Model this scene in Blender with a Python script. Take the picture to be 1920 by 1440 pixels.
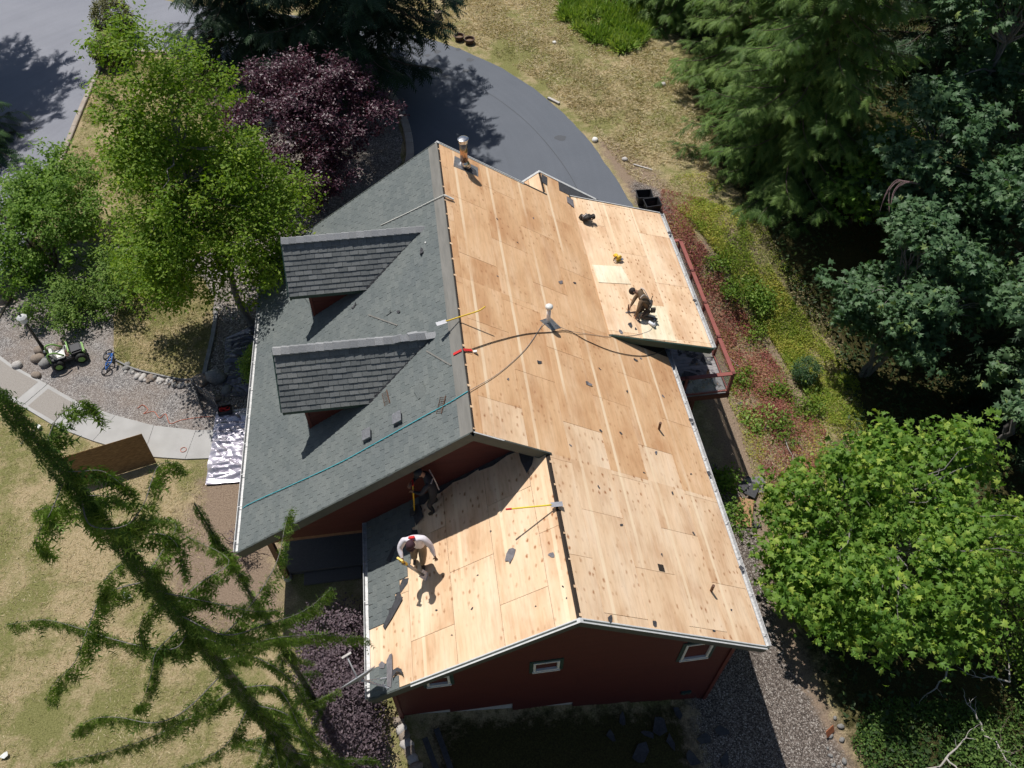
import bpy, bmesh, math, random
import numpy as np
from mathutils import Vector, Matrix, noise, geometry

for _o in list(bpy.data.objects):
    bpy.data.objects.remove(_o, do_unlink=True)
SC = bpy.context.scene
COL = SC.collection
R = math.radians

# ------------------------------------------------------------------ camera
cam_d = bpy.data.cameras.new('camera')
cam = bpy.data.objects.new('camera', cam_d)
COL.objects.link(cam)
cam.location = (-0.470, -10.001, 20.9)
cam.rotation_euler = (R(38.92), 0, R(-7.543))
cam_d.sensor_width = 36.0
cam_d.lens = 27.87
cam_d.clip_start = 0.1
cam_d.clip_end = 2000
SC.camera = cam

# ------------------------------------------------------------------ sky and sun
SUN = Vector((0.23, -0.47, -1.0)).normalized()
world = bpy.data.worlds.new('World')
SC.world = world
world.use_nodes = True
wn = world.node_tree.nodes
wl = world.node_tree.links
sky = wn.new('ShaderNodeTexSky')
sky.sky_type = 'NISHITA'
sky.sun_disc = False
sky.sun_elevation = R(62.4)
sky.sun_rotation = R(-26)
wn['Background'].inputs['Strength'].default_value = 0.062
wl.new(sky.outputs[0], wn['Background'].inputs['Color'])
sun_d = bpy.data.lights.new('sun', 'SUN')
sun_d.energy = 4.6
sun_d.angle = R(0.5)
sun_d.color = (1.0, 0.965, 0.915)
sun = bpy.data.objects.new('sun', sun_d)
COL.objects.link(sun)
sun.rotation_euler = SUN.to_track_quat('-Z', 'Y').to_euler()
sun.location = (-8, 20, 40)
SC.view_settings.view_transform = 'Standard'
SC.view_settings.look = 'None'
SC.view_settings.exposure = 0.0
SC.view_settings.gamma = 1.0
SC.view_settings.use_curve_mapping = False
SC.cycles.max_bounces = 4
SC.cycles.diffuse_bounces = 2
SC.cycles.glossy_bounces = 2
SC.cycles.transmission_bounces = 4
SC.cycles.transparent_max_bounces = 4
SC.cycles.use_denoising = True
SC.cycles.use_adaptive_sampling = True
SC.cycles.adaptive_threshold = 0.03
SC.cycles.sample_clamp_indirect = 6.0

rng = np.random.default_rng(7)
random.seed(7)

# ------------------------------------------------------------------ materials
MATS = {}


def new_mat(name):
    m = bpy.data.materials.new(name)
    m.use_nodes = True
    nt = m.node_tree
    b = nt.nodes['Principled BSDF']
    MATS[name] = m
    return m, nt.nodes, nt.links, b


def ramp(nodes, stops):
    r = nodes.new('ShaderNodeValToRGB')
    e = r.color_ramp.elements
    while len(e) < len(stops):
        e.new(0.5)
    for k, (p, c) in enumerate(stops):
        e[k].position = p
        e[k].color = (*c, 1)
    return r


def mat(name, c, rough=0.6, c2=None, scale=6.0, bump=0.0, metal=0.0, spec=0.4, detail=5, stretch=(1, 1, 1), bscale=None):
    """plain paint, metal, stone: one colour or a noise between two, with fine relief"""
    m, n, l, b = new_mat(name)
    b.inputs['Roughness'].default_value = rough
    b.inputs['Metallic'].default_value = metal
    b.inputs['Specular IOR Level'].default_value = spec
    b.inputs['Base Color'].default_value = (*c, 1)
    if c2 or bump:
        tc = n.new('ShaderNodeTexCoord')
        mp = n.new('ShaderNodeMapping')
        mp.inputs['Scale'].default_value = stretch
        l.new(tc.outputs['Object'], mp.inputs['Vector'])
        if c2:
            t = n.new('ShaderNodeTexNoise')
            t.inputs['Scale'].default_value = scale
            t.inputs['Detail'].default_value = detail
            l.new(mp.outputs[0], t.inputs['Vector'])
            r = ramp(n, [(0.3, c), (0.7, c2)])
            l.new(t.outputs['Fac'], r.inputs[0])
            l.new(r.outputs[0], b.inputs['Base Color'])
        if bump:
            t2 = n.new('ShaderNodeTexNoise')
            t2.inputs['Scale'].default_value = bscale or scale * 4
            t2.inputs['Detail'].default_value = 4
            l.new(mp.outputs[0], t2.inputs['Vector'])
            bp = n.new('ShaderNodeBump')
            bp.inputs['Strength'].default_value = bump
            bp.inputs['Distance'].default_value = 0.02
            l.new(t2.outputs['Fac'], bp.inputs['Height'])
            l.new(bp.outputs[0], b.inputs['Normal'])
    return m


def leaf_mat(name, stops, trans=0.3, rough=0.5, spec=0.3, tcol=None):
    m, n, l, b = new_mat(name)
    a = n.new('ShaderNodeAttribute')
    a.attribute_name = 'rnd'
    oi = n.new('ShaderNodeObjectInfo')
    ad = n.new('ShaderNodeMath')
    ad.operation = 'ADD'
    l.new(a.outputs['Fac'], ad.inputs[0])
    mu = n.new('ShaderNodeMath')
    mu.operation = 'MULTIPLY'
    mu.inputs[1].default_value = 0.25
    l.new(oi.outputs['Random'], mu.inputs[0])
    l.new(mu.outputs[0], ad.inputs[1])
    r = ramp(n, stops)
    l.new(ad.outputs[0], r.inputs[0])
    l.new(r.outputs[0], b.inputs['Base Color'])
    b.inputs['Roughness'].default_value = rough
    b.inputs['Specular IOR Level'].default_value = spec
    if trans:
        t = n.new('ShaderNodeBsdfTranslucent')
        mx = n.new('ShaderNodeMixShader')
        mx.inputs[0].default_value = trans
        hs = n.new('ShaderNodeMixRGB')
        hs.blend_type = 'MULTIPLY'
        hs.inputs[0].default_value = 1.0
        hs.inputs[2].default_value = (*(tcol or (1.25, 1.25, 0.5)), 1)
        l.new(r.outputs[0], hs.inputs[1])
        l.new(hs.outputs[0], t.inputs['Color'])
        l.new(b.outputs[0], mx.inputs[1])
        l.new(t.outputs[0], mx.inputs[2])
        l.new(mx.outputs[0], n['Material Output'].inputs['Surface'])
    return m


HOUSE = bpy.data.objects.new('house', None)
COL.objects.link(HOUSE)


def plywood_mat(name, base, red, light, bands=True, knots=0.5):
    m, n, l, b = new_mat(name)
    b.inputs['Roughness'].default_value = 0.75
    b.inputs['Specular IOR Level'].default_value = 0.2
    tc = n.new('ShaderNodeTexCoord')
    oi = n.new('ShaderNodeObjectInfo')
    th = n.new('ShaderNodeTexCoord')
    th.object = HOUSE
    # shift the grain of every sheet
    vm = n.new('ShaderNodeVectorMath')
    vm.operation = 'SCALE'
    vm.inputs[3].default_value = 37.0
    cx = n.new('ShaderNodeCombineXYZ')
    l.new(oi.outputs['Random'], cx.inputs[0])
    l.new(oi.outputs['Random'], cx.inputs[1])
    l.new(oi.outputs['Random'], cx.inputs[2])
    l.new(cx.outputs[0], vm.inputs[0])
    av = n.new('ShaderNodeVectorMath')
    l.new(th.outputs['Object'], av.inputs[0])
    l.new(vm.outputs[0], av.inputs[1])

    def nz(scale, st, detail=6, rough=0.6, vec=None):
        mp = n.new('ShaderNodeMapping')
        mp.inputs['Scale'].default_value = st
        l.new(vec or av.outputs[0], mp.inputs[0])
        t = n.new('ShaderNodeTexNoise')
        t.inputs['Scale'].default_value = scale
        t.inputs['Detail'].default_value = detail
        t.inputs['Roughness'].default_value = rough
        l.new(mp.outputs[0], t.inputs['Vector'])
        return t
    g1 = nz(2.2, (1, 0.16, 1), 8, 0.65)            # long grain
    g2 = nz(1.1, (1, 0.5, 1), 4)                   # blotches
    g3 = nz(16, (1, 0.12, 1), 4)                   # fine streaks
    r1 = ramp(n, [(0.22, red), (0.5, base), (0.8, light)])
    l.new(g1.outputs['Fac'], r1.inputs[0])
    # each sheet its own tone
    r0 = ramp(n, [(0.0, (0.84, 0.75, 0.68)), (0.3, (0.96, 0.94, 0.92)), (0.7, (1.04, 1.03, 1.03)), (1.0, (0.93, 0.87, 0.82))])
    l.new(oi.outputs['Random'], r0.inputs[0])
    mt = n.new('ShaderNodeMixRGB')
    mt.blend_type = 'MULTIPLY'
    mt.inputs[0].default_value = 0.2
    l.new(r1.outputs[0], mt.inputs[1])
    l.new(r0.outputs[0], mt.inputs[2])
    # blotchy weathering
    r2 = ramp(n, [(0.34, (0.78, 0.67, 0.6)), (0.52, (1, 1, 1)), (0.72, (1.1, 1.12, 1.18))])
    l.new(g2.outputs['Fac'], r2.inputs[0])
    m2 = n.new('ShaderNodeMixRGB')
    m2.blend_type = 'MULTIPLY'
    m2.inputs[0].default_value = 0.8
    l.new(mt.outputs[0], m2.inputs[1])
    l.new(r2.outputs[0], m2.inputs[2])
    r3 = ramp(n, [(0.3, (0.86, 0.83, 0.8)), (0.55, (1.02, 1.02, 1.02))])
    l.new(g3.outputs['Fac'], r3.inputs[0])
    m3 = n.new('ShaderNodeMixRGB')
    m3.blend_type = 'MULTIPLY'
    m3.inputs[0].default_value = 0.8
    l.new(m2.outputs[0], m3.inputs[1])
    l.new(r3.outputs[0], m3.inputs[2])
    # knots and nail smudges in loose rows
    vo = n.new('ShaderNodeTexVoronoi')
    vo.inputs['Scale'].default_value = 4.4
    vo.inputs['Randomness'].default_value = 0.62
    mpv = n.new('ShaderNodeMapping')
    mpv.inputs['Scale'].default_value = (1.7, 0.9, 0)
    l.new(th.outputs['Object'], mpv.inputs[0])
    wv = nz(9, (1, 1, 1), 3)
    mv = n.new('ShaderNodeMixRGB')
    mv.inputs[0].default_value = 0.09
    l.new(mpv.outputs[0], mv.inputs[1])
    l.new(wv.outputs['Color'], mv.inputs[2])
    l.new(mv.outputs[0], vo.inputs['Vector'])
    rk = ramp(n, [(0.05, (0.45, 0.25, 0.14)), (0.24, (1, 1, 1))])
    l.new(vo.outputs['Distance'], rk.inputs[0])
    kn = nz(0.55, (1, 1, 1), 3, 0.5, vec=th.outputs['Object'])
    rkm = ramp(n, [(0.36, (0, 0, 0)), (0.56, (knots, knots, knots))])
    l.new(kn.outputs['Fac'], rkm.inputs[0])
    m4 = n.new('ShaderNodeMixRGB')
    m4.blend_type = 'MULTIPLY'
    l.new(rkm.outputs[0], m4.inputs[0])
    l.new(m3.outputs[0], m4.inputs[1])
    l.new(rk.outputs[0], m4.inputs[2])
    out = m4
    if bands:
        # clean strips where the felt laps kept the wood pale: every 1.2 m down the slope
        sx = n.new('ShaderNodeSeparateXYZ')
        l.new(th.outputs['Object'], sx.inputs[0])
        ma = n.new('ShaderNodeMath'); ma.operation = 'MULTIPLY'; ma.inputs[1].default_value = 1.2037
        ab = n.new('ShaderNodeMath'); ab.operation = 'ADD'; ab.inputs[1].default_value = 10 * 1.213 - 1.79 + 0.6
        l.new(sx.outputs[0], ma.inputs[0])
        l.new(ma.outputs[0], ab.inputs[0])
        wob = n.new('ShaderNodeMath'); wob.operation = 'MULTIPLY_ADD'; wob.inputs[1].default_value = 0.05
        l.new(g2.outputs['Fac'], wob.inputs[0])
        l.new(ab.outputs[0], wob.inputs[2])
        mo = n.new('ShaderNodeMath'); mo.operation = 'MODULO'; mo.inputs[1].default_value = 1.213
        l.new(wob.outputs[0], mo.inputs[0])
        rb = ramp(n, [(0.46, (0, 0, 0)), (0.475, (0.8, 0.8, 0.8)), (0.53, (0.7, 0.7, 0.7)), (0.55, (0, 0, 0))])
        dv = n.new('ShaderNodeMath'); dv.operation = 'DIVIDE'; dv.inputs[1].default_value = 1.213
        l.new(mo.outputs[0], dv.inputs[0])
        l.new(dv.outputs[0], rb.inputs[0])
        pt = nz(0.6, (0.6, 0.35, 1), 3, vec=th.outputs['Object'])
        rp = ramp(n, [(0.4, (0.15, 0.15, 0.15)), (0.55, (1, 1, 1))])
        l.new(pt.outputs['Fac'], rp.inputs[0])
        mm = n.new('ShaderNodeMixRGB'); mm.blend_type = 'MULTIPLY'; mm.inputs[0].default_value = 1
        l.new(rb.outputs[0], mm.inputs[1])
        l.new(rp.outputs[0], mm.inputs[2])
        m5 = n.new('ShaderNodeMixRGB')
        l.new(mm.outputs[0], m5.inputs[0])
        l.new(m4.outputs[0], m5.inputs[1])
        m5.inputs[2].default_value = (0.90, 0.72, 0.50, 1)
        out = m5
    l.new(out.outputs[0], b.inputs['Base Color'])
    bp = n.new('ShaderNodeBump')
    bp.inputs['Strength'].default_value = 0.25
    bp.inputs['Distance'].default_value = 0.01
    l.new(g3.outputs['Fac'], bp.inputs['Height'])
    l.new(bp.outputs[0], b.inputs['Normal'])
    return m


def shingle_mat(name, c1, c2, c3):
    m, n, l, b = new_mat(name)
    b.inputs['Roughness'].default_value = 0.9
    b.inputs['Specular IOR Level'].default_value = 0.25
    a = n.new('ShaderNodeAttribute'); a.attribute_name = 'rnd'
    oi = n.new('ShaderNodeObjectInfo')
    ad = n.new('ShaderNodeMath'); ad.operation = 'ADD'
    fr = n.new('ShaderNodeMath'); fr.operation = 'FRACT'
    l.new(a.outputs['Fac'], ad.inputs[0]); l.new(oi.outputs['Random'], ad.inputs[1]); l.new(ad.outputs[0], fr.inputs[0])
    r = ramp(n, [(0.0, c1), (0.55, c2), (1.0, c3)])
    l.new(fr.outputs[0], r.inputs[0])
    th = n.new('ShaderNodeTexCoord'); th.object = HOUSE
    t = n.new('ShaderNodeTexNoise'); t.inputs['Scale'].default_value = 0.8; t.inputs['Detail'].default_value = 5
    l.new(th.outputs['Object'], t.inputs['Vector'])
    rr = ramp(n, [(0.3, (0.90, 0.91, 0.93)), (0.7, (1.06, 1.05, 1.03))])
    l.new(t.outputs['Fac'], rr.inputs[0])
    mx = n.new('ShaderNodeMixRGB'); mx.blend_type = 'MULTIPLY'; mx.inputs[0].default_value = 1
    l.new(r.outputs[0], mx.inputs[1]); l.new(rr.outputs[0], mx.inputs[2])
    t2 = n.new('ShaderNodeTexNoise'); t2.inputs['Scale'].default_value = 55; t2.inputs['Detail'].default_value = 3
    l.new(th.outputs['Object'], t2.inputs['Vector'])
    rg = ramp(n, [(0.35, (0.78, 0.78, 0.78)), (0.65, (1.18, 1.18, 1.18))])
    l.new(t2.outputs['Fac'], rg.inputs[0])
    m2 = n.new('ShaderNodeMixRGB'); m2.blend_type = 'MULTIPLY'; m2.inputs[0].default_value = 1
    l.new(mx.outputs[0], m2.inputs[1]); l.new(rg.outputs[0], m2.inputs[2])
    l.new(m2.outputs[0], b.inputs['Base Color'])
    bp = n.new('ShaderNodeBump'); bp.inputs['Strength'].default_value = 0.3; bp.inputs['Distance'].default_value = 0.006
    l.new(t2.outputs['Fac'], bp.inputs['Height']); l.new(bp.outputs[0], b.inputs['Normal'])
    return m


def gravel_mat(name, stops, scale=38, dirt=None):
    m, n, l, b = new_mat(name)
    b.inputs['Roughness'].default_value = 0.85
    tc = n.new('ShaderNodeTexCoord')
    v = n.new('ShaderNodeTexVoronoi'); v.inputs['Scale'].default_value = scale
    l.new(tc.outputs['Object'], v.inputs['Vector'])
    sp = n.new('ShaderNodeSeparateXYZ'); l.new(v.outputs['Color'], sp.inputs[0])
    r = ramp(n, stops)
    l.new(sp.outputs[0], r.inputs[0])
    t = n.new('ShaderNodeTexNoise'); t.inputs['Scale'].default_value = 1.1; t.inputs['Detail'].default_value = 6
    l.new(tc.outputs['Object'], t.inputs['Vector'])
    rr = ramp(n, [(0.35, (0, 0, 0)), (0.68, (0.85, 0.85, 0.85))])
    l.new(t.outputs['Fac'], rr.inputs[0])
    mx = n.new('ShaderNodeMixRGB'); l.new(rr.outputs[0], mx.inputs[0])
    l.new(r.outputs[0], mx.inputs[1])
    d = dirt or (0.2, 0.16, 0.12)
    md = n.new('ShaderNodeMixRGB'); md.blend_type = 'MIX'; md.inputs[0].default_value = 0.55
    l.new(r.outputs[0], md.inputs[1]); md.inputs[2].default_value = (*d, 1)
    l.new(md.outputs[0], mx.inputs[2])
    l.new(mx.outputs[0], b.inputs['Base Color'])
    bp = n.new('ShaderNodeBump'); bp.inputs['Strength'].default_value = 0.8; bp.inputs['Distance'].default_value = 0.03
    l.new(v.outputs['Distance'], bp.inputs['Height']); bp.invert = True
    l.new(bp.outputs[0], b.inputs['Normal'])
    return m


def ground_mat():
    """dry lawn with green patches; painted masks (attributes) bring in bare earth, gravel, woodland floor and painted shade by the near wall"""
    m, n, l, b = new_mat('ground')
    b.inputs['Roughness'].default_value = 0.95
    b.inputs['Specular IOR Level'].default_value = 0.1
    tc = n.new('ShaderNodeTexCoord')

    def nz(s, d=5, ro=0.6, st=(1, 1, 1)):
        mp = n.new('ShaderNodeMapping'); mp.inputs['Scale'].default_value = st
        l.new(tc.outputs['Object'], mp.inputs[0])
        t = n.new('ShaderNodeTexNoise'); t.inputs['Scale'].default_value = s; t.inputs['Detail'].default_value = d; t.inputs['Roughness'].default_value = ro
        l.new(mp.outputs[0], t.inputs['Vector'])
        return t
    big = nz(0.5, 7, 0.7)
    mid = nz(3.0, 8, 0.78)
    fine = nz(22, 5, 0.75)
    straw = ramp(n, [(0.3, (0.29, 0.215, 0.12)), (0.5, (0.44, 0.345, 0.20)), (0.7, (0.60, 0.50, 0.325))])
    l.new(fine.outputs['Fac'], straw.inputs[0])
    green = ramp(n, [(0.3, (0.13, 0.135, 0.045)), (0.5, (0.22, 0.215, 0.08)), (0.7, (0.34, 0.31, 0.14))])
    l.new(fine.outputs['Fac'], green.inputs[0])
    ga = n.new('ShaderNodeAttribute'); ga.attribute_name = 'green'
    s1 = n.new('ShaderNodeMath'); s1.operation = 'MULTIPLY_ADD'; s1.inputs[1].default_value = 0.5
    l.new(mid.outputs['Fac'], s1.inputs[0]); l.new(big.outputs['Fac'], s1.inputs[2])
    s2 = n.new('ShaderNodeMath'); s2.operation = 'ADD'
    l.new(s1.outputs[0], s2.inputs[0]); l.new(ga.outputs['Fac'], s2.inputs[1])
    rg = ramp(n, [(0.67, (0, 0, 0)), (0.83, (1, 1, 1))])
    l.new(s2.outputs[0], rg.inputs[0])
    c = n.new('ShaderNodeMixRGB'); l.new(rg.outputs[0], c.inputs[0]); l.new(straw.outputs[0], c.inputs[1]); l.new(green.outputs[0], c.inputs[2])
    # bare pinkish earth showing through
    earth = ramp(n, [(0.3, (0.19, 0.135, 0.095)), (0.7, (0.40, 0.305, 0.225))])
    l.new(fine.outputs['Fac'], earth.inputs[0])

    def mask(prev, attr, col, wob=0.5):
        a = n.new('ShaderNodeAttribute'); a.attribute_name = attr
        q = n.new('ShaderNodeMath'); q.operation = 'SUBTRACT'; q.inputs[1].default_value = 0.5
        l.new(mid.outputs['Fac'], q.inputs[0])
        w = n.new('ShaderNodeMath'); w.operation = 'MULTIPLY_ADD'; w.inputs[1].default_value = wob * 2
        l.new(q.outputs[0], w.inputs[0]); l.new(a.outputs['Fac'], w.inputs[2])
        r = ramp(n, [(0.38, (0, 0, 0)), (0.62, (1, 1, 1))]); l.new(w.outputs[0], r.inputs[0])
        x = n.new('ShaderNodeMixRGB'); l.new(r.outputs[0], x.inputs[0]); l.new(prev, x.inputs[1]); l.new(col, x.inputs[2])
        return x.outputs[0]
    o = mask(c.outputs[0], 'earth', earth.outputs[0])
    v = n.new('ShaderNodeTexVoronoi'); v.inputs['Scale'].default_value = 34
    l.new(tc.outputs['Object'], v.inputs['Vector'])
    sp = n.new('ShaderNodeSeparateXYZ'); l.new(v.outputs['Color'], sp.inputs[0])
    gr = ramp(n, [(0.0, (0.06, 0.05, 0.045)), (0.5, (0.165, 0.135, 0.115)), (0.85, (0.29, 0.25, 0.22)), (1.0, (0.5, 0.46, 0.42))])
    l.new(sp.outputs[0], gr.inputs[0])
    o = mask(o, 'gravel', gr.outputs[0])
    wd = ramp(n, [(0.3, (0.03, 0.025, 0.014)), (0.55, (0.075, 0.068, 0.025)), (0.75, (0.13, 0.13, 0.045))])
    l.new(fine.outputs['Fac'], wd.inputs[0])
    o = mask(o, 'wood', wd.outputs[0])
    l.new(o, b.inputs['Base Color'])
    bp = n.new('ShaderNodeBump'); bp.inputs['Strength'].default_value = 0.9; bp.inputs['Distance'].default_value = 0.062
    l.new(fine.outputs['Fac'], bp.inputs['Height']); l.new(bp.outputs[0], b.inputs['Normal'])
    return m


def asphalt_mat():
    m, n, l, b = new_mat('asphalt')
    b.inputs['Roughness'].default_value = 0.62
    b.inputs['Specular IOR Level'].default_value = 0.35
    tc = n.new('ShaderNodeTexCoord')
    sx = n.new('ShaderNodeSeparateXYZ'); l.new(tc.outputs['Object'], sx.inputs[0])
    # fresh sealcoat on the loop by the house, older paler asphalt on the road at the left
    mr = n.new('ShaderNodeMapRange'); mr.inputs[1].default_value = -12.5; mr.inputs[2].default_value = -9.0
    t0 = n.new('ShaderNodeTexNoise'); t0.inputs['Scale'].default_value = 0.5; t0.inputs['Detail'].default_value = 6
    l.new(tc.outputs['Object'], t0.inputs['Vector'])
    l.new(sx.outputs[0], mr.inputs[0])
    a = ramp(n, [(0.3, (0.185, 0.193, 0.228)), (0.7, (0.215, 0.223, 0.258))]); l.new(t0.outputs['Fac'], a.inputs[0])
    c = ramp(n, [(0.3, (0.096, 0.108, 0.130)), (0.7, (0.108, 0.120, 0.143))]); l.new(t0.outputs['Fac'], c.inputs[0])
    mx = n.new('ShaderNodeMixRGB'); l.new(mr.outputs[0], mx.inputs[0]); l.new(a.outputs[0], mx.inputs[1]); l.new(c.outputs[0], mx.inputs[2])
    t1 = n.new('ShaderNodeTexNoise'); t1.inputs['Scale'].default_value = 60; t1.inputs['Detail'].default_value = 4
    l.new(tc.outputs['Object'], t1.inputs['Vector'])
    r1 = ramp(n, [(0.3, (0.86, 0.86, 0.86)), (0.7, (1.13, 1.13, 1.13))]); l.new(t1.outputs['Fac'], r1.inputs[0])
    m2 = n.new('ShaderNodeMixRGB'); m2.blend_type = 'MULTIPLY'; m2.inputs[0].default_value = 1
    l.new(mx.outputs[0], m2.inputs[1]); l.new(r1.outputs[0], m2.inputs[2])
    # broom and tyre arcs about the island
    dv = n.new('ShaderNodeVectorMath'); dv.operation = 'DISTANCE'; dv.inputs[1].default_value = (-6.5, 18.5, 0)
    l.new(tc.outputs['Object'], dv.inputs[0])
    cb = n.new('ShaderNodeCombineXYZ'); l.new(dv.outputs['Value'], cb.inputs[0])
    t2 = n.new('ShaderNodeTexNoise'); t2.inputs['Scale'].default_value = 3.0; t2.inputs['Detail'].default_value = 6
    l.new(cb.outputs[0], t2.inputs['Vector'])
    r2 = ramp(n, [(0.36, (0.965, 0.965, 0.965)), (0.6, (1.02, 1.02, 1.02))]); l.new(t2.outputs['Fac'], r2.inputs[0])
    m3 = n.new('ShaderNodeMixRGB'); m3.blend_type = 'MULTIPLY'; m3.inputs[0].default_value = 1
    l.new(m2.outputs[0], m3.inputs[1]); l.new(r2.outputs[0], m3.inputs[2])
    l.new(m3.outputs[0], b.inputs['Base Color'])
    bp = n.new('ShaderNodeBump'); bp.inputs['Strength'].default_value = 0.25; bp.inputs['Distance'].default_value = 0.01
    l.new(t1.outputs['Fac'], bp.inputs['Height']); l.new(bp.outputs[0], b.inputs['Normal'])
    return m


ground_mat(); asphalt_mat()
plywood_mat('plywood', (0.725, 0.462, 0.258), (0.66, 0.385, 0.20), (0.80, 0.57, 0.37), knots=0.55)
plywood_mat('plywood_near', (0.815, 0.592, 0.387), (0.745, 0.50, 0.298), (0.87, 0.695, 0.51), knots=1.0)
plywood_mat('osb', (0.88, 0.79, 0.58), (0.76, 0.63, 0.40), (0.92, 0.87, 0.70), bands=False, knots=0.3)
shingle_mat('shingle', (0.128, 0.145, 0.143), (0.143, 0.16, 0.157), (0.158, 0.174, 0.169))
shingle_mat('shingle_dark', (0.15, 0.158, 0.158), (0.185, 0.193, 0.191), (0.225, 0.232, 0.228))
shingle_mat('ridge_cap', (0.25, 0.255, 0.26), (0.30, 0.305, 0.31), (0.35, 0.352, 0.355))
gravel_mat('gravel', [(0, (0.09, 0.085, 0.085)), (0.45, (0.22, 0.20, 0.19)), (0.8, (0.34, 0.315, 0.30)), (1, (0.52, 0.5, 0.48))], dirt=(0.27, 0.2, 0.15))
gravel_mat('bark_gravel', [(0, (0.05, 0.045, 0.042)), (0.5, (0.17, 0.145, 0.125)), (0.85, (0.33, 0.29, 0.26)), (1, (0.5, 0.47, 0.44))], scale=22)
mat('concrete', (0.36, 0.35, 0.335), 0.85, (0.44, 0.43, 0.415), 1.5, 0.25, bscale=40)
mat('porch_concrete_shaded', (0.105, 0.098, 0.09), 0.85, (0.14, 0.13, 0.12), 30, 0.3)  # darker copy of the concrete: the porch's deep shade is put into its colour
mat('aggregate', (0.25, 0.225, 0.20), 0.9, (0.36, 0.33, 0.30), 45, 0.5, bscale=70)
mat('kerb', (0.33, 0.27, 0.22), 0.9, (0.42, 0.37, 0.32), 3, 0.3)
mat('siding', (0.072, 0.0145, 0.0135), 0.6, (0.092, 0.019, 0.0165), 2.5, 0.2, stretch=(0.3, 0.3, 6), bscale=30)
mat('corner_trim', (0.12, 0.028, 0.022), 0.6)
mat('fascia', (0.055, 0.066, 0.06), 0.55, (0.075, 0.085, 0.078), 4)
mat('green_trim', (0.026, 0.055, 0.046), 0.5, (0.035, 0.068, 0.056), 4)
mat('roof_base', (0.035, 0.026, 0.02), 0.9)
mat('soffit', (0.14, 0.12, 0.1), 0.8)
mat('white_metal', (0.68, 0.68, 0.67), 0.4, (0.56, 0.56, 0.55), 9)
mat('gutter', (0.62, 0.62, 0.62), 0.45, (0.38, 0.38, 0.37), 7, stretch=(1, 2.5, 1))
mat('white_paint', (0.72, 0.72, 0.69), 0.5, (0.62, 0.62, 0.58), 8)
mat('dark_glass', (0.02, 0.025, 0.028), 0.08, spec=0.6)
mat('foundation', (0.5, 0.48, 0.45), 0.9, (0.4, 0.385, 0.36), 5, 0.3)
mat('dish_grey', (0.3, 0.31, 0.33), 0.45, (0.36, 0.37, 0.39), 6)
mat('felt', (0.045, 0.045, 0.05), 0.85, (0.075, 0.075, 0.082), 14, 0.4)
mat('felt_grey', (0.15, 0.14, 0.15), 0.85, (0.22, 0.205, 0.215), 9, 0.4)
mat('ridge_strip', (0.165, 0.16, 0.145), 0.9, (0.225, 0.215, 0.195), 3, 0.3, stretch=(3, 0.4, 1))
mat('steel', (0.5, 0.5, 0.51), 0.25, (0.62, 0.62, 0.63), 8, metal=1.0)
mat('lead', (0.28, 0.28, 0.29), 0.45, (0.42, 0.42, 0.43), 8, 0.4, metal=0.7)
mat('copper_flue', (0.46, 0.28, 0.18), 0.22, (0.56, 0.37, 0.25), 3, metal=0.9, stretch=(6, 6, 0.4))
mat('pvc', (0.72, 0.74, 0.78), 0.4)
mat('rust_pipe', (0.09, 0.045, 0.03), 0.7, (0.14, 0.07, 0.04), 20)
mat('black_plastic', (0.018, 0.018, 0.02), 0.35, (0.03, 0.03, 0.033), 6)
mat('black_rubber', (0.016, 0.016, 0.017), 0.7)
mat('red_paint', (0.24, 0.066, 0.054), 0.55, (0.29, 0.088, 0.07), 5)
mat('red_paint_dark', (0.13, 0.035, 0.028), 0.6, (0.17, 0.05, 0.04), 5)
mat('deck_board', (0.22, 0.21, 0.22), 0.75, (0.33, 0.31, 0.31), 5, 0.3)
mat('yellow', (0.72, 0.47, 0.03), 0.45)
mat('bright_yellow', (0.8, 0.62, 0.03), 0.45)
mat('red_cloth', (0.62, 0.03, 0.03), 0.7)
mat('teal_rope', (0.06, 0.42, 0.48), 0.7)
mat('grey_rope', (0.22, 0.23, 0.24), 0.7)
mat('white_rope', (0.66, 0.64, 0.58), 0.8)
mat('black_hose', (0.05, 0.04, 0.035), 0.55)
mat('orange_cord', (0.5, 0.16, 0.1), 0.6)
mat('boulder', (0.21, 0.165, 0.13), 0.9, (0.33, 0.27, 0.22), 5, 0.6, bscale=16)
mat('grey_boulder', (0.19, 0.185, 0.175), 0.9, (0.31, 0.3, 0.285), 6, 0.6, bscale=18)
mat('pale_stone', (0.42, 0.39, 0.36), 0.9, (0.56, 0.53, 0.5), 7, 0.5)
mat('white_stone', (0.74, 0.72, 0.68), 0.8)
mat('old_wood', (0.2, 0.195, 0.19), 0.85, (0.3, 0.29, 0.285), 6, 0.3, stretch=(1, 1, 6))
mat('brown_wood', (0.27, 0.15, 0.075), 0.8, (0.42, 0.25, 0.13), 4, 0.3, stretch=(8, 1, 1))
mat('post_wood', (0.17, 0.09, 0.05), 0.7, (0.24, 0.13, 0.08), 6, stretch=(1, 1, 0.3))
mat('stump_top', (0.4, 0.31, 0.22), 0.9, (0.5, 0.4, 0.3), 8)
mat('bark', (0.075, 0.055, 0.042), 0.95, (0.14, 0.11, 0.085), 9, 0.7, stretch=(3, 3, 0.5))
mat('grey_bark', (0.13, 0.12, 0.11), 0.95, (0.24, 0.225, 0.21), 9, 0.6, stretch=(3, 3, 0.6))
mat('dead_twig', (0.33, 0.30, 0.27), 0.9, (0.44, 0.41, 0.38), 12)
mat('purple_twig', (0.3, 0.2, 0.2), 0.9)
mat('rust', (0.27, 0.08, 0.035), 0.85, (0.38, 0.14, 0.06), 8, 0.4)
mat('toy_black', (0.025, 0.025, 0.03), 0.35)
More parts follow.
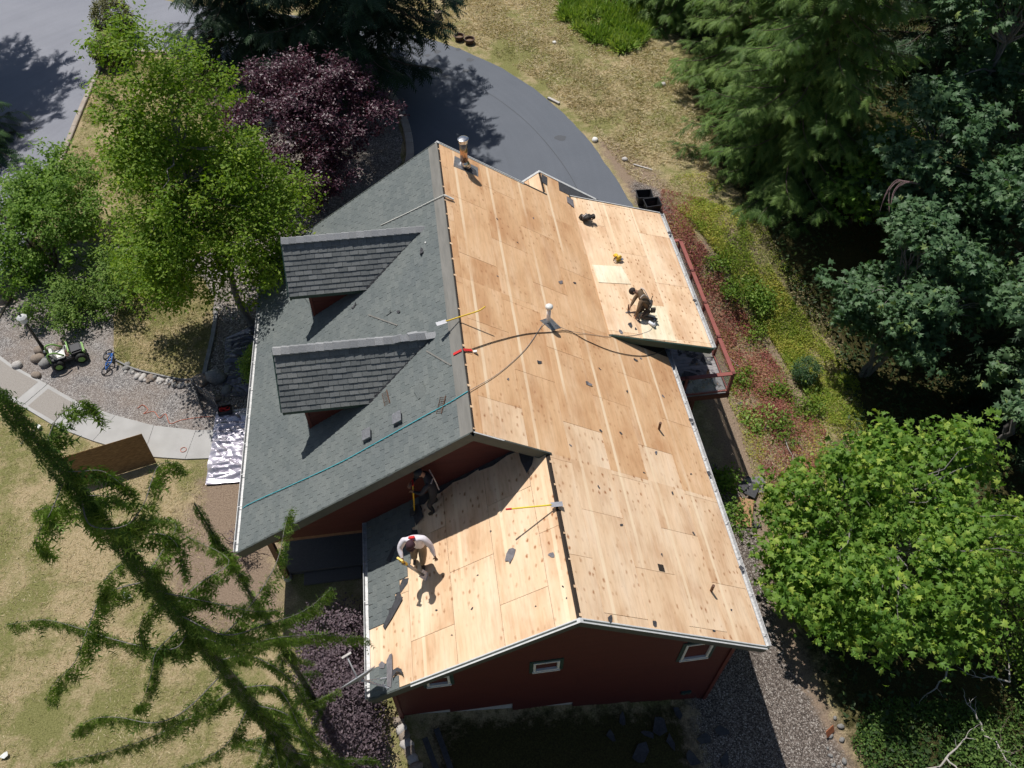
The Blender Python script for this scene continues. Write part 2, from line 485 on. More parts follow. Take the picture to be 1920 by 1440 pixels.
mat('toy_white', (0.72, 0.71, 0.68), 0.4)
mat('toy_green', (0.22, 0.40, 0.10), 0.4)
mat('bike_blue', (0.03, 0.13, 0.42), 0.3)
mat('lamp_black', (0.012, 0.013, 0.014), 0.4)
mat('lamp_glass', (0.62, 0.65, 0.68), 0.15)
mat('brown_pot', (0.075, 0.04, 0.028), 0.6, (0.1, 0.06, 0.045), 8)
mat('earth_fill', (0.16, 0.1, 0.06), 0.95, (0.24, 0.16, 0.1), 12, 0.5)
mat('skin', (0.34, 0.19, 0.125), 0.55)
mat('skin_dark', (0.16, 0.085, 0.055), 0.55)
mat('white_shirt', (0.74, 0.70, 0.74), 0.85, (0.66, 0.62, 0.67), 5, 0.5, bscale=12)
mat('brown_shirt', (0.13, 0.085, 0.05), 0.85, (0.17, 0.115, 0.07), 6, 0.5, bscale=14)
mat('black_shirt', (0.022, 0.024, 0.032), 0.85, (0.032, 0.034, 0.045), 6)
mat('khaki', (0.2, 0.15, 0.1), 0.85, (0.26, 0.2, 0.14), 6)
mat('brown_trousers', (0.085, 0.06, 0.045), 0.85, (0.11, 0.08, 0.06), 6)
mat('dark_trousers', (0.025, 0.026, 0.03), 0.85)
mat('boot', (0.04, 0.03, 0.025), 0.7)
mat('hair', (0.022, 0.014, 0.011), 0.7)
mat('cap_cloth', (0.05, 0.02, 0.028), 0.8)
mat('strap', (0.55, 0.50, 0.46), 0.8)
mat('belt', (0.03, 0.024, 0.02), 0.7)


def tarp_mat():
    m, n, l, b = new_mat('silver_tarp')
    b.inputs['Base Color'].default_value = (0.52, 0.49, 0.55, 1)
    b.inputs['Metallic'].default_value = 0.6
    b.inputs['Roughness'].default_value = 0.4
    return m


tarp_mat()
mat('dark_sheet', (0.07, 0.065, 0.085), 0.25, (0.11, 0.1, 0.13), 6, spec=0.7)
mat('osb_panel', (0.33, 0.20, 0.085), 0.85, (0.17, 0.09, 0.035), 9, 0.35, stretch=(0.9, 0.9, 4.0), bscale=22)


def glass_mat():
    m, n, l, b = new_mat('clear_glass')
    b.inputs['Base Color'].default_value = (0.8, 0.84, 0.82, 1)
    b.inputs['Transmission Weight'].default_value = 0.75
    b.inputs['Roughness'].default_value = 0.08
    b.inputs['IOR'].default_value = 1.02
    b.inputs['Alpha'].default_value = 0.55
    return m


glass_mat()
leaf_mat('leaf_birch', [(0.0, (0.05, 0.105, 0.012)), (0.4, (0.125, 0.225, 0.022)), (0.75, (0.22, 0.32, 0.038)), (1.0, (0.38, 0.46, 0.10))], 0.42, 0.55, 0.18, (1.2, 1.3, 0.4))
leaf_mat('leaf_shrub', [(0.0, (0.06, 0.13, 0.022)), (0.45, (0.16, 0.275, 0.05)), (0.8, (0.28, 0.40, 0.085)), (1.0, (0.42, 0.52, 0.16))], 0.4, 0.6, 0.15, (1.2, 1.3, 0.45))
leaf_mat('leaf_juniper', [(0.0, (0.05, 0.105, 0.02)), (0.5, (0.125, 0.215, 0.042)), (1.0, (0.28, 0.37, 0.095))], 0.32, 0.6, 0.15, (1.2, 1.3, 0.5))
leaf_mat('leaf_topiary', [(0.0, (0.05, 0.065, 0.012)), (0.5, (0.13, 0.135, 0.03)), (1.0, (0.25, 0.22, 0.08))], 0.25, 0.5)
leaf_mat('leaf_purple', [(0.0, (0.016, 0.006, 0.011)), (0.45, (0.06, 0.022, 0.038)), (0.8, (0.14, 0.06, 0.088)), (1.0, (0.27, 0.15, 0.19))], 0.22, 0.42, 0.4, (1.4, 0.55, 0.55))
leaf_mat('leaf_purple_shrub', [(0.0, (0.045, 0.034, 0.042)), (0.5, (0.125, 0.09, 0.105)), (1.0, (0.24, 0.18, 0.20))], 0.2, 0.55, 0.25, (1.2, 0.9, 0.9))
leaf_mat('leaf_cedar_dark', [(0.0, (0.010, 0.026, 0.014)), (0.6, (0.024, 0.052, 0.024)), (1.0, (0.055, 0.10, 0.04))], 0.18, 0.55, 0.25)
leaf_mat('leaf_cedar', [(0.0, (0.026, 0.06, 0.016)), (0.5, (0.075, 0.145, 0.03)), (1.0, (0.18, 0.27, 0.065))], 0.3, 0.55, 0.2, (1.1, 1.3, 0.5))
leaf_mat('leaf_weeping', [(0.0, (0.02, 0.05, 0.014)), (0.5, (0.075, 0.145, 0.026)), (1.0, (0.21, 0.31, 0.06))], 0.3, 0.55, 0.2, (1.1, 1.3, 0.45))
leaf_mat('leaf_fir', [(0.0, (0.018, 0.05, 0.02)), (0.6, (0.045, 0.10, 0.036)), (1.0, (0.10, 0.17, 0.055))], 0.2, 0.5)
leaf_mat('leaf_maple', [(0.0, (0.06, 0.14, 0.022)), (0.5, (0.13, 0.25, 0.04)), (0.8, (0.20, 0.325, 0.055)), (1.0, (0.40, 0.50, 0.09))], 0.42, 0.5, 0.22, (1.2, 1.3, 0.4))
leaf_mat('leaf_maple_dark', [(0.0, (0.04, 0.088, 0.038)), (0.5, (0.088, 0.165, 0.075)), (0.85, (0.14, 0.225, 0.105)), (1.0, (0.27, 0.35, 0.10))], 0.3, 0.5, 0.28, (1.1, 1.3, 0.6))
leaf_mat('leaf_bush', [(0.0, (0.06, 0.12, 0.016)), (0.5, (0.14, 0.23, 0.03)), (1.0, (0.30, 0.37, 0.06))], 0.35, 0.5, 0.22, (1.2, 1.3, 0.4))
leaf_mat('leaf_red', [(0.0, (0.22, 0.06, 0.058)), (0.5, (0.36, 0.12, 0.105)), (1.0, (0.50, 0.28, 0.18))], 0.28, 0.6, 0.25, (1.2, 0.9, 0.8))
leaf_mat('leaf_weed', [(0.0, (0.12, 0.20, 0.024)), (0.4, (0.25, 0.345, 0.045)), (0.75, (0.40, 0.42, 0.08)), (1.0, (0.58, 0.52, 0.13))], 0.35, 0.6, 0.2)
leaf_mat('leaf_forest', [(0.0, (0.02, 0.042, 0.014)), (0.6, (0.045, 0.08, 0.024)), (1.0, (0.09, 0.135, 0.036))], 0.25, 0.6)
leaf_mat('leaf_grass', [(0.0, (0.11, 0.20, 0.03)), (0.5, (0.21, 0.34, 0.06)), (1.0, (0.36, 0.46, 0.13))], 0.3, 0.5)
leaf_mat('leaf_straw', [(0.0, (0.35, 0.275, 0.15)), (0.5, (0.53, 0.435, 0.26)), (1.0, (0.66, 0.57, 0.38))], 0.2, 0.7)
leaf_mat('leaf_lawn', [(0.0, (0.16, 0.17, 0.055)), (0.5, (0.30, 0.28, 0.115)), (1.0, (0.47, 0.40, 0.22))], 0.2, 0.7)


# ------------------------------------------------------------------ helpers
def tag(o, label=None, cat=None, group=None, kind=None):
    if label: o['label'] = label
    if cat: o['category'] = cat
    if group: o['group'] = group
    if kind: o['kind'] = kind
    return o


def empty(name, loc=(0, 0, 0), rz=0.0, label=None, cat=None, group=None):
    o = bpy.data.objects.new(name, None)
    COL.objects.link(o)
    o.location = loc
    o.rotation_euler = (0, 0, rz)
    o.empty_display_size = 0.2
    return tag(o, label, cat, group)


def link(name, me, parent=None, loc=None):
    o = bpy.data.objects.new(name, me)
    COL.objects.link(o)
    if parent is not None:
        o.parent = parent
    if loc is not None:
        o.location = loc
    return o


class MB:
    """collects faces; build() makes ONE mesh object"""

    def __init__(s):
        s.v = []; s.f = []; s.m = []

    def add(s, vs, fs, mi=0):
        k = len(s.v)
        s.v += [tuple(p) for p in vs]
        s.f += [tuple(i + k for i in f) for f in fs]
        s.m += [mi] * len(fs)
        return s

    def box(s, c, d, rot=None, mi=0):
        x, y, z = (q / 2 for q in d)
        vs = [Vector((a * x, b * y, e * z)) for e in (-1, 1) for b in (-1, 1) for a in (-1, 1)]
        if rot is not None:
            vs = [rot @ p for p in vs]
        c = Vector(c)
        return s.add([p + c for p in vs], [(0, 2, 3, 1), (4, 5, 7, 6), (0, 1, 5, 4), (1, 3, 7, 5), (3, 2, 6, 7), (2, 0, 4, 6)], mi)

    def bar(s, a, b, w, h, up=(0, 0, 1), mi=0):
        a = Vector(a); b = Vector(b); d = (b - a); L = d.length; d.normalize()
        u = Vector(up); sd = d.cross(u)
        if sd.length < 1e-5: sd = d.cross(Vector((1, 0, 0)))
        sd.normalize(); u = sd.cross(d)
        M = Matrix((d, sd, u)).transposed()
        return s.box((a + b) / 2, (L, w, h), M, mi)

    def tube(s, pts, rad, n=8, cap=True, mi=0):
        pts = [Vector(p) for p in pts]
        if not hasattr(rad, '__len__'): rad = [rad] * len(pts)
        k0 = len(s.v); prev = None
        for i, p in enumerate(pts):
            d = (pts[min(i + 1, len(pts) - 1)] - pts[max(i - 1, 0)])
            if d.length < 1e-9: d = Vector((0, 0, 1))
            d.normalize()
            if prev is None:
                a = d.cross(Vector((0, 0, 1)))
                if a.length < 1e-3: a = d.cross(Vector((1, 0, 0)))
            else:
                a = prev - d * prev.dot(d)
                if a.length < 1e-6: a = d.cross(Vector((1, 0, 0)))
            a.normalize(); prev = a; b = d.cross(a)
            for j in range(n):
                t = 2 * math.pi * j / n
                s.v.append(tuple(p + (a * math.cos(t) + b * math.sin(t)) * rad[i]))
        for i in range(len(pts) - 1):
            for j in range(n):
                q = k0 + i * n; j2 = (j + 1) % n
                s.f.append((q + j, q + j2, q + n + j2, q + n + j)); s.m.append(mi)
        if cap:
            s.f.append(tuple(k0 + j for j in range(n))[::-1]); s.m.append(mi)
            q = k0 + (len(pts) - 1) * n
            s.f.append(tuple(q + j for j in range(n))); s.m.append(mi)
        return s

    def lathe(s, prof, n=16, c=(0, 0, 0), axis=None, mi=0):
        """prof: (radius, height) pairs"""
        k0 = len(s.v); c = Vector(c)
        Q = Vector((0, 0, 1)).rotation_difference(Vector(axis)) if axis is not None else None
        for r, h in prof:
            for j in range(n):
                t = 2 * math.pi * j / n
                p = Vector((r * math.cos(t), r * math.sin(t), h))
                s.v.append(tuple((Q @ p if Q else p) + c))
        for i in range(len(prof) - 1):
            for j in range(n):
                q = k0 + i * n; j2 = (j + 1) % n
                s.f.append((q + j, q + j2, q + n + j2, q + n + j)); s.m.append(mi)
        s.f.append(tuple(k0 + j for j in range(n))[::-1]); s.m.append(mi)
        q = k0 + (len(prof) - 1) * n
        s.f.append(tuple(q + j for j in range(n))); s.m.append(mi)
        return s

    def ring(s, c, R_, r, axis=(0, 0, 1), n=24, k=8, mi=0):
        Q = Vector((0, 0, 1)).rotation_difference(Vector(axis)); c = Vector(c); k0 = len(s.v)
        for i in range(n):
            t = 2 * math.pi * i / n
            for j in range(k):
                u = 2 * math.pi * j / k
                p = Vector(((R_ + r * math.cos(u)) * math.cos(t), (R_ + r * math.cos(u)) * math.sin(t), r * math.sin(u)))
                s.v.append(tuple(Q @ p + c))
        for i in range(n):
            for j in range(k):
                a = k0 + i * k + j; b = k0 + i * k + (j + 1) % k
                a2 = k0 + ((i + 1) % n) * k + j; b2 = k0 + ((i + 1) % n) * k + (j + 1) % k
                s.f.append((a, a2, b2, b)); s.m.append(mi)
        return s

    def prism(s, poly, F, t0, t1, mi=0):
        """convex or simple polygon in frame F=(O,e1,e2,n), from t0 to t1 along n"""
        O, e1, e2, nn = F
        n = len(poly)
        lo = [O + e1 * p[0] + e2 * p[1] + nn * t0 for p in poly]
        hi = [O + e1 * p[0] + e2 * p[1] + nn * t1 for p in poly]
        fs = [tuple(range(n))[::-1], tuple(range(n, 2 * n))]
        for i in range(n):
            j = (i + 1) % n
            fs.append((i, j, n + j, n + i))
        return s.add(lo + hi, fs, mi)

    def mesh(s, name, mats, smooth=False):
        me = bpy.data.meshes.new(name)
        me.from_pydata(s.v, [], s.f)
        if isinstance(mats, str): mats = [mats]
        for q in mats: me.materials.append(MATS[q])
        if len(mats) > 1: me.polygons.foreach_set('material_index', s.m)
        if smooth: me.polygons.foreach_set('use_smooth', [True] * len(me.polygons))
        bm = bmesh.new(); bm.from_mesh(me)
        bmesh.ops.recalc_face_normals(bm, faces=bm.faces)
        bm.to_mesh(me); bm.free()
        me.update()
        return me

    def build(s, name, mats, parent=None, loc=None, smooth=False):
        return link(name, s.mesh(name, mats, smooth), parent, loc)


def clip(poly, win):
    """Sutherland-Hodgman: poly clipped by the convex window win (counter-clockwise)"""
    out = list(poly)
    for i in range(len(win)):
        a = win[i]; b = win[(i + 1) % len(win)]
        ex, ey = b[0] - a[0], b[1] - a[1]
        side = lambda p: ex * (p[1] - a[1]) - ey * (p[0] - a[0])
        inp, out = out, []
        for j in range(len(inp)):
            p = inp[j]; q = inp[(j + 1) % len(inp)]
            sp, sq = side(p), side(q)
            if sp >= 0: out.append(p)
            if (sp >= 0) != (sq >= 0):
                t = sp / (sp - sq)
                out.append((p[0] + t * (q[0] - p[0]), p[1] + t * (q[1] - p[1])))
        if len(out) < 3: return []
    ar = 0.5 * sum(out[i][0] * out[(i + 1) % len(out)][1] - out[(i + 1) % len(out)][0] * out[i][1] for i in range(len(out)))
    return out if abs(ar) > 2e-3 else []


def ccw(poly):
    a = sum(poly[i][0] * poly[(i + 1) % len(poly)][1] - poly[(i + 1) % len(poly)][0] * poly[i][1] for i in range(len(poly)))
    return poly if a > 0 else poly[::-1]


def ss(a, b, t):
    t = np.clip((np.asarray(t, float) - a) / (b - a), 0, 1)
    return t * t * (3 - 2 * t)


def terr(x, y):
    """height of the ground: level by the road and lawns, falling to the right of the house"""
    x = np.asarray(x, float); y = np.asarray(y, float)
    s = -1.95 * np.clip((x + 2.3) / 8.2, 0, 1) - 0.45 * ss(5.9, 9, x) - 1.3 * ss(9, 20, x)
    return s * (1 - ss(8.5, 14.5, y))


def tz(x, y):
    return float(terr(x, y))


def smooth_path(pts, k=4):
    """Catmull-Rom through the points"""
    P = [Vector(p) for p in pts]
    if len(P) < 3: return P
    P = [P[0] * 2 - P[1]] + P + [P[-1] * 2 - P[-2]]
    out = []
    for i in range(1, len(P) - 2):
        a, b, c, d = P[i - 1], P[i], P[i + 1], P[i + 2]
        for j in range(k):
            t = j / k
            out.append(0.5 * ((2 * b) + (c - a) * t + (2 * a - 5 * b + 4 * c - d) * t * t + (3 * b - a - 3 * c + d) * t ** 3))
    out.append(P[-2])
    return out


def unit(a):
    return a / np.maximum(np.linalg.norm(a, axis=-1, keepdims=True), 1e-9)


def scatter_mesh(name, tv, tf, pos, ax, nrm, size, rnd, matname, parent=None, smooth=False, loc=None):
    """one mesh of many small leaves: template (tv, tf) set at pos, its x along ax, its z near nrm"""
    tv = np.asarray(tv, float); tf = np.asarray(tf, int)
    pos = np.asarray(pos, float); n = len(pos); k = len(tv)
    x = unit(np.asarray(ax, float))
    z = np.asarray(nrm, float); z = unit(z - x * np.sum(z * x, 1, keepdims=True))
    y = np.cross(z, x)
    s = np.asarray(size, float).reshape(n, 1, 1)
    V = pos[:, None, :] + s * (tv[None, :, 0:1] * x[:, None, :] + tv[None, :, 1:2] * y[:, None, :] + tv[None, :, 2:3] * z[:, None, :])
    V = V.reshape(-1, 3).astype(np.float32)
    F = (tf[None] + (np.arange(n) * k)[:, None, None]).reshape(-1)
    c = tf.shape[1]; nf = n * len(tf)
    me = bpy.data.meshes.new(name)
    me.vertices.add(n * k); me.vertices.foreach_set('co', V.ravel())
    me.loops.add(nf * c); me.loops.foreach_set('vertex_index', F.astype(np.int32))
    me.polygons.add(nf)
    me.polygons.foreach_set('loop_start', np.arange(0, nf * c, c, dtype=np.int32))
    me.polygons.foreach_set('loop_total', np.full(nf, c, dtype=np.int32))
    a = me.attributes.new('rnd', 'FLOAT', 'POINT')
    a.data.foreach_set('value', np.repeat(np.asarray(rnd, np.float32), k))
    me.materials.append(MATS[matname])
    me.update(calc_edges=True)
    return link(name, me, parent, loc)


# leaf templates (length 1 along x)
LEAF = (np.array([(0, 0, 0), (0.45, 0.27, 0.06), (1, 0, -0.05), (0.45, -0.27, 0.06)]), np.array([(0, 1, 2), (0, 2, 3)]))


def palmate():
    pol = [(-0.04, 0.10), (0.08, 0.60), (0.34, 0.26), (0.68, 0.52), (0.60, 0.17), (1.0, 0.0),
           (0.60, -0.17), (0.68, -0.52), (0.34, -0.26), (0.08, -0.60), (-0.04, -0.10)]
    v = [(0.28, 0, 0.07)] + [(a, b, -0.26 * (abs(b) ** 1.3) - 0.22 * max(a - 0.4, 0)) for a, b in pol]
    n = len(pol)
    return np.array(v), np.array([(0, 1 + i, 1 + (i + 1) % n) for i in range(n)])


PALM = palmate()


def frond(pairs=6, w=0.34, droop=0.18):
    v = [(0, -0.02, 0), (0, 0.02, 0), (1, 0, -droop)]
    f = [(0, 2, 1)]
    for i in range(pairs):
        t = 0.08 + 0.84 * i / pairs
        L = w * (1 - 0.62 * t)
        for s in (-1, 1):
            k = len(v)
            v += [(t, 0, -droop * t * t), (t + 0.13, 0, -droop * (t + 0.13) ** 2), (t + 0.26, s * L, -droop * (t + 0.26) ** 2 - 0.07)]
            f.append((k, k + 1, k + 2) if s > 0 else (k, k + 2, k + 1))
    return np.array(v), np.array(f)


FROND = frond(5, .36)
FROND_S = frond(3, 0.32, 0.1)
BLADE = (np.array([(0, -0.05, 0), (0, 0.05, 0), (0.6, 0.03, 0.02), (1, 0, -0.12)]), np.array([(0, 1, 2), (0, 2, 3)]))


def inside(poly, x, y):
    """points in polygon, vectorised"""
    x = np.asarray(x); y = np.asarray(y); r = np.zeros(x.shape, bool)
    n = len(poly)
    for i in range(n):
        x1, y1 = poly[i][:2]; x2, y2 = poly[(i + 1) % n][:2]
        c = ((y1 > y) != (y2 > y)) & (x < (x2 - x1) * (y - y1) / ((y2 - y1) or 1e-9) + x1)
        r ^= c
    return r


def in_poly(poly, n):
    P = np.array([p[:2] for p in poly]); lo = P.min(0); hi = P.max(0); out = []
    tot = 0
    while tot < n:
        q = rng.uniform(lo, hi, (n * 2, 2)); q = q[inside(poly, q[:, 0], q[:, 1])]
        out.append(q); tot += len(q)
        if len(q) == 0: break
    return np.concatenate(out)[:n]


def vnoise(p, seed=0.0):
    """value noise in [-1, 1], vectorised; p is (n, 2 or 3)"""
    p = np.asarray(p, float)
    if p.shape[1] == 2: p = np.column_stack([p, np.zeros(len(p))])
    i = np.floor(p).astype(np.int64); f = p - i; f = f * f * (3 - 2 * f)
    out = np.zeros(len(p))
    for dx in (0, 1):
        for dy in (0, 1):
            for dz in (0, 1):
                h = (i[:, 0] + dx) * 374761393 + (i[:, 1] + dy) * 668265263 + (i[:, 2] + dz) * 2147483647 + int(seed * 1013)
                h = (h ^ (h >> 13)) * 1274126177 & 0x7fffffff
                h = (h ^ (h >> 16)) & 0xffff
                w = (f[:, 0] if dx else 1 - f[:, 0]) * (f[:, 1] if dy else 1 - f[:, 1]) * (f[:, 2] if dz else 1 - f[:, 2])
                out += w * (h / 32767.5 - 1)
    return out


def fbm(p, s=1.0):
    return np.array([noise.noise(Vector(q) * s) for q in p])


def sheet(name, poly, z, matname, parent=None, jitter=0.0, thick=0.0):
    """a flat sheet or slab from a ground polygon"""
    pts = []
    for i in range(len(poly)):
        a = Vector((*poly[i][:2], 0)); b = Vector((*poly[(i + 1) % len(poly)][:2], 0))
        n = max(1, int((b - a).length / 0.35)) if jitter else 1
        for j in range(n):
            p = a.lerp(b, j / n)
            if jitter:
                p += Vector((noise.noise(p * 2.1), noise.noise(p * 2.1 + Vector((9, 4, 2))), 0)) * jitter
            pts.append(p)
    tris = geometry.tessellate_polygon([pts])
    m = MB()
    m.add([(p.x, p.y, z) for p in pts], tris)
    if thick:
        n = len(pts)
        m.add([(p.x, p.y, z) for p in pts] + [(p.x, p.y, z - thick) for p in pts], [(i, (i + 1) % n, n + (i + 1) % n, n + i) for i in range(n)])
    o = m.build(name, matname, parent)
    return o


# ================================================================== the setting
def axis_coords(lo, hi, step, far):
    c = list(np.arange(lo, hi + 1e-6, step))
    d = step; a = lo; left = []
    while a > -far:
        d *= 1.5; a -= d; left.append(a)
    d = step; a = hi; right = []
    while a < far:
        d *= 1.5; a += d; right.append(a)
    return np.array(left[::-1] + c + right)


GRAVEL_R = [(5.0, -12), (5.4, -3.6), (6.0, 4.5), (8.0, 5.0), (9.4, 2.6), (8.9, -.2), (8.6, -2.4), (9.3, -5.5), (9.2, -12)]
gx = axis_coords(-24, 30, 0.36, 420); gy = axis_coords(-12, 44, 0.36, 420)
XX, YY = np.meshgrid(gx, gy)
ZZ = terr(XX, YY)
bumpy = 0.03 * np.sin(XX * 1.7 + 0.6 * YY) * np.cos(YY * 1.3 - 0.4 * XX)
ZZ = ZZ + np.where((XX > 9) | (YY < -6), bumpy, 0)
nx, ny = len(gx), len(gy)
me = bpy.data.meshes.new('ground')
V = np.stack([XX, YY, ZZ], -1).reshape(-1, 3).astype(np.float32)
me.vertices.add(len(V)); me.vertices.foreach_set('co', V.ravel())
ii, jj = np.meshgrid(np.arange(nx - 1), np.arange(ny - 1))
q = (jj * nx + ii).reshape(-1)
Fq = np.stack([q, q + 1, q + nx + 1, q + nx], 1).astype(np.int32)
me.loops.add(Fq.size); me.loops.foreach_set('vertex_index', Fq.ravel())
me.polygons.add(len(Fq)); me.polygons.foreach_set('loop_start', np.arange(0, Fq.size, 4, dtype=np.int32)); me.polygons.foreach_set('loop_total', np.full(len(Fq), 4, np.int32))
me.polygons.foreach_set('use_smooth', np.ones(len(Fq), bool))
x, y = XX.ravel(), YY.ravel()


def near_poly(poly, soft):
    """1 inside, falling off over soft metres outside"""
    d = np.full(x.shape, 1e9)
    n = len(poly)
    for i in range(n):
        ax_, ay_ = poly[i]; bx_, by_ = poly[(i + 1) % n]
        dx, dy = bx_ - ax_, by_ - ay_
        t = np.clip(((x - ax_) * dx + (y - ay_) * dy) / (dx * dx + dy * dy), 0, 1)
        d = np.minimum(d, np.hypot(x - ax_ - t * dx, y - ay_ - t * dy))
    ins = inside(poly, x, y)
    return np.where(ins, 0.5 + 0.5 * np.clip(d / soft, 0, 1), 0.5 - 0.5 * np.clip(d / soft, 0, 1))


m_gravel = near_poly(GRAVEL_R, 0.7)
m_gravel = np.maximum(m_gravel, near_poly([(8.1, 14.6), (8.2, 17.3), (9.2, 16.5), (9.9, 13.0), (9.2, 11.0), (8.3, 11.5)], 0.5))
m_earth = near_poly([(-8.2, 4.6), (-6.0, 5.0), (-5.4, -0.6), (-6.4, -1.2), (-8.3, -0.6), (-9.2, 1.5)], 1.6) * 0.95
m_earth = np.maximum(m_earth, near_poly([(7.2, 20.3), (7.7, 17.4), (8.0, 15.3), (10.2, 15.4), (9.6, 17.5), (8.0, 20.5)], 0.8) * 0.9)
m_earth = np.maximum(m_earth, near_poly([(-2.0, -3.7), (5.6, -3.7), (5.4, -9), (-2, -9)], 1.0) * 0.75)
m_earth = np.maximum(m_earth, near_poly([(8.5, 3.2), (9.0, 9.5), (9.6, 13), (11.5, 15), (13.4, 10.5), (13.4, 6.0), (11, 2.0), (9.3, .8)], 1.0) * 0.85)
m_earth = np.maximum(m_earth, near_poly([(8.6, 4.5), (10.6, 3.5), (10.6, .5), (9.6, -2), (9.9, -6), (9.2, -12), (8.0, -12), (8.0, 2)], .8) * .8)
m_wood_shade = near_poly([(13.2, 27), (11.9, 20), (12.4, 15), (13.4, 11.5), (15.2, 9.5), (14.8, 6.5), (13.0, 4.5), (11.0, 0.5), (9.4, -2.0), (9.6, -4.8), (10.2, -12), (60, -20), (80, 60), (16, 60)], 1.6)
m_green = np.zeros(x.shape)
for cx_, cy_, r_, s_ in ((9.8, 30.5, 2.8, 0.28), (-14.5, 0, 2.0, 0.14), (-10.2, 9.3, 1.6, -0.05), (11.6, 13.5, 2.0, 0.12), (4.2, 27.5, 2.2, 0.12), (10.3, 22.0, 2.0, 0.06), (-15.5, 6, 2.2, 0.1), (-11, -3.5, 1.8, 0.1), (12.2, 8.5, 2, 0.1), (-10.5, 2.3, 2.2, -0.1)):
    m_green += s_ * np.exp(-((x - cx_) ** 2 + (y - cy_) ** 2) / (r_ * r_))
m_wood_shade = np.maximum(m_wood_shade, near_poly([(-1.8, -3.6), (5.2, -3.6), (5.0, -9), (-1.8, -9)], .8) * .8)  # dark soil below the near wall, with the wall's shade painted in
for nm, arr in (('gravel', m_gravel), ('earth', m_earth), ('wood', m_wood_shade), ('green', m_green)):
    a = me.attributes.new(nm, 'FLOAT', 'POINT'); a.data.foreach_set('value', arr.astype(np.float32))
me.materials.append(MATS['ground']); me.update(calc_edges=True)
tag(link('ground', me), kind='structure')

# ---- road and loop drive
OUT_R = [(-2.36, 32.07), (-0.98, 31.31), (0.7, 30.15), (2.19, 28.84), (3.88, 26.95), (5.19, 24.89), (6.34, 22.43), (7.12, 19.97), (7.65, 17.36), (7.98, 15.26), (8.1, 13.5)]
ISL_R = [(-4.04, 26.84), (-2.9, 26.45), (-2.12, 25.86), (-1.52, 24.60), (-1.16, 22.98), (-1.00, 21.26), (-1.05, 19.85), (-1.44, 18.0), (-2.1, 16.4), (-3.2, 15.0)]
ISL_T = [(-15.9, 30.1), (-15.6, 30.6), (-14.87, 30.94), (-13.51, 30.71), (-12.13, 30.26), (-10.44, 29.30), (-8.25, 28.15), (-6.13, 27.37), (-4.04, 26.84)]
KERB_L = [(-16.5, 11.0), (-16.35, 12.35), (-16.26, 13.22), (-16.25, 14.97), (-16.24, 17.18), (-16.24, 19.96), (-16.19, 22.86), (-16.11, 26.53), (-15.99, 29.2), (-15.9, 30.1)]
WALK_T = [(-17.10, 11.19), (-15.79, 10.31), (-15.22, 9.79), (-13.83, 8.75), (-12.59, 7.78), (-11.32, 7.10), (-10.01, 6.51), (-8.63, 6.14), (-7.3, 6.0)]
WALK_B = [(-16.58, 9.35), (-15.30, 8.41), (-14.45, 7.89), (-13.15, 6.87), (-11.85, 6.14), (-10.15, 5.32), (-8.84, 5.04), (-7.3, 4.9)]
drive = ([(-60, 9.6), (-17.3, 9.75), (-16.6, 9.35 + 0.9), (-16.5, 11.0)] + KERB_L[1:] + ISL_T[1:] + ISL_R[1:] + [(-3.2, 11.0), (8.1, 11.0)] + OUT_R[::-1] +
         [(-6.35, 33.66), (-13.15, 36.1), (-18, 39), (-26, 44), (-60, 60)])
tag(sheet('driveway', drive, 0.006, 'asphalt', jitter=.05), kind='structure')
# ---- sealed joint of the drive, drawn as a thin strip of older tar
pth = smooth_path([(-0.2, 27.2, 0), (2.4, 25.4, 0), (4.0, 23.0, 0), (5.0, 20.6, 0), (5.7, 18.0, 0), (6.0, 15.6, 0)], 6)
m = MB()
for i in range(len(pth) - 1):
    d = (pth[i + 1] - pth[i]).normalized(); nn = Vector((-d.y, d.x, 0)) * 0.018
    m.add([(p.x, p.y, 0.0105) for p in (pth[i] - nn, pth[i + 1] - nn, pth[i + 1] + nn, pth[i] + nn)], [(0, 1, 2, 3)])
mat('tar', (0.062, 0.067, 0.078), 0.6)
tag(m.build('tar_seam', 'tar'), kind='structure')
m = MB()
for px_, py_, r_ in ((0.8, 28.9, .2), (0.3, 28.6, .16), (0.75, 28.0, .17), (2.4, 27.9, .2), (2.1, 26.9, .18), (1.1, 26.5, .17), (0.1, 26.6, .14), (-0.6, 26.9, .13), (5.8, 20.6, .27), (1.9, 29.0, .15)):
    a = [(px_ + r_ * (1 + .18 * math.sin(3 * t + px_)) * math.cos(t), py_ + r_ * .8 * (1 + .15 * math.cos(2 * t + py_)) * math.sin(t), 0.0105) for t in np.linspace(0, 2 * math.pi, 15)[:-1]]
    m.add(a, [tuple(range(14))])
mat('tar_stain', (0.074, 0.079, 0.09), 0.65)
tag(m.build('tar_stains', 'tar_stain'), kind='structure')

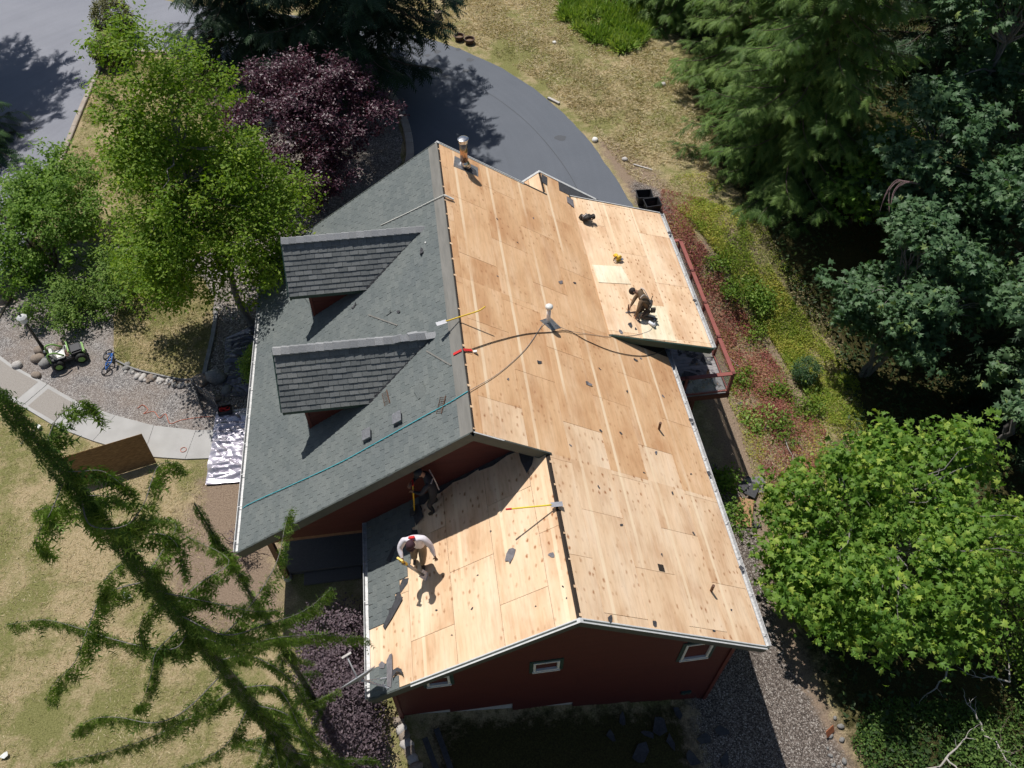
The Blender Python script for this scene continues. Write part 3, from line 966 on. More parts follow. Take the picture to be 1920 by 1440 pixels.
# ---- kerbs: a pale concrete edging round the planted island
def kerb(name, line, w=0.22, h=0.12, mt='kerb', seg=1.1):
    root = empty(name)
    tag(root, kind='structure')
    P = smooth_path([(p[0], p[1], 0) for p in line], 8)
    L = [0]
    for i in range(len(P) - 1): L.append(L[-1] + (P[i + 1] - P[i]).length)
    def at(s):
        s = min(max(s, 0), L[-1] - 1e-6)
        i = max(k for k in range(len(L)) if L[k] <= s)
        i = min(i, len(P) - 2)
        return P[i].lerp(P[i + 1], (s - L[i]) / max(L[i + 1] - L[i], 1e-9))
    n = max(1, int(L[-1] / seg))
    for k in range(n):
        a = at(L[-1] * k / n + 0.006); b = at(L[-1] * (k + 1) / n - 0.006)
        d = (b - a).normalized(); nn = Vector((-d.y, d.x, 0))
        mb = MB()
        hh = h + random.uniform(-0.008, 0.008)
        c = 0.025
        prof = [(-w / 2, -0.1), (w / 2, -0.1), (w / 2, hh - c), (w / 2 - c, hh), (-w / 2 + c, hh), (-w / 2, hh - c)]
        va = [a + nn * p + Vector((0, 0, z)) for p, z in prof]; vb = [b + nn * p + Vector((0, 0, z)) for p, z in prof]
        mb.add(va + vb, [tuple(range(6)), tuple(range(6, 12))] + [(i, (i + 1) % 6, 6 + (i + 1) % 6, 6 + i) for i in range(6)])
        mb.build('kerb_stone', mt, root)
    return root


kerb('kerb', KERB_L + ISL_T[1:])
kerb('kerb', ISL_R, w=0.34, h=0.16, mt='kerb', seg=0.42)

# ---- planted island: dry grass at the top, gravel and bark beds lower down
isl = KERB_L[1:] + ISL_T[1:] + ISL_R[1:] + [(-4.5, 14.2), (-6.3, 12.5), (-7.0, 15.5), (-9, 17.0), (-12.0, 17.5), (-15.2, 17.0), (-16.2, 16.8)]
BED = [(-16.5, 11.0), (-16.35, 12.35), (-16.26, 13.22), (-16.2, 15.2), (-14.5, 16.2), (-11.5, 15.4), (-9.5, 14.6), (-7.8, 16.0), (-5.6, 14.0), (-5.6, 5.6), (-7.3, 5.9)] + WALK_T[-2:0:-1]
tag(sheet('gravel_bed', BED, 0.02, 'gravel', jitter=0.0), kind='structure')
PATCH = [(-11.62, 9.37), (-10.84, 8.95), (-10.12, 8.62), (-9.19, 8.28), (-8.75, 8.30), (-8.66, 9.07), (-8.62, 10.06), (-8.60, 11.11), (-8.71, 12.22), (-9.2, 13.4), (-10.75, 13.8), (-12.0, 13.2), (-12.2, 11.6), (-11.9, 10.2)]
gm = MATS['ground']
tag(sheet('lawn_patch', PATCH, 0.05, 'ground', jitter=0.12, thick=0.05), kind='structure')
BARK = [(-8.55, 8.0), (-8.6, 9.1), (-8.5, 11.2), (-8.6, 12.4), (-7.6, 14.2), (-6.0, 13.8), (-5.6, 10), (-5.6, 6.2), (-7.4, 6.8)]
tag(sheet('bark_bed', BARK, 0.03, 'bark_gravel', jitter=0.15), kind='structure')
MAPLE_BED = [(-1.3, 21.3), (-1.45, 23.0), (-1.9, 24.5), (-2.9, 25.6), (-5.5, 25.0), (-8.5, 24.0), (-9.0, 20), (-8.0, 16.5), (-5.5, 13.5), (-3.4, 14.6), (-2.3, 16.5), (-1.6, 18.3)]
tag(sheet('bark_bed', MAPLE_BED, 0.032, 'bark_gravel', jitter=0.2), kind='structure')

# ---- concrete walk: one slab after another with dark joints
walk = empty('walkway'); tag(walk, kind='structure')
J = [0, 1, 3, 5, 6, 7, 8]
slabs = [([WALK_B[0], WALK_B[1], WALK_B[2]], [WALK_T[0], WALK_T[1], WALK_T[2], WALK_T[3]]),
         ([WALK_B[2], WALK_B[3]], [WALK_T[3], WALK_T[4]]),
         ([WALK_B[3], WALK_B[4]], [WALK_T[4], WALK_T[5]]),
         ([WALK_B[4], WALK_B[5]], [WALK_T[5], WALK_T[6]]),
         ([WALK_B[5], WALK_B[6]], [WALK_T[6], WALK_T[7]]),
         ([WALK_B[6], WALK_B[7]], [WALK_T[7], WALK_T[8]])]
for k, (bt, tp) in enumerate(slabs):
    poly = bt + tp[::-1]
    c = np.mean(np.array(poly), 0)
    poly = [(c[0] + (p[0] - c[0]) * 0.992, c[1] + (p[1] - c[1]) * 0.992) for p in poly]
    o = sheet('slab', poly, 0.045, 'concrete', walk, thick=0.12)
    if k < 2:
        ins = [(c[0] + (p[0] - c[0]) * 0.80, c[1] + (p[1] - c[1]) * 0.78) for p in poly]
        sheet('aggregate_panel', ins, 0.049, 'aggregate', walk)


# ================================================================== the house
tag(HOUSE, 'red lap-sided house with its roof half stripped to bare plywood', 'house')
ZR = 6.9; P = 0.67; CS = math.sqrt(1 + P * P)
XL, XR = -6.05, 6.31            # eaves of the main roof
Y0, Y1 = 0.0, 10.77             # near and far gable ends
XW = 1.68; ZW = ZR - P * XW      # ridge of the near wing
YW = -4.0; XWL = -2.85
XF = 3.37; ZF = ZR - P * XF; YF = 11.98
XS0, ZS0, XS1, ZS1 = 4.35, 3.99, 7.63, 2.92   # low shed roof over the deck
YS0, YS1 = 4.98, 11.38
Vz = Vector((0, 0, 1)); Vy = Vector((0, 1, 0)); Vx = Vector((1, 0, 0))
n_rr = Vector((P, 0, 1)).normalized(); n_rl = Vector((-P, 0, 1)).normalized()
d_rr = Vector((1, 0, -P)).normalized(); d_rl = Vector((-1, 0, -P)).normalized()
# frames: e1 down the slope (from the ridge), e2 along +y
F_RR = (Vector((0, 0, ZR)), d_rr, Vy, n_rr)
F_RL = (Vector((0, 0, ZR)), d_rl, Vy, n_rl)
F_WL = (Vector((XW, 0, ZW)), d_rl, Vy, n_rl)
F_FL = (Vector((XF, 0, ZF)), d_rl, Vy, n_rl)
sl = (ZS0 - ZS1) / (XS1 - XS0)
n_s = Vector((sl, 0, 1)).normalized(); d_s = Vector((1, 0, -sl)).normalized()
F_S = (Vector((XS0, 0, ZS0)), d_s, Vy, n_s)
LS = math.hypot(XS1 - XS0, ZS0 - ZS1)
rect = lambda a, b, c, d: [(a, c), (b, c), (b, d), (a, d)]


def on(F, s, t, h=0.0):
    return F[0] + F[1] * s + F[2] * t + F[3] * h


# ---- roof: boards under the covering
roof = empty('roof'); roof.parent = HOUSE
mb = MB()
TH = 0.19
mb.prism(rect(0.02, -XL * CS - 0.02, Y0 + .01, Y1 - .01), F_RL, -TH, -0.016)
mb.prism(rect(0.02, XR * CS - 0.02, Y0 + .01, Y1 - .01), F_RR, -TH, -0.016)
mb.prism(rect(XW * CS + 0.02, XR * CS - 0.02, YW + .01, Y0 + .01), F_RR, -TH, -0.016)
mb.prism(rect(0.02, (XW - XWL) * CS - 0.02, YW + .01, 0.5), F_WL, -TH, -0.016)
mb.prism(rect(XF * CS + 0.02, XR * CS - .02, Y1 - .01, YF - .01), F_RR, -TH, -0.016)
mb.prism(rect(0.02, 2.9, Y1 - .3, YF - .01), F_FL, -TH, -0.016)
mb.prism(rect(0.02, LS - 0.02, YS0 + .01, YS1 - .01), F_S, -0.14, -0.016)
mb.build('roof_boards', 'roof_base', roof)

# ---- plywood, sheet by sheet
sheet_cache = {}


def ply_field(F, wins, s0, rows, w=1.22, L=2.44, tone='plywood', t_lo=-5.0, t_hi=13.0, phase=0.0, gap=0.005, th=0.012, near=None):
    for i in range(rows):
        sa = s0 + i * w; sb = sa + w
        t = t_lo + phase + (L / 2 if i % 2 else 0) - L
        while t < t_hi:
            full = rect(sa + gap, sb - gap, t + gap, t + L - gap)
            for wn_ in wins:
                c = clip(full, wn_)
                if not c: continue
                cx_ = sum(p[0] for p in c) / len(c); cy_ = sum(p[1] for p in c) / len(c)
                O = on(F, cx_, cy_)
                loc = [(p[0] - cx_, p[1] - cy_) for p in c]
                lift = random.uniform(0, 0.004)
                Z = Vector((0, 0, 0))
                m = MB(); m.prism(loc, (Z, F[1], F[2], F[3]), -0.016 + 0.004, lift)
                tn = tone
                if near is not None and cy_ < near: tn = 'plywood_near'
                m.build('plywood_sheet', tn, roof, O)
            t += L


sR = XR * CS
ply_field(F_RR, [rect(0.072, sR - .01, Y0, min(YS0, Y1)), rect(0.072, 4.365 * CS, YS0, Y1),
                 rect(XW * CS + .065, sR - .01, YW + .02, Y0)], sR - 7 * 1.22 - .01, 7, near=0.8)
ply_field(F_RR, [rect(XF * CS + .05, 4.30 * CS, Y1, YF - .02), rect(4.30 * CS, sR, YS1 + .03, YF - .02)], sR - 7 * 1.22, 7, tone='plywood')
ply_field(F_WL, [rect(0.07, (XW - XWL) * CS - .01, YW + .02, 0.5)], (XW - XWL) * CS - 5 * 1.22, 5, phase=0.7, tone='plywood_near')
ply_field(F_FL, [rect(0.05, 2.9, Y1 - .28, YF - .02)], 2.9 - 3 * 1.22, 3, tone='plywood_near')
ply_field(F_S, [rect(0.014, LS - .01, YS0 + .02, YS1 - .02)], LS - 3 * 1.22, 3, phase=0.4, tone='plywood_near')

# ridge slots are bridged by scraps of sheathing
for s_x, y_a, y_b, zz in ((0.035, Y0 + .1, Y1 - .1, ZR), (XW + 0.03, YW + .1, Y0 - .1, ZW), (XF + .02, Y1 + .1, YF - .1, ZF)):
    y_ = y_a
    while y_ < y_b:
        m = MB(); m.box((0, 0, 0), (0.075, random.uniform(0.03, 0.07), 0.012), Matrix.Rotation(0.59, 3, 'Y'))
        m.build('ridge_block', 'plywood_near', roof, (s_x + .01, y_, zz - P * (s_x + .01 - (0 if zz == ZR else (XW if zz == ZW else XF))) * 1 - .004))
        y_ += random.choice((0.61, 0.61, 1.22))

# ---- shingles
def tab_mesh(w, e, th, mt):
    m = MB()
    a, b = w / 2, e / 2
    m.add([(-b, -a, 0.003), (-b, a, 0.003), (b, a, th), (b, -a, th), (b, a, 0), (b, -a, 0), (-b, -a, 0), (-b, a, 0)],
          [(0, 3, 2, 1), (3, 5, 4, 2), (0, 6, 5, 3), (1, 2, 4, 7)])
    me = m.mesh('shingle', mt)
    return me


def shingle_run(F, wins, s_top, s_bot, t0, t1, e, w, th, matname, parts, part_parent, rest_name, rest_parent, first=None, lift=0.0, drop=0.0):
    """courses of tabs; those chosen by `first` become objects of their own, the rest one mesh"""
    big = MB(); rn = []
    tri = []
    n = int(math.ceil((s_bot - s_top) / e))
    cand = []
    for i in range(n):
        sa = s_bot - (i + 1) * e; sb = sa + e
        if sa < s_top - e * 0.6: break
        t = t0 - w + (w * 0.5 if i % 2 else 0) + random.uniform(-.02, .02)
        while t < t1:
            c = rect(sa, sb + random.uniform(-.004, .006), t + .004, t + w - .004)
            for wn_ in wins:
                k = clip(c, wn_)
                if k and random.random() >= drop:
                    cand.append(k)
            t += w
    out = []
    for k in cand:
        cs = sum(p[0] for p in k) / len(k); ct = sum(p[1] for p in k) / len(k)
        out.append((k, cs, ct))
    if first:
        out.sort(key=first)
    made = 0
    R3_ = Matrix((F[1], F[2], F[3])).transposed()
    for k, cs, ct in out:
        s_lo = min(p[0] for p in k); s_hi = max(p[0] for p in k)
        tk = th * random.uniform(0.8, 1.25)
        def h_(s): return 0.003 + (tk - 0.003) * (s - s_lo) / max(s_hi - s_lo, 1e-6)
        nV = len(k)
        if made < parts:
            top = [R3_ @ Vector((p[0] - cs, p[1] - ct, h_(p[0]) + lift)) for p in k]
            bot = [R3_ @ Vector((p[0] - cs, p[1] - ct, -0.004)) for p in k]
            m = MB(); m.add(top + bot, [tuple(range(nV))] + [(i, (i + 1) % nV, nV + (i + 1) % nV, nV + i) for i in range(nV)])
            m.build('shingle', matname, part_parent, on(F, cs, ct))
            made += 1
        else:
            top = [on(F, p[0], p[1], h_(p[0]) + lift) for p in k]; bot = [on(F, p[0], p[1], -0.004) for p in k]
            big.add(top + bot, [tuple(range(nV))] + [(i, (i + 1) % nV, nV + (i + 1) % nV, nV + i) for i in range(nV)])
            rn += [random.random()] * (2 * nV)
    if big.v:
        o = big.build(rest_name, matname, rest_parent)
        a = o.data.attributes.new('rnd', 'FLOAT', 'POINT')
        if len(rn) == len(o.data.vertices): a.data.foreach_set('value', rn)
        o['kind'] = 'stuff'


sL = -XL * CS
shingle_run(F_RL, [rect(0.30, sL, Y0, Y1)], 0.30, sL, Y0, Y1, 0.142, 0.30, 0.018, 'shingle', 70, roof, 'shingles', roof, first=lambda q: q[2])
m = MB(); m.prism(rect(0.0, 0.33, Y0 + .005, Y1 - .005), F_RL, -0.016, 0.012); m.build('ridge_strip', 'ridge_strip', roof)

# the old shingles still on the near wing: a ragged band by the left eave and a scrap in the corner
sWL = (XW - XWL) * CS
edge = [(-3, 4.05), (-2.6, 4.95), (-2.3, 4.9), (-1.9, 4.55), (-1.4, 4.25), (-0.95, 4.05), (-.45, 3.95), (0.0, 3.8), (0.5, 3.7)]
def edge_s(t):
    pts = [(-2.42, 5.35), (-2.35, 4.98), (-1.9, 4.58), (-1.4, 4.27), (-0.97, 4.1), (-0.44, 3.98), (0.0, 3.88), (0.5, 3.8)]
    return float(np.interp(t, [p[0] for p in pts], [p[1] for p in pts]))
wins = []
t = -2.40
while t < 0.5:
    wins.append(rect(edge_s(t + .07) + random.uniform(-.05, .07), sWL, t, t + 0.14)); t += 0.14
t_ = [w_[0][1] for w_ in wins]
shingle_run(F_WL, [rect(edge_s(-2.4 + .3 * k + .15) + random.uniform(-.06, .06), sWL, -2.40 + .3 * k, -2.10 + .3 * k) for k in range(10)], 3.7, sWL, -2.4, .5, 0.142, 0.30, 0.013, 'shingle', 0, roof, 'old_shingles', roof, lift=0.014)
shingle_run(F_WL, [rect(4.62, sWL, YW, -3.72), rect(4.95, sWL, -3.72, -3.35)], 4.5, sWL, YW, -3.3, 0.142, 0.30, 0.013, 'shingle', 0, roof, 'old_shingles', roof, lift=0.014)
# felt under and beyond the ragged edge
for k, (t0_, t1_, g) in enumerate(((-1.95, -1.5, .22), (-2.3, -1.9, .3), (-1.3, -0.9, .1), (-0.75, -0.35, .16), (-.2, .3, .2))):
    a = [(edge_s(t0_) + .05, t0_), (edge_s(t1_) + .05, t1_), (edge_s(t1_) - g * .6, t1_ - .05), (edge_s((t0_ + t1_) / 2) - g, (t0_ + t1_) / 2 + .05), (edge_s(t0_) - g * .35, t0_ + .06)]
    m = MB(); m.prism(a, F_WL, 0.004, 0.011); m.build('felt_strip', 'felt', roof)
# felt collar left along the foot of the gable wall and the flap by the valley
for k, (a, b, g) in enumerate(((0.3, 1.1, .10), (1.1, 1.9, .16), (1.9, 2.7, .12), (2.7, 3.5, .2), (3.3, 3.9, .3))):
    q = [(a, .5), (b, .5), (b, .5 - g * .7), ((a + b) / 2, .5 - g), (a, .5 - g * .5)]
    m = MB(); m.prism(q, F_WL, 0.004, 0.012); m.build('felt_strip', 'felt', roof)
m = MB(); m.prism([(.25, .5), (.75, .5), (.72, .1), (.62, -.28), (.45, -.12), (.35, .12)], F_WL, 0.006, 0.014); m.build('felt_strip', 'felt', roof)
for q, h_, mt_ in (([(4.94, -3.87), (4.93, -3.31), (4.83, -3.19), (4.77, -3.19), (4.77, -3.54), (4.83, -3.93)], .045, 'felt_grey'), ([(4.77, -3.78), (4.71, -3.59), (4.59, -3.57), (4.48, -3.64), (4.45, -3.77), (4.52, -3.7), (4.62, -3.65)], .09, 'felt'),
                   ([(5.17, -3.32), (5.07, -3.27), (4.98, -3.36), (5.01, -3.45), (5.14, -3.41)], .04, 'felt_grey'), ([(5.01, -2.47), (4.57, -1.9), (4.46, -1.83), (4.40, -2.02), (4.72, -2.35), (4.96, -2.56)], .04, 'felt'),
                   ([(4.29, -0.47), (3.99, -0.44), (3.72, -0.63), (3.94, -0.9), (4.18, -0.73)], .05, 'felt'), ([(3.95, .1), (3.7, .2), (3.62, -.15), (3.85, -.3)], .05, 'felt'), ([(4.85, -.85), (4.6, -.55), (4.5, -.6), (4.72, -.95)], .03, 'felt')):
    m = MB(); m.prism(q, F_WL, h_ - .012, h_); m.build('felt_strip', mt_, roof)
# felt left on the far wing
m = MB(); m.prism([(4.30 * CS - .4, YS1 + .04), (4.30 * CS - .33, YF - .03), (sR - .02, YF - .03), (sR - .02, YS1 + .04)], F_RR, 0.004, 0.012); m.build('felt_strip', 'felt', roof)
m = MB(); m.prism([(4.05, 11.4), (4.25, 11.35), (4.35, 11.85), (4.12, 11.9)], F_RR, 0.006, 0.016); m.build('felt_strip', 'felt', roof)
m = MB(); m.prism([(5.0, 10.9), (5.25, 10.75), (5.3, 11.2), (5.05, 11.25)], F_RR, 0.006, 0.03); m.build('felt_strip', 'felt_grey', roof)
# square hole sawn in the wing roof
m = MB(); m.prism(rect(3.95 * CS - .09, 3.95 * CS + .09, -2.54, -2.36), F_RR, 0.003, 0.007); m.build('roof_hole', 'roof_base', roof)

# ---- rake boards, fascias, drip edges, gutters
def fascia(a, b, h, w, mt, name='fascia', dz=0.0):
    a = Vector(a) + Vz * (dz - h / 2); b = Vector(b) + Vz * (dz - h / 2)
    m = MB(); m.bar(a, b, w, h); m.build(name, mt, roof)


pt = lambda x_, y_, F: None
zr = lambda x_: ZR - P * abs(x_)
fascia((XL, Y0 - .02, zr(XL) - .0), (0, Y0 - .02, ZR), .26, .04, 'fascia')
fascia((0, Y0 - .021, ZR), (XW + .02, Y0 - .021, ZW), .26, .04, 'fascia')
fascia((XL, Y1 + .02, zr(XL)), (0, Y1 + .02, ZR), .24, .04, 'fascia')
fascia((0, Y1 + .021, ZR), (XF, Y1 + .021, ZF), .24, .04, 'fascia')
fascia((XWL, YW - .02, ZW - P * (XW - XWL)), (XW, YW - .02, ZW), .24, .04, 'fascia')
fascia((XW, YW - .021, ZW), (XR, YW - .021, zr(XR)), .24, .04, 'fascia')
fascia((XF, YF + .02, ZF), (XR, YF + .02, zr(XR)), .2, .04, 'fascia')
fascia((XF, YF + .021, ZF), (XF - 2.4, YF + .021, ZF - 2.4 * P), .2, .04, 'fascia')
fascia((XS0 - .25, YS0 - .02, ZS0 + .25 * sl), (XS1, YS0 - .02, ZS1), .22, .04, 'green_trim')
fascia((XS0 - .25, YS1 + .02, ZS0 + .25 * sl), (XS1, YS1 + .02, ZS1), .2, .04, 'green_trim')


def drip(a, b, w=0.10, up=0.016):
    m = MB(); m.bar(Vector(a) + Vz * up, Vector(b) + Vz * up, w, 0.012); m.build('drip_edge', 'white_metal', roof)


drip((XWL + .95, YW - .022, ZW - P * (XW - XWL - .95)), (XW, YW - .022, ZW))
drip((XW, YW - .0225, ZW), (XR, YW - .0225, zr(XR)))
drip((0, Y1 + .022, ZR), (XF - .7, Y1 + .022, zr(XF - .7)))
drip((XL, Y1 + .0225, zr(XL)), (0, Y1 + .0225, ZR), .03)
drip((XF, YF + .022, ZF), (XS1 - 2.2, YF + .022, zr(XS1 - 2.2)))
drip((XF, YF + .0225, ZF), (XF - 2.4, YF + .0225, ZF - 2.4 * P))
drip((XS0, YS1 + .022, ZS0), (XS1, YS1 + .022, ZS1), .03)
drip((0.02, Y0 - .0225, ZR), (XW, Y0 - .0225, ZW), .03)
# frayed edge of the shingles on the near rake
for k in range(26):
    t = random.uniform(0.3, sL - .2)
    m = MB(); m.prism([(t, -.045 - random.random() * .02), (t + random.uniform(.05, .2), -.04), (t + .18, .02), (t - .02, .02)], F_RL, .002, .012)
    m.build('shingle_edge', 'felt', roof)


def gutter(x_, z_, ya, yb, out, w=0.13, h=0.11, name='gutter', parent=None):
    s = 1 if out > 0 else -1
    m = MB()
    t = .012
    prof = [(0, 0), (s * t, 0), (s * t, -h + t), (s * (w - t) * .8, -h + t), (s * (w - t), -.03), (s * (w - t), 0.0), (s * w, 0.0), (s * w, -.035), (s * w * .82, -h), (0, -h)]
    a = [Vector((x_ + p, ya, z_ + q_)) for p, q_ in prof]; b = [Vector((x_ + p, yb, z_ + q_)) for p, q_ in prof]
    n = len(prof)
    m.add(a + b, [(i, (i + 1) % n, n + (i + 1) % n, n + i) for i in range(n)])
    m.add([a[0], a[6], a[7], a[8], a[9]], [(0, 1, 2, 3, 4)]); m.add([b[0], b[6], b[7], b[8], b[9]], [(0, 1, 2, 3, 4)])
    g = m.build(name, 'gutter', parent or roof)
    # hangers
    k = 0; y_ = ya + .3
    while y_ < yb:
        q = MB(); q.box((x_ + s * w / 2, y_, z_ - .008), (w, .02, .008)); q.build('gutter_hanger', 'gutter', parent or roof); y_ += 1.0
    return g


gutter(XL, zr(XL) - .0, Y0 + .02, Y1, -1)
gutter(XWL, ZW - P * (XW - XWL), YW + .02, 0.48, -1)
gutter(XR, zr(XR), YW + .02, YS0 + .4, 1)
gutter(XS1, ZS1, YS0 + .02, YS1, 1)
for x_, y_, z_ in ((XS1 + .06, 10.3, ZS1 + .02), (XS1 + .02, 7.0, ZS1 + .02), (XR + .03, 2.6, zr(XR) + .02), (XR + .03, -2.0, zr(XR) + .02), (XR + .02, .8, zr(XR) + .02)):
    m = MB(); m.box((0, 0, 0), (.09, .12, .02), Matrix.Rotation(random.random(), 3, 'Z')); m.build('gutter_debris', 'felt', roof, (x_, y_, z_))

# ---- walls: a core and lap siding, board by board
def wall(name, F, poly, th=0.12, board=0.18, holes=(), mt='siding', clad=True):
    """F: origin, along, up, outward"""
    core = MB(); core.prism(poly, F, -th, 0.0)
    w = core.build(name, mt, HOUSE)
    if clad:
        lo = min(p[1] for p in poly); hi = max(p[1] for p in poly)
        a0 = min(p[0] for p in poly); a1 = max(p[0] for p in poly)
        win = ccw(poly)
        z_ = lo
        while z_ < hi:
            segs = [(a0, a1)]
            for (h0, h1, v0, v1) in holes:
                if z_ + board > v0 and z_ < v1:
                    ns = []
                    for (p, q_) in segs:
                        if h1 <= p or h0 >= q_: ns.append((p, q_))
                        else:
                            if h0 > p: ns.append((p, h0))
                            if h1 < q_: ns.append((h1, q_))
                    segs = ns
            for (p, q_) in segs:
                k = clip(rect(p, q_, z_, z_ + board - .004), win)
                if not k: continue
                n = len(k)
                dd = lambda v: 0.024 - 0.016 * (v - z_) / board
                O = F[0]
                top = [O + F[1] * v[0] + F[2] * v[1] + F[3] * dd(v[1]) for v in k]
                bot = [O + F[1] * v[0] + F[2] * v[1] + F[3] * 0.001 for v in k]
                m = MB(); m.add(top + bot, [tuple(range(n))] + [(i, (i + 1) % n, n + (i + 1) % n, n + i) for i in range(n)])
                m.build('siding_board', mt, w)
            z_ += board
    return w


YG = 0.5; YNW = -3.63; XWW = -2.42; XRW = 5.78; XLW = -5.55
OUT_Y = -Vy
F_NW = (Vector((0, YNW, 0)), Vx, Vz, OUT_Y)
und = lambda x_: ZW - P * abs(x_ - XW) - .24
steps = [(-2.42, -1.22, 0.12), (-1.22, 0.39, -.10), (0.39, 2.0, -.66), (2.0, 3.62, -1.26), (3.62, 4.8, -1.62), (4.8, 5.78, -1.95)]
NWW = [(-1.62, -1.08, 2.08, 2.62), (0.87, 1.49, 2.12, 2.65), (4.52, 5.21, 1.54, 2.52)]
poly = [(-2.42, steps[0][2])]
for a, b, z_ in steps: poly += [(a, z_), (b, z_)]
gable = [(XRW, und(XRW)), (XW, und(XW)), (XWW, und(XWW))]
for k, (a, b, z_) in enumerate(steps):
    # the wall steps down with the slope: one bay after another
    top = [(b, und(b))] + ([(XW, und(XW))] if a < XW < b else []) + [(a, und(a))]
    wall('wall', F_NW, [(a + .0005, z_), (b - .0005, z_)] + top, holes=[h for h in NWW if h[0] < b and h[1] > a])
    m = MB(); m.prism([(a + .002, tz(b, YNW) - .6), (b - .002, tz(b, YNW) - .6), (b - .002, z_), (a + .002, z_)], (Vector((0, YNW + .03, 0)), Vx, Vz, OUT_Y), -.12, 0.0)
    m.build('foundation', 'foundation', HOUSE)


def window(F, a, b, z0, z1, trim=0.09, frame='white_paint', tr='green_trim'):
    cx_, cz = (a + b) / 2, (z0 + z1) / 2; w, h = b - a, z1 - z0
    O = F[0] + F[1] * cx_ + F[2] * cz
    o = F[3]
    root = MB()
    fr = 0.055
    Z = (Vector((0, 0, 0)), F[1], F[2], o)
    for r in (rect(-w / 2, w / 2, -h / 2, -h / 2 + fr), rect(-w / 2, w / 2, h / 2 - fr, h / 2), rect(-w / 2, -w / 2 + fr, -h / 2 + fr, h / 2 - fr), rect(w / 2 - fr, w / 2, -h / 2 + fr, h / 2 - fr)):
        root.prism(r, Z, -.05, .055)
    wobj = root.build('window', frame, HOUSE, O)
    g = MB(); g.prism(rect(-w / 2 + fr, w / 2 - fr, -h / 2 + fr, h / 2 - fr), Z, -.03, -.012); g.build('pane', 'dark_glass', wobj)
    t = MB()
    for r in (rect(-w / 2 - trim, -w / 2 - .001, -h / 2 - trim, h / 2 + trim), rect(w / 2 + .001, w / 2 + trim, -h / 2 - trim, h / 2 + trim), rect(-w / 2, w / 2, h / 2 + .001, h / 2 + trim)):
        t.prism(r, Z, .0, .038)
    t.build('trim', tr, wobj)
    s = MB(); s.prism(rect(-w / 2 - .02, w / 2 + .02, -h / 2 - .045, -h / 2 - .001), Z, 0, .075); s.build('sill', frame, wobj)
    return wobj


for h in NWW: window(F_NW, *h)
m = MB(); m.box((0, 0, 0), (.27, .05, .14)); m.box((-.06, -.03, 0), (.05, .03, .09)); m.box((.07, -.03, 0), (.05, .03, .09)); m.build('meter_box', 'green_trim', HOUSE, (5.13, YNW - .05, -1.1))
m = MB(); m.tube([(5.45, YNW - .03, -1.45), (5.45, YNW - .1, -1.45), (5.45, YNW - .12, -1.5)], .018); m.build('hose_bib', 'steel', HOUSE)

# side walls of the wing and the house
F_WWL = (Vector((XWW, 0, 0)), -Vy, Vz, -Vx)
wall('wall', F_WWL, [(-YG - 2.1, 0.1), (-YNW, 0.1), (-YNW, und(XWW)), (-YG - 2.1, und(XWW))])
m = MB(); m.box((XWW - .012, YNW - .012, (und(XWW) - .3) / 2), (.1, .1, und(XWW) + .3)); m.build('corner_board', 'corner_trim', HOUSE)
m = MB(); m.box((XRW + .012, YNW - .012, (2.55 - 2.1) / 2), (.1, .1, 4.55)); m.build('corner_board', 'corner_trim', HOUSE)
F_RW = (Vector((XRW, 0, 0)), Vy, Vz, Vx)
RWIN = [(-2.2, -1.0, 0.6, 1.8), (1.2, 2.6, 0.5, 1.8), (6.0, 8.0, 0.62, 2.3)]
wall('wall', F_RW, [(YNW, -2.1), (Y1 - .35, -1.6), (Y1 - .35, zr(XRW) - .24), (YNW, zr(XRW) - .24)], holes=RWIN)
for h in RWIN: window(F_RW, *h)
F_LW = (Vector((XLW, 0, 0)), -Vy, Vz, -Vx)
LWIN = [(-9.2, -7.8, 0.9, 2.1), (-6.2, -4.6, 0.9, 2.1)]
wall('wall', F_LW, [(-(Y1 - .35), 0.1), (-2.6, 0.1), (-2.6, zr(XLW) - .24), (-(Y1 - .35), zr(XLW) - .24)], holes=LWIN)
for h in LWIN: window(F_LW, *h)
F_FW = (Vector((0, Y1 - .35, 0)), -Vx, Vz, Vy)
wall('wall', F_FW, [(-XRW, -0.3), (-XLW, -0.3), (-XLW, zr(XLW) - .24), (0, ZR - .25), (-XRW, zr(XRW) - .24)])
F_FF = (Vector((0, YF - .35, 0)), -Vx, Vz, Vy)
wall('wall', F_FF, [(-XRW, -.3), (-1.4, -.3), (-1.4, ZF - P * (XF - 1.4) - .22), (-XF, ZF - .24), (-XRW, zr(XRW) - .24)])
F_FS = (Vector((1.4, 0, 0)), -Vy, Vz, -Vx)
wall('wall', F_FS, [(-(YF - .36), -.3), (-(Y1 - .36), -.3), (-(Y1 - .36), ZF - P * (XF - 1.4) - .24), (-(YF - .36), ZF - P * (XF - 1.4) - .24)])
# near gable over the porch and behind the wing
F_G = (Vector((0, YG, 0)), Vx, Vz, OUT_Y)
wall('wall', F_G, [(XLW, 2.38), (1.75, 2.38), (1.75, zr(1.75) - .22), (0, ZR - .24), (XLW, zr(XLW) - .24)])
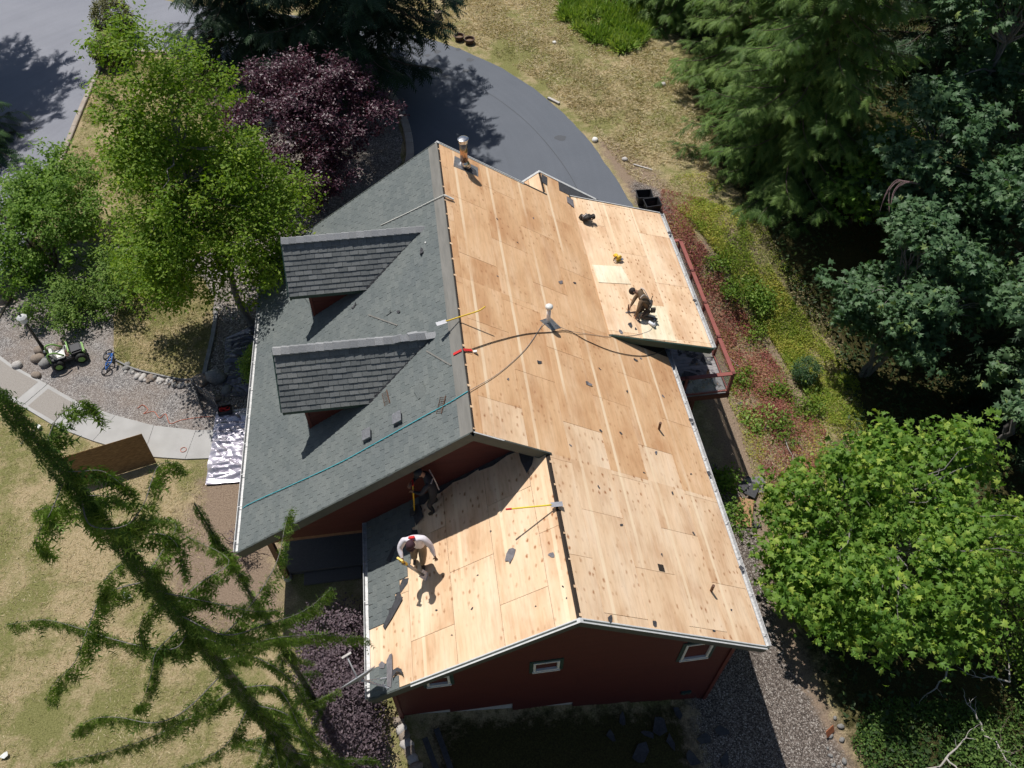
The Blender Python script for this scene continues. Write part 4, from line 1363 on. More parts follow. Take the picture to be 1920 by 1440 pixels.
# recessed porch
F_PB = (Vector((0, 2.6, 0)), Vx, Vz, OUT_Y)
wall('wall', F_PB, [(XLW, 0.15), (XWW, 0.15), (XWW, 2.6), (XLW, 2.6)], holes=[(-3.7, -2.75, .15, 2.25)])
d = MB(); d.prism(rect(-.46, .46, 0, 2.05), (Vector((0, 0, 0)), Vx, Vz, OUT_Y), -.03, .03); dd_ = d.build('door', 'green_trim', HOUSE, (-3.22, 2.58, .17))
k_ = MB(); k_.lathe([(.012, 0), (.012, .05), (.03, .055), (.03, .09), (.01, .1)], 10, (-.38, -.03, 1.0), (0, -1, 0)); k_.build('handle', 'steel', dd_)
m = MB(); m.box((-4.0, 1.62, .075), (3.2, 1.95, .15)); m.build('porch_slab', 'porch_concrete_shaded', HOUSE)
m = MB(); m.box((-4.2, .45, .02), (1.6, .36, .1)); m.build('porch_step', 'porch_concrete_shaded', HOUSE)
m = MB(); m.box((-5.46, .56, 1.25), (.14, .14, 2.3)); pp = m.build('porch_post', 'post_wood', HOUSE)
m = MB(); m.lathe([(.12, 0), (.12, .12), (.09, .16)], 12, (-5.46, .56, 0.0)); m.build('post_foot', 'concrete', pp)
m = MB(); m.bar((-5.5, .56, 2.32), (XWW, .56, 2.32), .14, .2); m.build('porch_beam', 'post_wood', HOUSE)

# ---- dormers
def dormer(yc):
    x0, zr_, half, drop = -4.54, 6.49, 1.02, 1.19
    D = empty('dormer'); D.parent = HOUSE
    ang = math.atan2(drop, half); Ls = math.hypot(half, drop)
    xr = -(ZR - zr_) / P                # where the dormer ridge meets the main slope
    xe = -(ZR - (zr_ - drop)) / P       # where its eave does
    for sgn in (-1, 1):
        e1 = Vector((0, sgn * math.cos(ang), -math.sin(ang))); nn = Vector((0, sgn * math.sin(ang), math.cos(ang)))
        F = (Vector((0, yc, zr_)), e1, Vx, nn)
        win = ccw([(0, x0), (Ls, x0), (Ls, xe), (0, xr)])
        b = MB(); b.prism(win, F, -.13, -.006); b.build('roof_slab', 'green_trim', D)
        if sgn < 0:
            shingle_run(F, [win], 0.0, Ls + .012, x0, xr, 0.1435, 0.24, 0.02, 'shingle_dark', 110, D, 'shingles', D, first=lambda q: -q[1])
            v = MB(); p0 = on(F, Ls - .02, xe); p1 = on(F, .05, xr)
            v.bar(p0 + nn * .012, p1 + nn * .012, .09, .016, up=nn); v.build('valley_flashing', 'felt', D)
        else:
            shingle_run(F, [win], 0.0, Ls + .012, x0, xr, 0.1435, 0.24, 0.02, 'shingle_dark', 0, D, 'shingles', D)
        # eave board and barge board
        f = MB(); f.bar(on(F, Ls + .012, x0, -.07), on(F, Ls + .012, xe - .02, -.07), .03, .17, up=(0, 0, 1)); f.build('eave_board', 'green_trim', D)
        f = MB(); f.bar(on(F, 0.0, x0 - .015, -.08), on(F, Ls, x0 - .015, -.08), .03, .18, up=nn); f.build('barge_board', 'green_trim', D)
        f = MB(); f.box(on(F, Ls + .01, x0 + .0, -.17), (.05, .05, .25)); f.build('gutter_spout', 'green_trim', D)
    # walls
    hw = 0.72; zb = zr_ - drop - .02
    xf = -4.05
    for sgn in (-1, 1):
        yw = yc + sgn * hw
        w = MB()
        zt = zr_ - hw / half * drop - .1
        pts = [(xf, zr(xf) - .05), (xf, zt), (-(ZR - zt) / P + .1, zt)]
        w.prism(ccw(pts), (Vector((0, yw, 0)), Vx, Vz, Vector((0, sgn, 0))), -.1, 0.0)
        ww = w.build('side_wall', 'siding', D)
        z_ = zr(xf) - .03
        while z_ < zt:
            k = clip(rect(xf, -1.5, z_, z_ + .146), ccw(pts))
            if k:
                n = len(k); Fw = (Vector((0, yw, 0)), Vx, Vz, Vector((0, sgn, 0)))
                q_ = MB(); q_.prism(k, Fw, .001, .016); q_.build('siding_board', 'siding', D)
            z_ += .15
        cb = MB(); cb.bar((xf, yw + sgn * .02, zr(xf) - .05), (xf, yw + sgn * .02, zt), .08, .03, up=(0, 1, 0)); cb.build('corner_board', 'corner_trim', D)
    g = MB(); g.prism(ccw([(-hw, zr(xf) - .05), (hw, zr(xf) - .05), (hw, zr_ - hw / half * drop - .1), (0, zr_ - .14), (-hw, zr_ - hw / half * drop - .1)]), (Vector((xf, yc, 0)), Vy, Vz, -Vx), -.1, .0)
    g.build('front_wall', 'siding', D)
    fw = MB()
    for r in (rect(-.45, .45, 4.55, 4.62), rect(-.45, .45, 5.5, 5.57), rect(-.45, -.38, 4.62, 5.5), rect(.38, .45, 4.62, 5.5)):
        fw.prism(r, (Vector((xf, yc, 0)), Vy, Vz, -Vx), 0, .05)
    fo = fw.build('window', 'white_paint', D)
    return D, x0, xr, zr_, yc


def cap_mesh():
    m = MB(); w = 0.17; L = 0.26; a = 0.62
    top = []
    for x_, l in ((-L / 2, .05), (L / 2, .022)):
        for sgn, k in ((-1, 1), (0, 0), (1, 1)):
            top.append(Vector((x_, sgn * w * math.cos(a) * k, -w * math.sin(a) * k + l)))
    bot = [p - Vector((0, 0, .014)) for p in top]
    m.add(top + bot, [(0, 1, 4, 3), (1, 2, 5, 4), (6, 9, 10, 7), (7, 10, 11, 8), (0, 3, 9, 6), (2, 8, 11, 5), (0, 6, 7, 1), (1, 7, 8, 2), (3, 4, 10, 9), (4, 5, 11, 10)])
    return m.mesh('ridge_cap', 'ridge_cap')


CAP = cap_mesh()
for yc in (3.35, 7.40):
    D, x0, xr, zr_, _ = dormer(yc)
    x_ = x0 + .12; k = 0
    while x_ < xr + .05:
        c = link('ridge_cap', CAP, D, (x_, yc, zr_ + .012))
        torn = (yc < 4 and x_ > xr - 1.05)
        c.rotation_euler = (random.uniform(-.02, .02) + (random.uniform(-.35, .2) if torn else 0), random.uniform(-.01, .02) + (random.uniform(-.12, .05) if torn else 0), random.uniform(-.03, .03) + (random.uniform(-.3, .3) if torn else 0))
        if torn: c.location.z += random.uniform(0, .05)
        x_ += 0.205; k += 1

# ---- flue, vents and pipes through the roof
fl = empty('flue_pipe', (0.755, 10.18, zr(.755))); fl.parent = HOUSE
m = MB(); m.lathe([(.115, .12), (.115, .88)], 20); m.build('flue', 'copper_flue', fl, smooth=True)
m = MB(); m.lathe([(.20, .02), (.13, .17), (.118, .19), (.118, .2)], 20); m.build('storm_collar', 'steel', fl, smooth=True)
m = MB(); m.lathe([(.125, .82), (.14, .85), (.14, .93), (.15, .94), (.165, .945), (.165, .965), (.12, .985), (.04, .995)], 20); m.build('flue_cap', 'steel', fl)
m = MB(); m.prism([(-.42, -.28), (.46, -.22), (.5, .26), (-.32, .3)], (Vector((0, 0, 0)), d_rr, Vy, n_rr), .004, .012); m.build('flashing', 'lead', fl)
m = MB(); m.prism([(-.1, -.22), (.42, -.2), (.40, .06), (.1, .16), (-.1, .1)], (Vector((0, 0, 0)), d_rr, Vy, n_rr), .013, .02); m.build('felt_patch', 'felt', fl)
vp = empty('vent_pipe', (2.44, 4.50, zr(2.44))); vp.parent = HOUSE
m = MB(); m.lathe([(.055, -.02), (.055, .56)], 16); m.build('pipe', 'pvc', vp, smooth=True)
m = MB(); m.lathe([(.06, .55), (.10, .57), (.105, .63), (.07, .66), (.02, .665)], 16); m.build('vent_cap', 'white_paint', vp, smooth=True)
m = MB(); m.prism([(-.3, -.05), (.05, -.28), (.42, -.02), (.1, .24)], (Vector((0, 0, 0)), d_rr, Vy, n_rr), .004, .012); m.build('flashing', 'lead', vp)
for x_, y_, h in ((5.10, 1.86, .3), (5.18, -2.80, .3)):
    m = MB(); m.tube([(0, 0, -.05), (0, 0, h)], .035, 12); m.build('stub_pipe', 'rust_pipe', HOUSE, (x_, y_, zr(x_)))
for x_, y_ in ((-2.46, 1.38), (-1.67, 1.38)):
    bx = MB()
    F = (Vector((0, 0, 0)), d_rl, Vy, n_rl)
    bx.prism(rect(-.11, .11, -.13, .13), F, .01, .1)
    v = bx.build('box_vent', 'lead', HOUSE, (x_, y_, ZR + P * x_))
    q_ = MB(); q_.prism(rect(-.16, .1, -.15, .15), F, .1, .115); q_.build('vent_lid', 'lead', v)


# ================================================================== trees and plants
def limb(mb, a, b, r0, r1, sag=0.0, n=5, wob=0.08, sides=6):
    a = Vector(a); b = Vector(b); L = (b - a).length
    pts = []
    for i in range(n + 1):
        t = i / n
        p = a.lerp(b, t)
        p.z += sag * math.sin(math.pi * t) * L
        if 0 < i < n:
            p += Vector((random.uniform(-1, 1), random.uniform(-1, 1), random.uniform(-1, 1))) * wob * L / n
        pts.append(p)
    mb.tube(pts, [r0 + (r1 - r0) * i / n for i in range(n + 1)], sides, cap=False)
    return pts


def ell_points(ells, n, shell=0.55, gap=0.0, seed=0, gscale=0.6):
    """points in the outer part of a union of ellipsoids; returns position and outward direction"""
    vol = np.array([e[3] * e[4] * e[5] for e in ells]) ** (2 / 3.)
    vol = vol / vol.sum()
    P_, N_ = [], []
    tot = 0
    guard = 0
    while tot < n and guard < 30:
        guard += 1
        k = rng.choice(len(ells), size=n, p=vol)
        E = np.array(ells)[k]
        d = unit(rng.normal(size=(n, 3)))
        r = (shell + (1 - shell) * rng.random(n) ** 0.6)[:, None]
        p = E[:, :3] + d * r * E[:, 3:6]
        keep = np.ones(n, bool)
        for e in (ells if len(ells) < 20 else ()):
            q = np.sum(((p - np.array(e[:3])) / np.array(e[3:6])) ** 2, 1)
            keep &= ~(q < (shell * 0.85) ** 2)
        if gap:
            f = vnoise(p * gscale * 1.6, seed)
            keep &= f > gap
        P_.append(p[keep]); N_.append((d / E[:, 3:6])[keep]); tot += keep.sum()
    P_ = np.concatenate(P_)[:n]; N_ = unit(np.concatenate(N_)[:n])
    return P_, N_


def broadleaf(name, base, ells, n_cl, per, size, matname, label, cat='tree', trunk=0.12, bark='bark', spread=0.28, tmpl=LEAF, shell=0.5,
              gap=-0.25, up=0.9, out=0.6, jit=0.8, group=None, limbs=26, stems=1, gscale=0.6, flat=1.0, leaf_parts=0, bright=0.35, droop=0.0, strand=0.0, strand_up=.25, lumps=0, lump_r=(.5, .9)):
    """trunk and limbs, twig clusters through the outer crown, leaves round each twig. ells are relative to the base"""
    base = Vector(base)
    root = empty(name, base, label=label, cat=cat, group=group)
    sd = random.random() * 50
    if lumps:
        # break the crown into boughs: smaller, flatter masses set through the outer crown
        lc, ln = ell_points(ells, lumps, max(shell, .5), gap, sd, gscale)
        lr = rng.uniform(*lump_r, lumps)
        small = [(c_[0], c_[1], c_[2], r_ * rng.uniform(.9, 1.3), r_ * rng.uniform(.9, 1.3), r_ * rng.uniform(.5, .75)) for c_, r_ in zip(lc, lr)]
        C, N = ell_points(small, n_cl, .45, 0, sd, gscale)
    else:
        C, N = ell_points(ells, n_cl, shell, gap, sd, gscale)
    # wood
    mb = MB()
    top = max(e[2] for e in ells); cen = np.mean([e[:3] for e in ells], 0)
    forks = []
    for s in range(stems):
        a = Vector((random.uniform(-.15, .15), random.uniform(-.15, .15), -.15)) * (1 if stems > 1 else .2)
        a.z = -0.15
        tgt = Vector((cen[0], cen[1], top * .72)) + Vector((random.uniform(-1, 1), random.uniform(-1, 1), 0)) * (0.8 if stems > 1 else 0.15)
        forks += limb(mb, a, tgt, trunk, trunk * .28, 0, 8, .25)[2:]
    sel = rng.choice(len(C), size=min(limbs, len(C)), replace=False)
    for k in sel:
        c = Vector(C[k])
        f = min(forks, key=lambda q: (q - c).length + max(0, q.z - c.z) * 1.5)
        limb(mb, f, f.lerp(c, .86), trunk * .32, trunk * .05, .06, 5, .25, 5)
    mb.build('trunk', bark, root, smooth=True)
    # leaves
    n = n_cl * per
    ci = np.repeat(np.arange(len(C)), per)
    off = rng.normal(size=(len(ci), 3)) * spread
    off[:, 2] *= flat
    if strand:
        sdir = unit(N + np.array([0, 0, strand_up]) + rng.normal(size=N.shape) * .45)
        off = off * .55 + sdir[ci] * (rng.random((len(ci), 1)) - .6) * strand
    pos = C[ci] + off
    pos[:, 2] -= droop * np.abs(off[:, 0] + off[:, 1])
    nr = unit(np.array([0, 0, up]) + N[ci] * out + rng.normal(size=(len(ci), 3)) * jit * 0.5)
    ax = rng.normal(size=(len(ci), 3)); ax[:, 2] = ax[:, 2] * .4 - .25 + 0
    ax = ax + N[ci] * .6
    sz = size * rng.uniform(.55, 1.35, len(ci))
    clr = rng.random(len(C))
    hgt = (pos[:, 2] - pos[:, 2].min()) / max(np.ptp(pos[:, 2]), 1e-6)
    rnd = np.clip(0.62 * (clr[ci] * .45 + rng.random(len(ci)) * .75) + bright * 0.3 * rng.random(len(ci)) ** 3, 0, .95)
    keep = pos[:, 2] + base.z > terr(pos[:, 0] + base.x, pos[:, 1] + base.y) + .03
    pos, nr, ax, sz, rnd = pos[keep], nr[keep], ax[keep], sz[keep], rnd[keep]
    if leaf_parts:
        # the leaves that show largest: the outermost ones on the side of the crown open to the sky
        cd = np.array([-0.47, -10.0, 20.9]) - np.array(base)
        sc = np.sum((pos - cen) * unit(cd[None]), 1) + rng.random(len(pos)) * 1.2
        idx = np.argsort(-sc)
        best = idx[:leaf_parts]; rest = idx[leaf_parts:]
        meshes = []
        for v in range(5):
            me = bpy.data.meshes.new('leaf')
            tv = np.array(tmpl[0]); tv = tv + rng.normal(size=tv.shape) * .015
            me.from_pydata([tuple(q) for q in tv], [], [tuple(int(w) for w in f) for f in tmpl[1]])
            a = me.attributes.new('rnd', 'FLOAT', 'POINT'); a.data.foreach_set('value', np.full(len(tv), .1 + .17 * v, np.float32))
            me.materials.append(MATS[matname]); meshes.append(me)
        X = unit(ax); Z = unit(nr - X * np.sum(nr * X, 1, keepdims=True)); Y = np.cross(Z, X)
        for k in best:
            o = bpy.data.objects.new('leaf', meshes[random.randrange(5)])
            COL.objects.link(o); o.parent = root
            Mx = Matrix((X[k], Y[k], Z[k])).transposed().to_4x4() @ Matrix.Scale(float(sz[k]), 4)
            Mx.translation = Vector(pos[k]); o.matrix_local = Mx
        pos, nr, ax, sz, rnd = pos[rest], nr[rest], ax[rest], sz[rest], rnd[rest]
    cr = scatter_mesh('crown', tmpl[0], tmpl[1], pos, ax, nr, sz, rnd, matname, root)
    if leaf_parts: cr['kind'] = 'stuff'
    return root


def conifer(name, base, H, z0, r0, matname, label, nb=150, per_m=3.0, sub=6, size=0.42, bark='bark', cat='tree', group=None, tip=0.25, droop=0.22, power=0.85, seed=1, hang=0.55, trunk=None, ztop=None, lat=0.32, skirt=1.0):
    """a cedar: long boughs that sag and turn up, side sprays hanging in fans"""
    r = np.random.default_rng(seed)
    root = empty(name, base, label=label, cat=cat, group=group)
    mb = MB()
    trunk = trunk or H * .018
    mb.tube([(0, 0, -.3), (0.03, .02, H * .3), (-.03, .03, H * .65), (0, 0, H)], [trunk, trunk * .8, trunk * .42, .015], 8, cap=False)
    pos, ax, nr, sz, rd = [], [], [], [], []
    for i in range(nb):
        t = (i + r.random()) / nb
        z = z0 + (H - z0) * t ** 1.08
        if ztop and z > ztop: continue
        L = max(.25, r0 * (1 - (z - z0) / (H - z0)) ** power) * r.uniform(.7, 1.12) * (skirt + (1 - skirt) * min(1, (z - z0) / 4))
        a = i * 2.39996 + r.uniform(-.4, .4)
        d = np.array([math.cos(a), math.sin(a), 0]); sd = np.array([-math.sin(a), math.cos(a), 0])
        pts = []
        for j in range(7):
            u = j / 6
            zz = z - droop * L * (u ** 1.3) + tip * L * max(0, u - .55) ** 1.6 * 2
            pts.append(d * L * u + sd * .06 * L * math.sin(3 * u + i) + np.array([0, 0, zz]))
        mb.tube(pts, [max(.006, trunk * .2 * (1 - j / 6.5) * (L / r0 + .2)) for j in range(7)], 5, cap=False)
        tone = r.random()
        ns = max(3, int(L * per_m))
        for k in range(ns):
            u = .16 + .84 * (k + r.random()) / ns
            f = u * 6; j = min(5, int(f)); p = pts[j] + (pts[j + 1] - pts[j]) * (f - j)
            bd = unit((pts[j + 1] - pts[j])[None])[0]
            side = 1 if k % 2 else -1
            ll = lat * L * (1.05 - u * .75) * r.uniform(.7, 1.2)
            ld = bd * .75 + sd * side * .85 + np.array([0, 0, -.1])
            ld /= np.linalg.norm(ld)
            m_ = max(2, int(sub * (ll / .6 + .4)))
            for q in range(m_):
                v = (q + r.random()) / m_
                pp = p + ld * ll * v + np.array([0, 0, -.22 * ll * v * v])
                s2 = 1 if q % 2 else -1
                dd = ld * .6 + bd * .35 + np.array([ld[1], -ld[0], 0.]) * s2 * .5 + np.array([0, 0, -hang * r.uniform(.5, 1.3)])
                pos.append(pp); ax.append(dd + r.normal(size=3) * .12)
                nn = np.array([0, 0, 1.]) + d * .55 + r.normal(size=3) * .28
                nr.append(nn); sz.append(size * r.uniform(.6, 1.25))
                rd.append(min(.98, .18 + .35 * tone + .45 * r.random() * (0.5 + .5 * u)))
    mb.build('trunk', bark, root, smooth=True)
    scatter_mesh('crown', FROND[0], FROND[1], np.array(pos), np.array(ax), np.array(nr), sz, rd, matname, root)
    return root


# ---- island and garden, left of the house
broadleaf('birch_tree', (-7.21, 10.79, 0.03), [(-.1, .4, 4.2, 2.9, 2.9, 1.9), (-.5, .9, 6.0, 2.3, 2.3, 1.7), (-.8, 1.6, 7.6, 1.6, 1.6, 1.4), (-.9, 2.2, 9.1, .85, .85, 1.2), (.9, 1.1, 4.9, 1.3, 1.5, 1.2), (-1.9, .2, 3.5, 1.7, 1.6, 1.0)],
          1750, 40, .125, 'leaf_birch', 'tall bright green broadleaf tree beside the dormers', trunk=.13, bark='grey_bark', spread=.26, shell=.35, gap=-.3, limbs=90, flat=.7, gscale=.8, bright=.7, droop=.2, strand=.7, strand_up=.35, up=.5, lumps=130, lump_r=(.65, 1.15))
broadleaf('rounded_shrub', (-15.0, 14.9, 0.03), [(0, 0, 1.5, 1.9, 1.9, 1.35), (-.9, 1.2, 2.2, 1.5, 1.4, 1.2), (.9, 1.3, 2.2, 1.3, 1.3, 1.2), (-1.2, -1, 1.0, 1.4, 1.3, .9), (.3, 2.4, 2.4, 1.3, 1.2, 1.2)],
          760, 36, .13, 'leaf_shrub', 'large light green rounded shrub at the left edge by the road', 'shrub', trunk=.07, stems=4, spread=.2, shell=.5, gap=-.4, limbs=40, bright=.9, strand=.5, strand_up=.6, lumps=70, lump_r=(.5, .9))
broadleaf('spreading_shrub', (-12.6, 12.2, 0.03), [(0, 0, .7, 1.9, 1.1, .6), (1.3, .9, .9, 1.4, 1.0, .6), (-1.2, -.3, .55, 1.2, .9, .5), (-.4, 1.0, .8, 1.5, 1.1, .7)],
          420, 34, .10, 'leaf_juniper', 'low spreading dark green shrub above the toy car', 'shrub', trunk=.05, stems=5, spread=.18, shell=.45, gap=-.4, limbs=30, bright=.8, strand=.6, strand_up=.2, lumps=40, lump_r=(.35, .6))
broadleaf('clipped_shrub', (-15.45, 32.3, 0), [(0, 0, 1.0, .95, .95, 1.15)], 420, 24, .10, 'leaf_topiary', 'tall clipped round shrub at the tip of the island, farther one', 'shrub', trunk=.05, stems=3, spread=.08, shell=.82, gap=-.9, limbs=8, out=1.4, group='clipped shrubs on the island')
broadleaf('clipped_shrub', (-15.35, 30.0, 0), [(0, 0, .65, .85, .85, .75)], 300, 24, .10, 'leaf_topiary', 'small clipped round shrub at the island kerb, nearer one', 'shrub', trunk=.05, stems=3, spread=.08, shell=.82, gap=-.9, limbs=8, out=1.4, group='clipped shrubs on the island')
broadleaf('purple_maple', (-4.9, 18.6, 0.03), [(-.3, .3, 2.5, 3.0, 2.6, 1.5), (1.2, .8, 3.0, 2.0, 1.8, 1.3), (-1.6, 1.1, 3.1, 2.0, 1.8, 1.3), (.1, -1.6, 2.1, 2.2, 1.5, 1.1), (.2, 1.4, 3.7, 1.9, 1.7, 1.0)],
          1100, 40, .12, 'leaf_purple', 'dark purple-leaved maple behind the stripped roof ridge', trunk=.12, stems=3, spread=.22, shell=.5, gap=-.3, limbs=50, flat=.5, gscale=.95, bright=1.0, strand=.5, strand_up=0, lumps=85, lump_r=(.45, .85))
broadleaf('evergreen_shrub', (-6.55, 8.0, 0.03), [(0, 0, .8, .55, .75, .75)], 160, 26, .085, 'leaf_shrub', 'glossy round evergreen shrub tucked against the left eave', 'shrub', trunk=.04, stems=3, spread=.09, shell=.6, gap=-.9, limbs=10)
broadleaf('purple_shrub', (-4.0, -1.8, 0), [(0, 0, 1.0, .95, .95, .9), (-.1, -.9, .9, .8, .8, .8)], 300, 34, .075, 'leaf_purple_shrub', 'dusky purple shrub beside the wing, nearer the porch', 'shrub', trunk=.05, stems=4, spread=.13, shell=.55, gap=-.35, limbs=24, group='purple shrubs by the wing')
broadleaf('purple_shrub', (-3.7, -3.4, 0), [(0, 0, .95, .75, 1.0, .85), (.2, -1.0, .8, .7, .7, .7)], 280, 34, .075, 'leaf_purple_shrub', 'dusky purple shrub under the satellite dish', 'shrub', trunk=.05, stems=4, spread=.13, shell=.55, gap=-.35, limbs=24, group='purple shrubs by the wing')
broadleaf('bare_shrub', (-6.75, 1.6, 0), [(0, 0, .45, .35, .5, .4)], 34, 16, .06, 'leaf_purple_shrub', 'sparse brown shrub at the near left eave corner', 'shrub', trunk=.025, stems=5, spread=.1, shell=.3, gap=-.9, limbs=20)

# ---- conifers
conifer('dark_cedar', (-3.1, 26.4, 0), 19.0, 1.6, 5.4, 'leaf_cedar_dark', 'tall dark cedar over the loop drive, right-hand one', nb=140, seed=3, size=.6, group='dark cedars behind the maple', ztop=17, power=.6, skirt=.72)
conifer('dark_cedar', (-8.2, 28.6, 0), 16.0, 1.4, 4.2, 'leaf_cedar_dark', 'tall dark cedar over the loop drive, left-hand one', nb=160, seed=4, size=.55, group='dark cedars behind the maple')
conifer('fir_tree', (-20.9, 23.0, 0), 6.5, .3, 3.6, 'leaf_fir', 'dark green fir boughs at the left edge above the shrub', nb=120, seed=5, size=.5, tip=.1)
conifer('fir_tree', (-23.2, 31.6, 0), 18.0, 6.5, 4.8, 'leaf_cedar_dark', 'dark conifer at the left edge shading the road', nb=75, seed=6, size=.75, power=.6, per_m=2.6)
conifer('green_cedar', (15.2, 17.2, 0), 15.0, .3, 4.6, 'leaf_cedar', 'big green cedar with drooping sprays beside the dry grass', nb=225, per_m=3.8, seed=8, size=.4, sub=7, group='green cedars at the wood edge', power=.7)
conifer('green_cedar', (15.8, 24.6, 0), 14.0, .3, 4.4, 'leaf_cedar', 'big green cedar with drooping sprays at the top, farther up the slope', nb=180, per_m=3.3, seed=9, size=.44, group='green cedars at the wood edge', power=.7)
conifer('green_cedar', (13.9, 30.8, 0), 12.0, .2, 3.0, 'leaf_cedar', 'green cedar at the top edge in front of the red shed', nb=150, per_m=3.2, seed=10, size=.5, group='green cedars at the wood edge')
conifer('dark_fir', (24.5, 24.0, -1.0), 16, 1.0, 5.0, 'leaf_cedar_dark', 'dark conifer deep in the wood at the top right', nb=70, seed=11, size=.75, per_m=2.2)
conifer('dark_fir', (22.0, 5.5, -3.5), 11.5, .5, 3.8, 'leaf_cedar_dark', 'dark conifer in deep shade at the right edge', nb=90, seed=12, size=.6)

# ---- weeping cedar at the near left
def weeping(name, base, H, z_lo, branches, label, seed, trunk_r=.13, coat=1500, coat_r=.34, group=None):
    r = np.random.default_rng(seed)
    root = empty(name, base, label=label, cat='tree', group=group)
    b0 = np.array(base)
    mb = MB()
    mb.tube([(0, 0, -.2), (.02, .01, H * .5), (0, 0, H)], [trunk_r, trunk_r * .6, .012], 8, cap=False)
    pos, ax, nr, sz, rd = [], [], [], [], []
    for br in branches:
        P_ = [np.array(p) - b0 for p in br]
        P_ = [np.array(v) for v in smooth_path([Vector(p) for p in P_], 5)]
        L = sum(np.linalg.norm(P_[i + 1] - P_[i]) for i in range(len(P_) - 1))
        mb.tube(P_, [max(.003, .008 * (1 - .8 * i / len(P_)) * min(1.3, .5 + L * .3)) for i in range(len(P_))], 5, cap=False)
        tone = r.random()
        n = int(L * 300 * min(1.35, .8 + L * .12))
        for k in range(n):
            u = (k + r.random()) / n
            f = u * (len(P_) - 1); j = min(len(P_) - 2, int(f)); p = P_[j] + (P_[j + 1] - P_[j]) * (f - j)
            bd = unit((P_[j + 1] - P_[j])[None])[0]
            thick = 1 - .55 * u
            if math.sin(u * L * 9 + tone * 20) + r.random() * 1.6 < -.1: continue
            dn = -.02 + r.random() ** 1.2 * .29 * (.4 + .6 * thick) * min(1.5, .5 + L * .3)
            pp = p + np.array([0, 0, -dn]) + r.normal(size=3) * np.array([.024, .024, .015]) * (.5 + thick)
            dd = np.array([0, 0, -1.0]) * r.uniform(.6, 1.5) + bd * r.uniform(.1, .8) + r.normal(size=3) * .26
            pos.append(pp); ax.append(dd); nr.append(r.normal(size=3) + np.array([0, 0, .35]))
            sz.append((r.uniform(.09, .18) if r.random() < .8 else r.uniform(.2, .34)) * (.7 + .3 * thick)); rd.append(min(.97, .1 + .25 * tone + .66 * r.random()))
    for k in range(coat):
        z = z_lo + (H - z_lo) * (r.random() ** .8)
        a = r.random() * 2 * math.pi
        rr = coat_r * (1.05 - (z - z_lo) / (H - z_lo) * .72) * math.sqrt(r.random()) + trunk_r * .3
        pp = np.array([math.cos(a) * rr, math.sin(a) * rr, z])
        pos.append(pp); ax.append(np.array([math.cos(a) * .5, math.sin(a) * .5, -1.0]) + r.normal(size=3) * .25)
        nr.append(np.array([math.cos(a), math.sin(a), .4]) + r.normal(size=3) * .3)
        sz.append(r.uniform(.08, .15)); rd.append(.02 + .5 * r.random())
    mb.build('trunk', 'grey_bark', root, smooth=True)
    scatter_mesh('crown', FROND_S[0], FROND_S[1], np.array(pos), np.array(ax), np.array(nr), sz, rd, 'leaf_weeping', root)
    return root


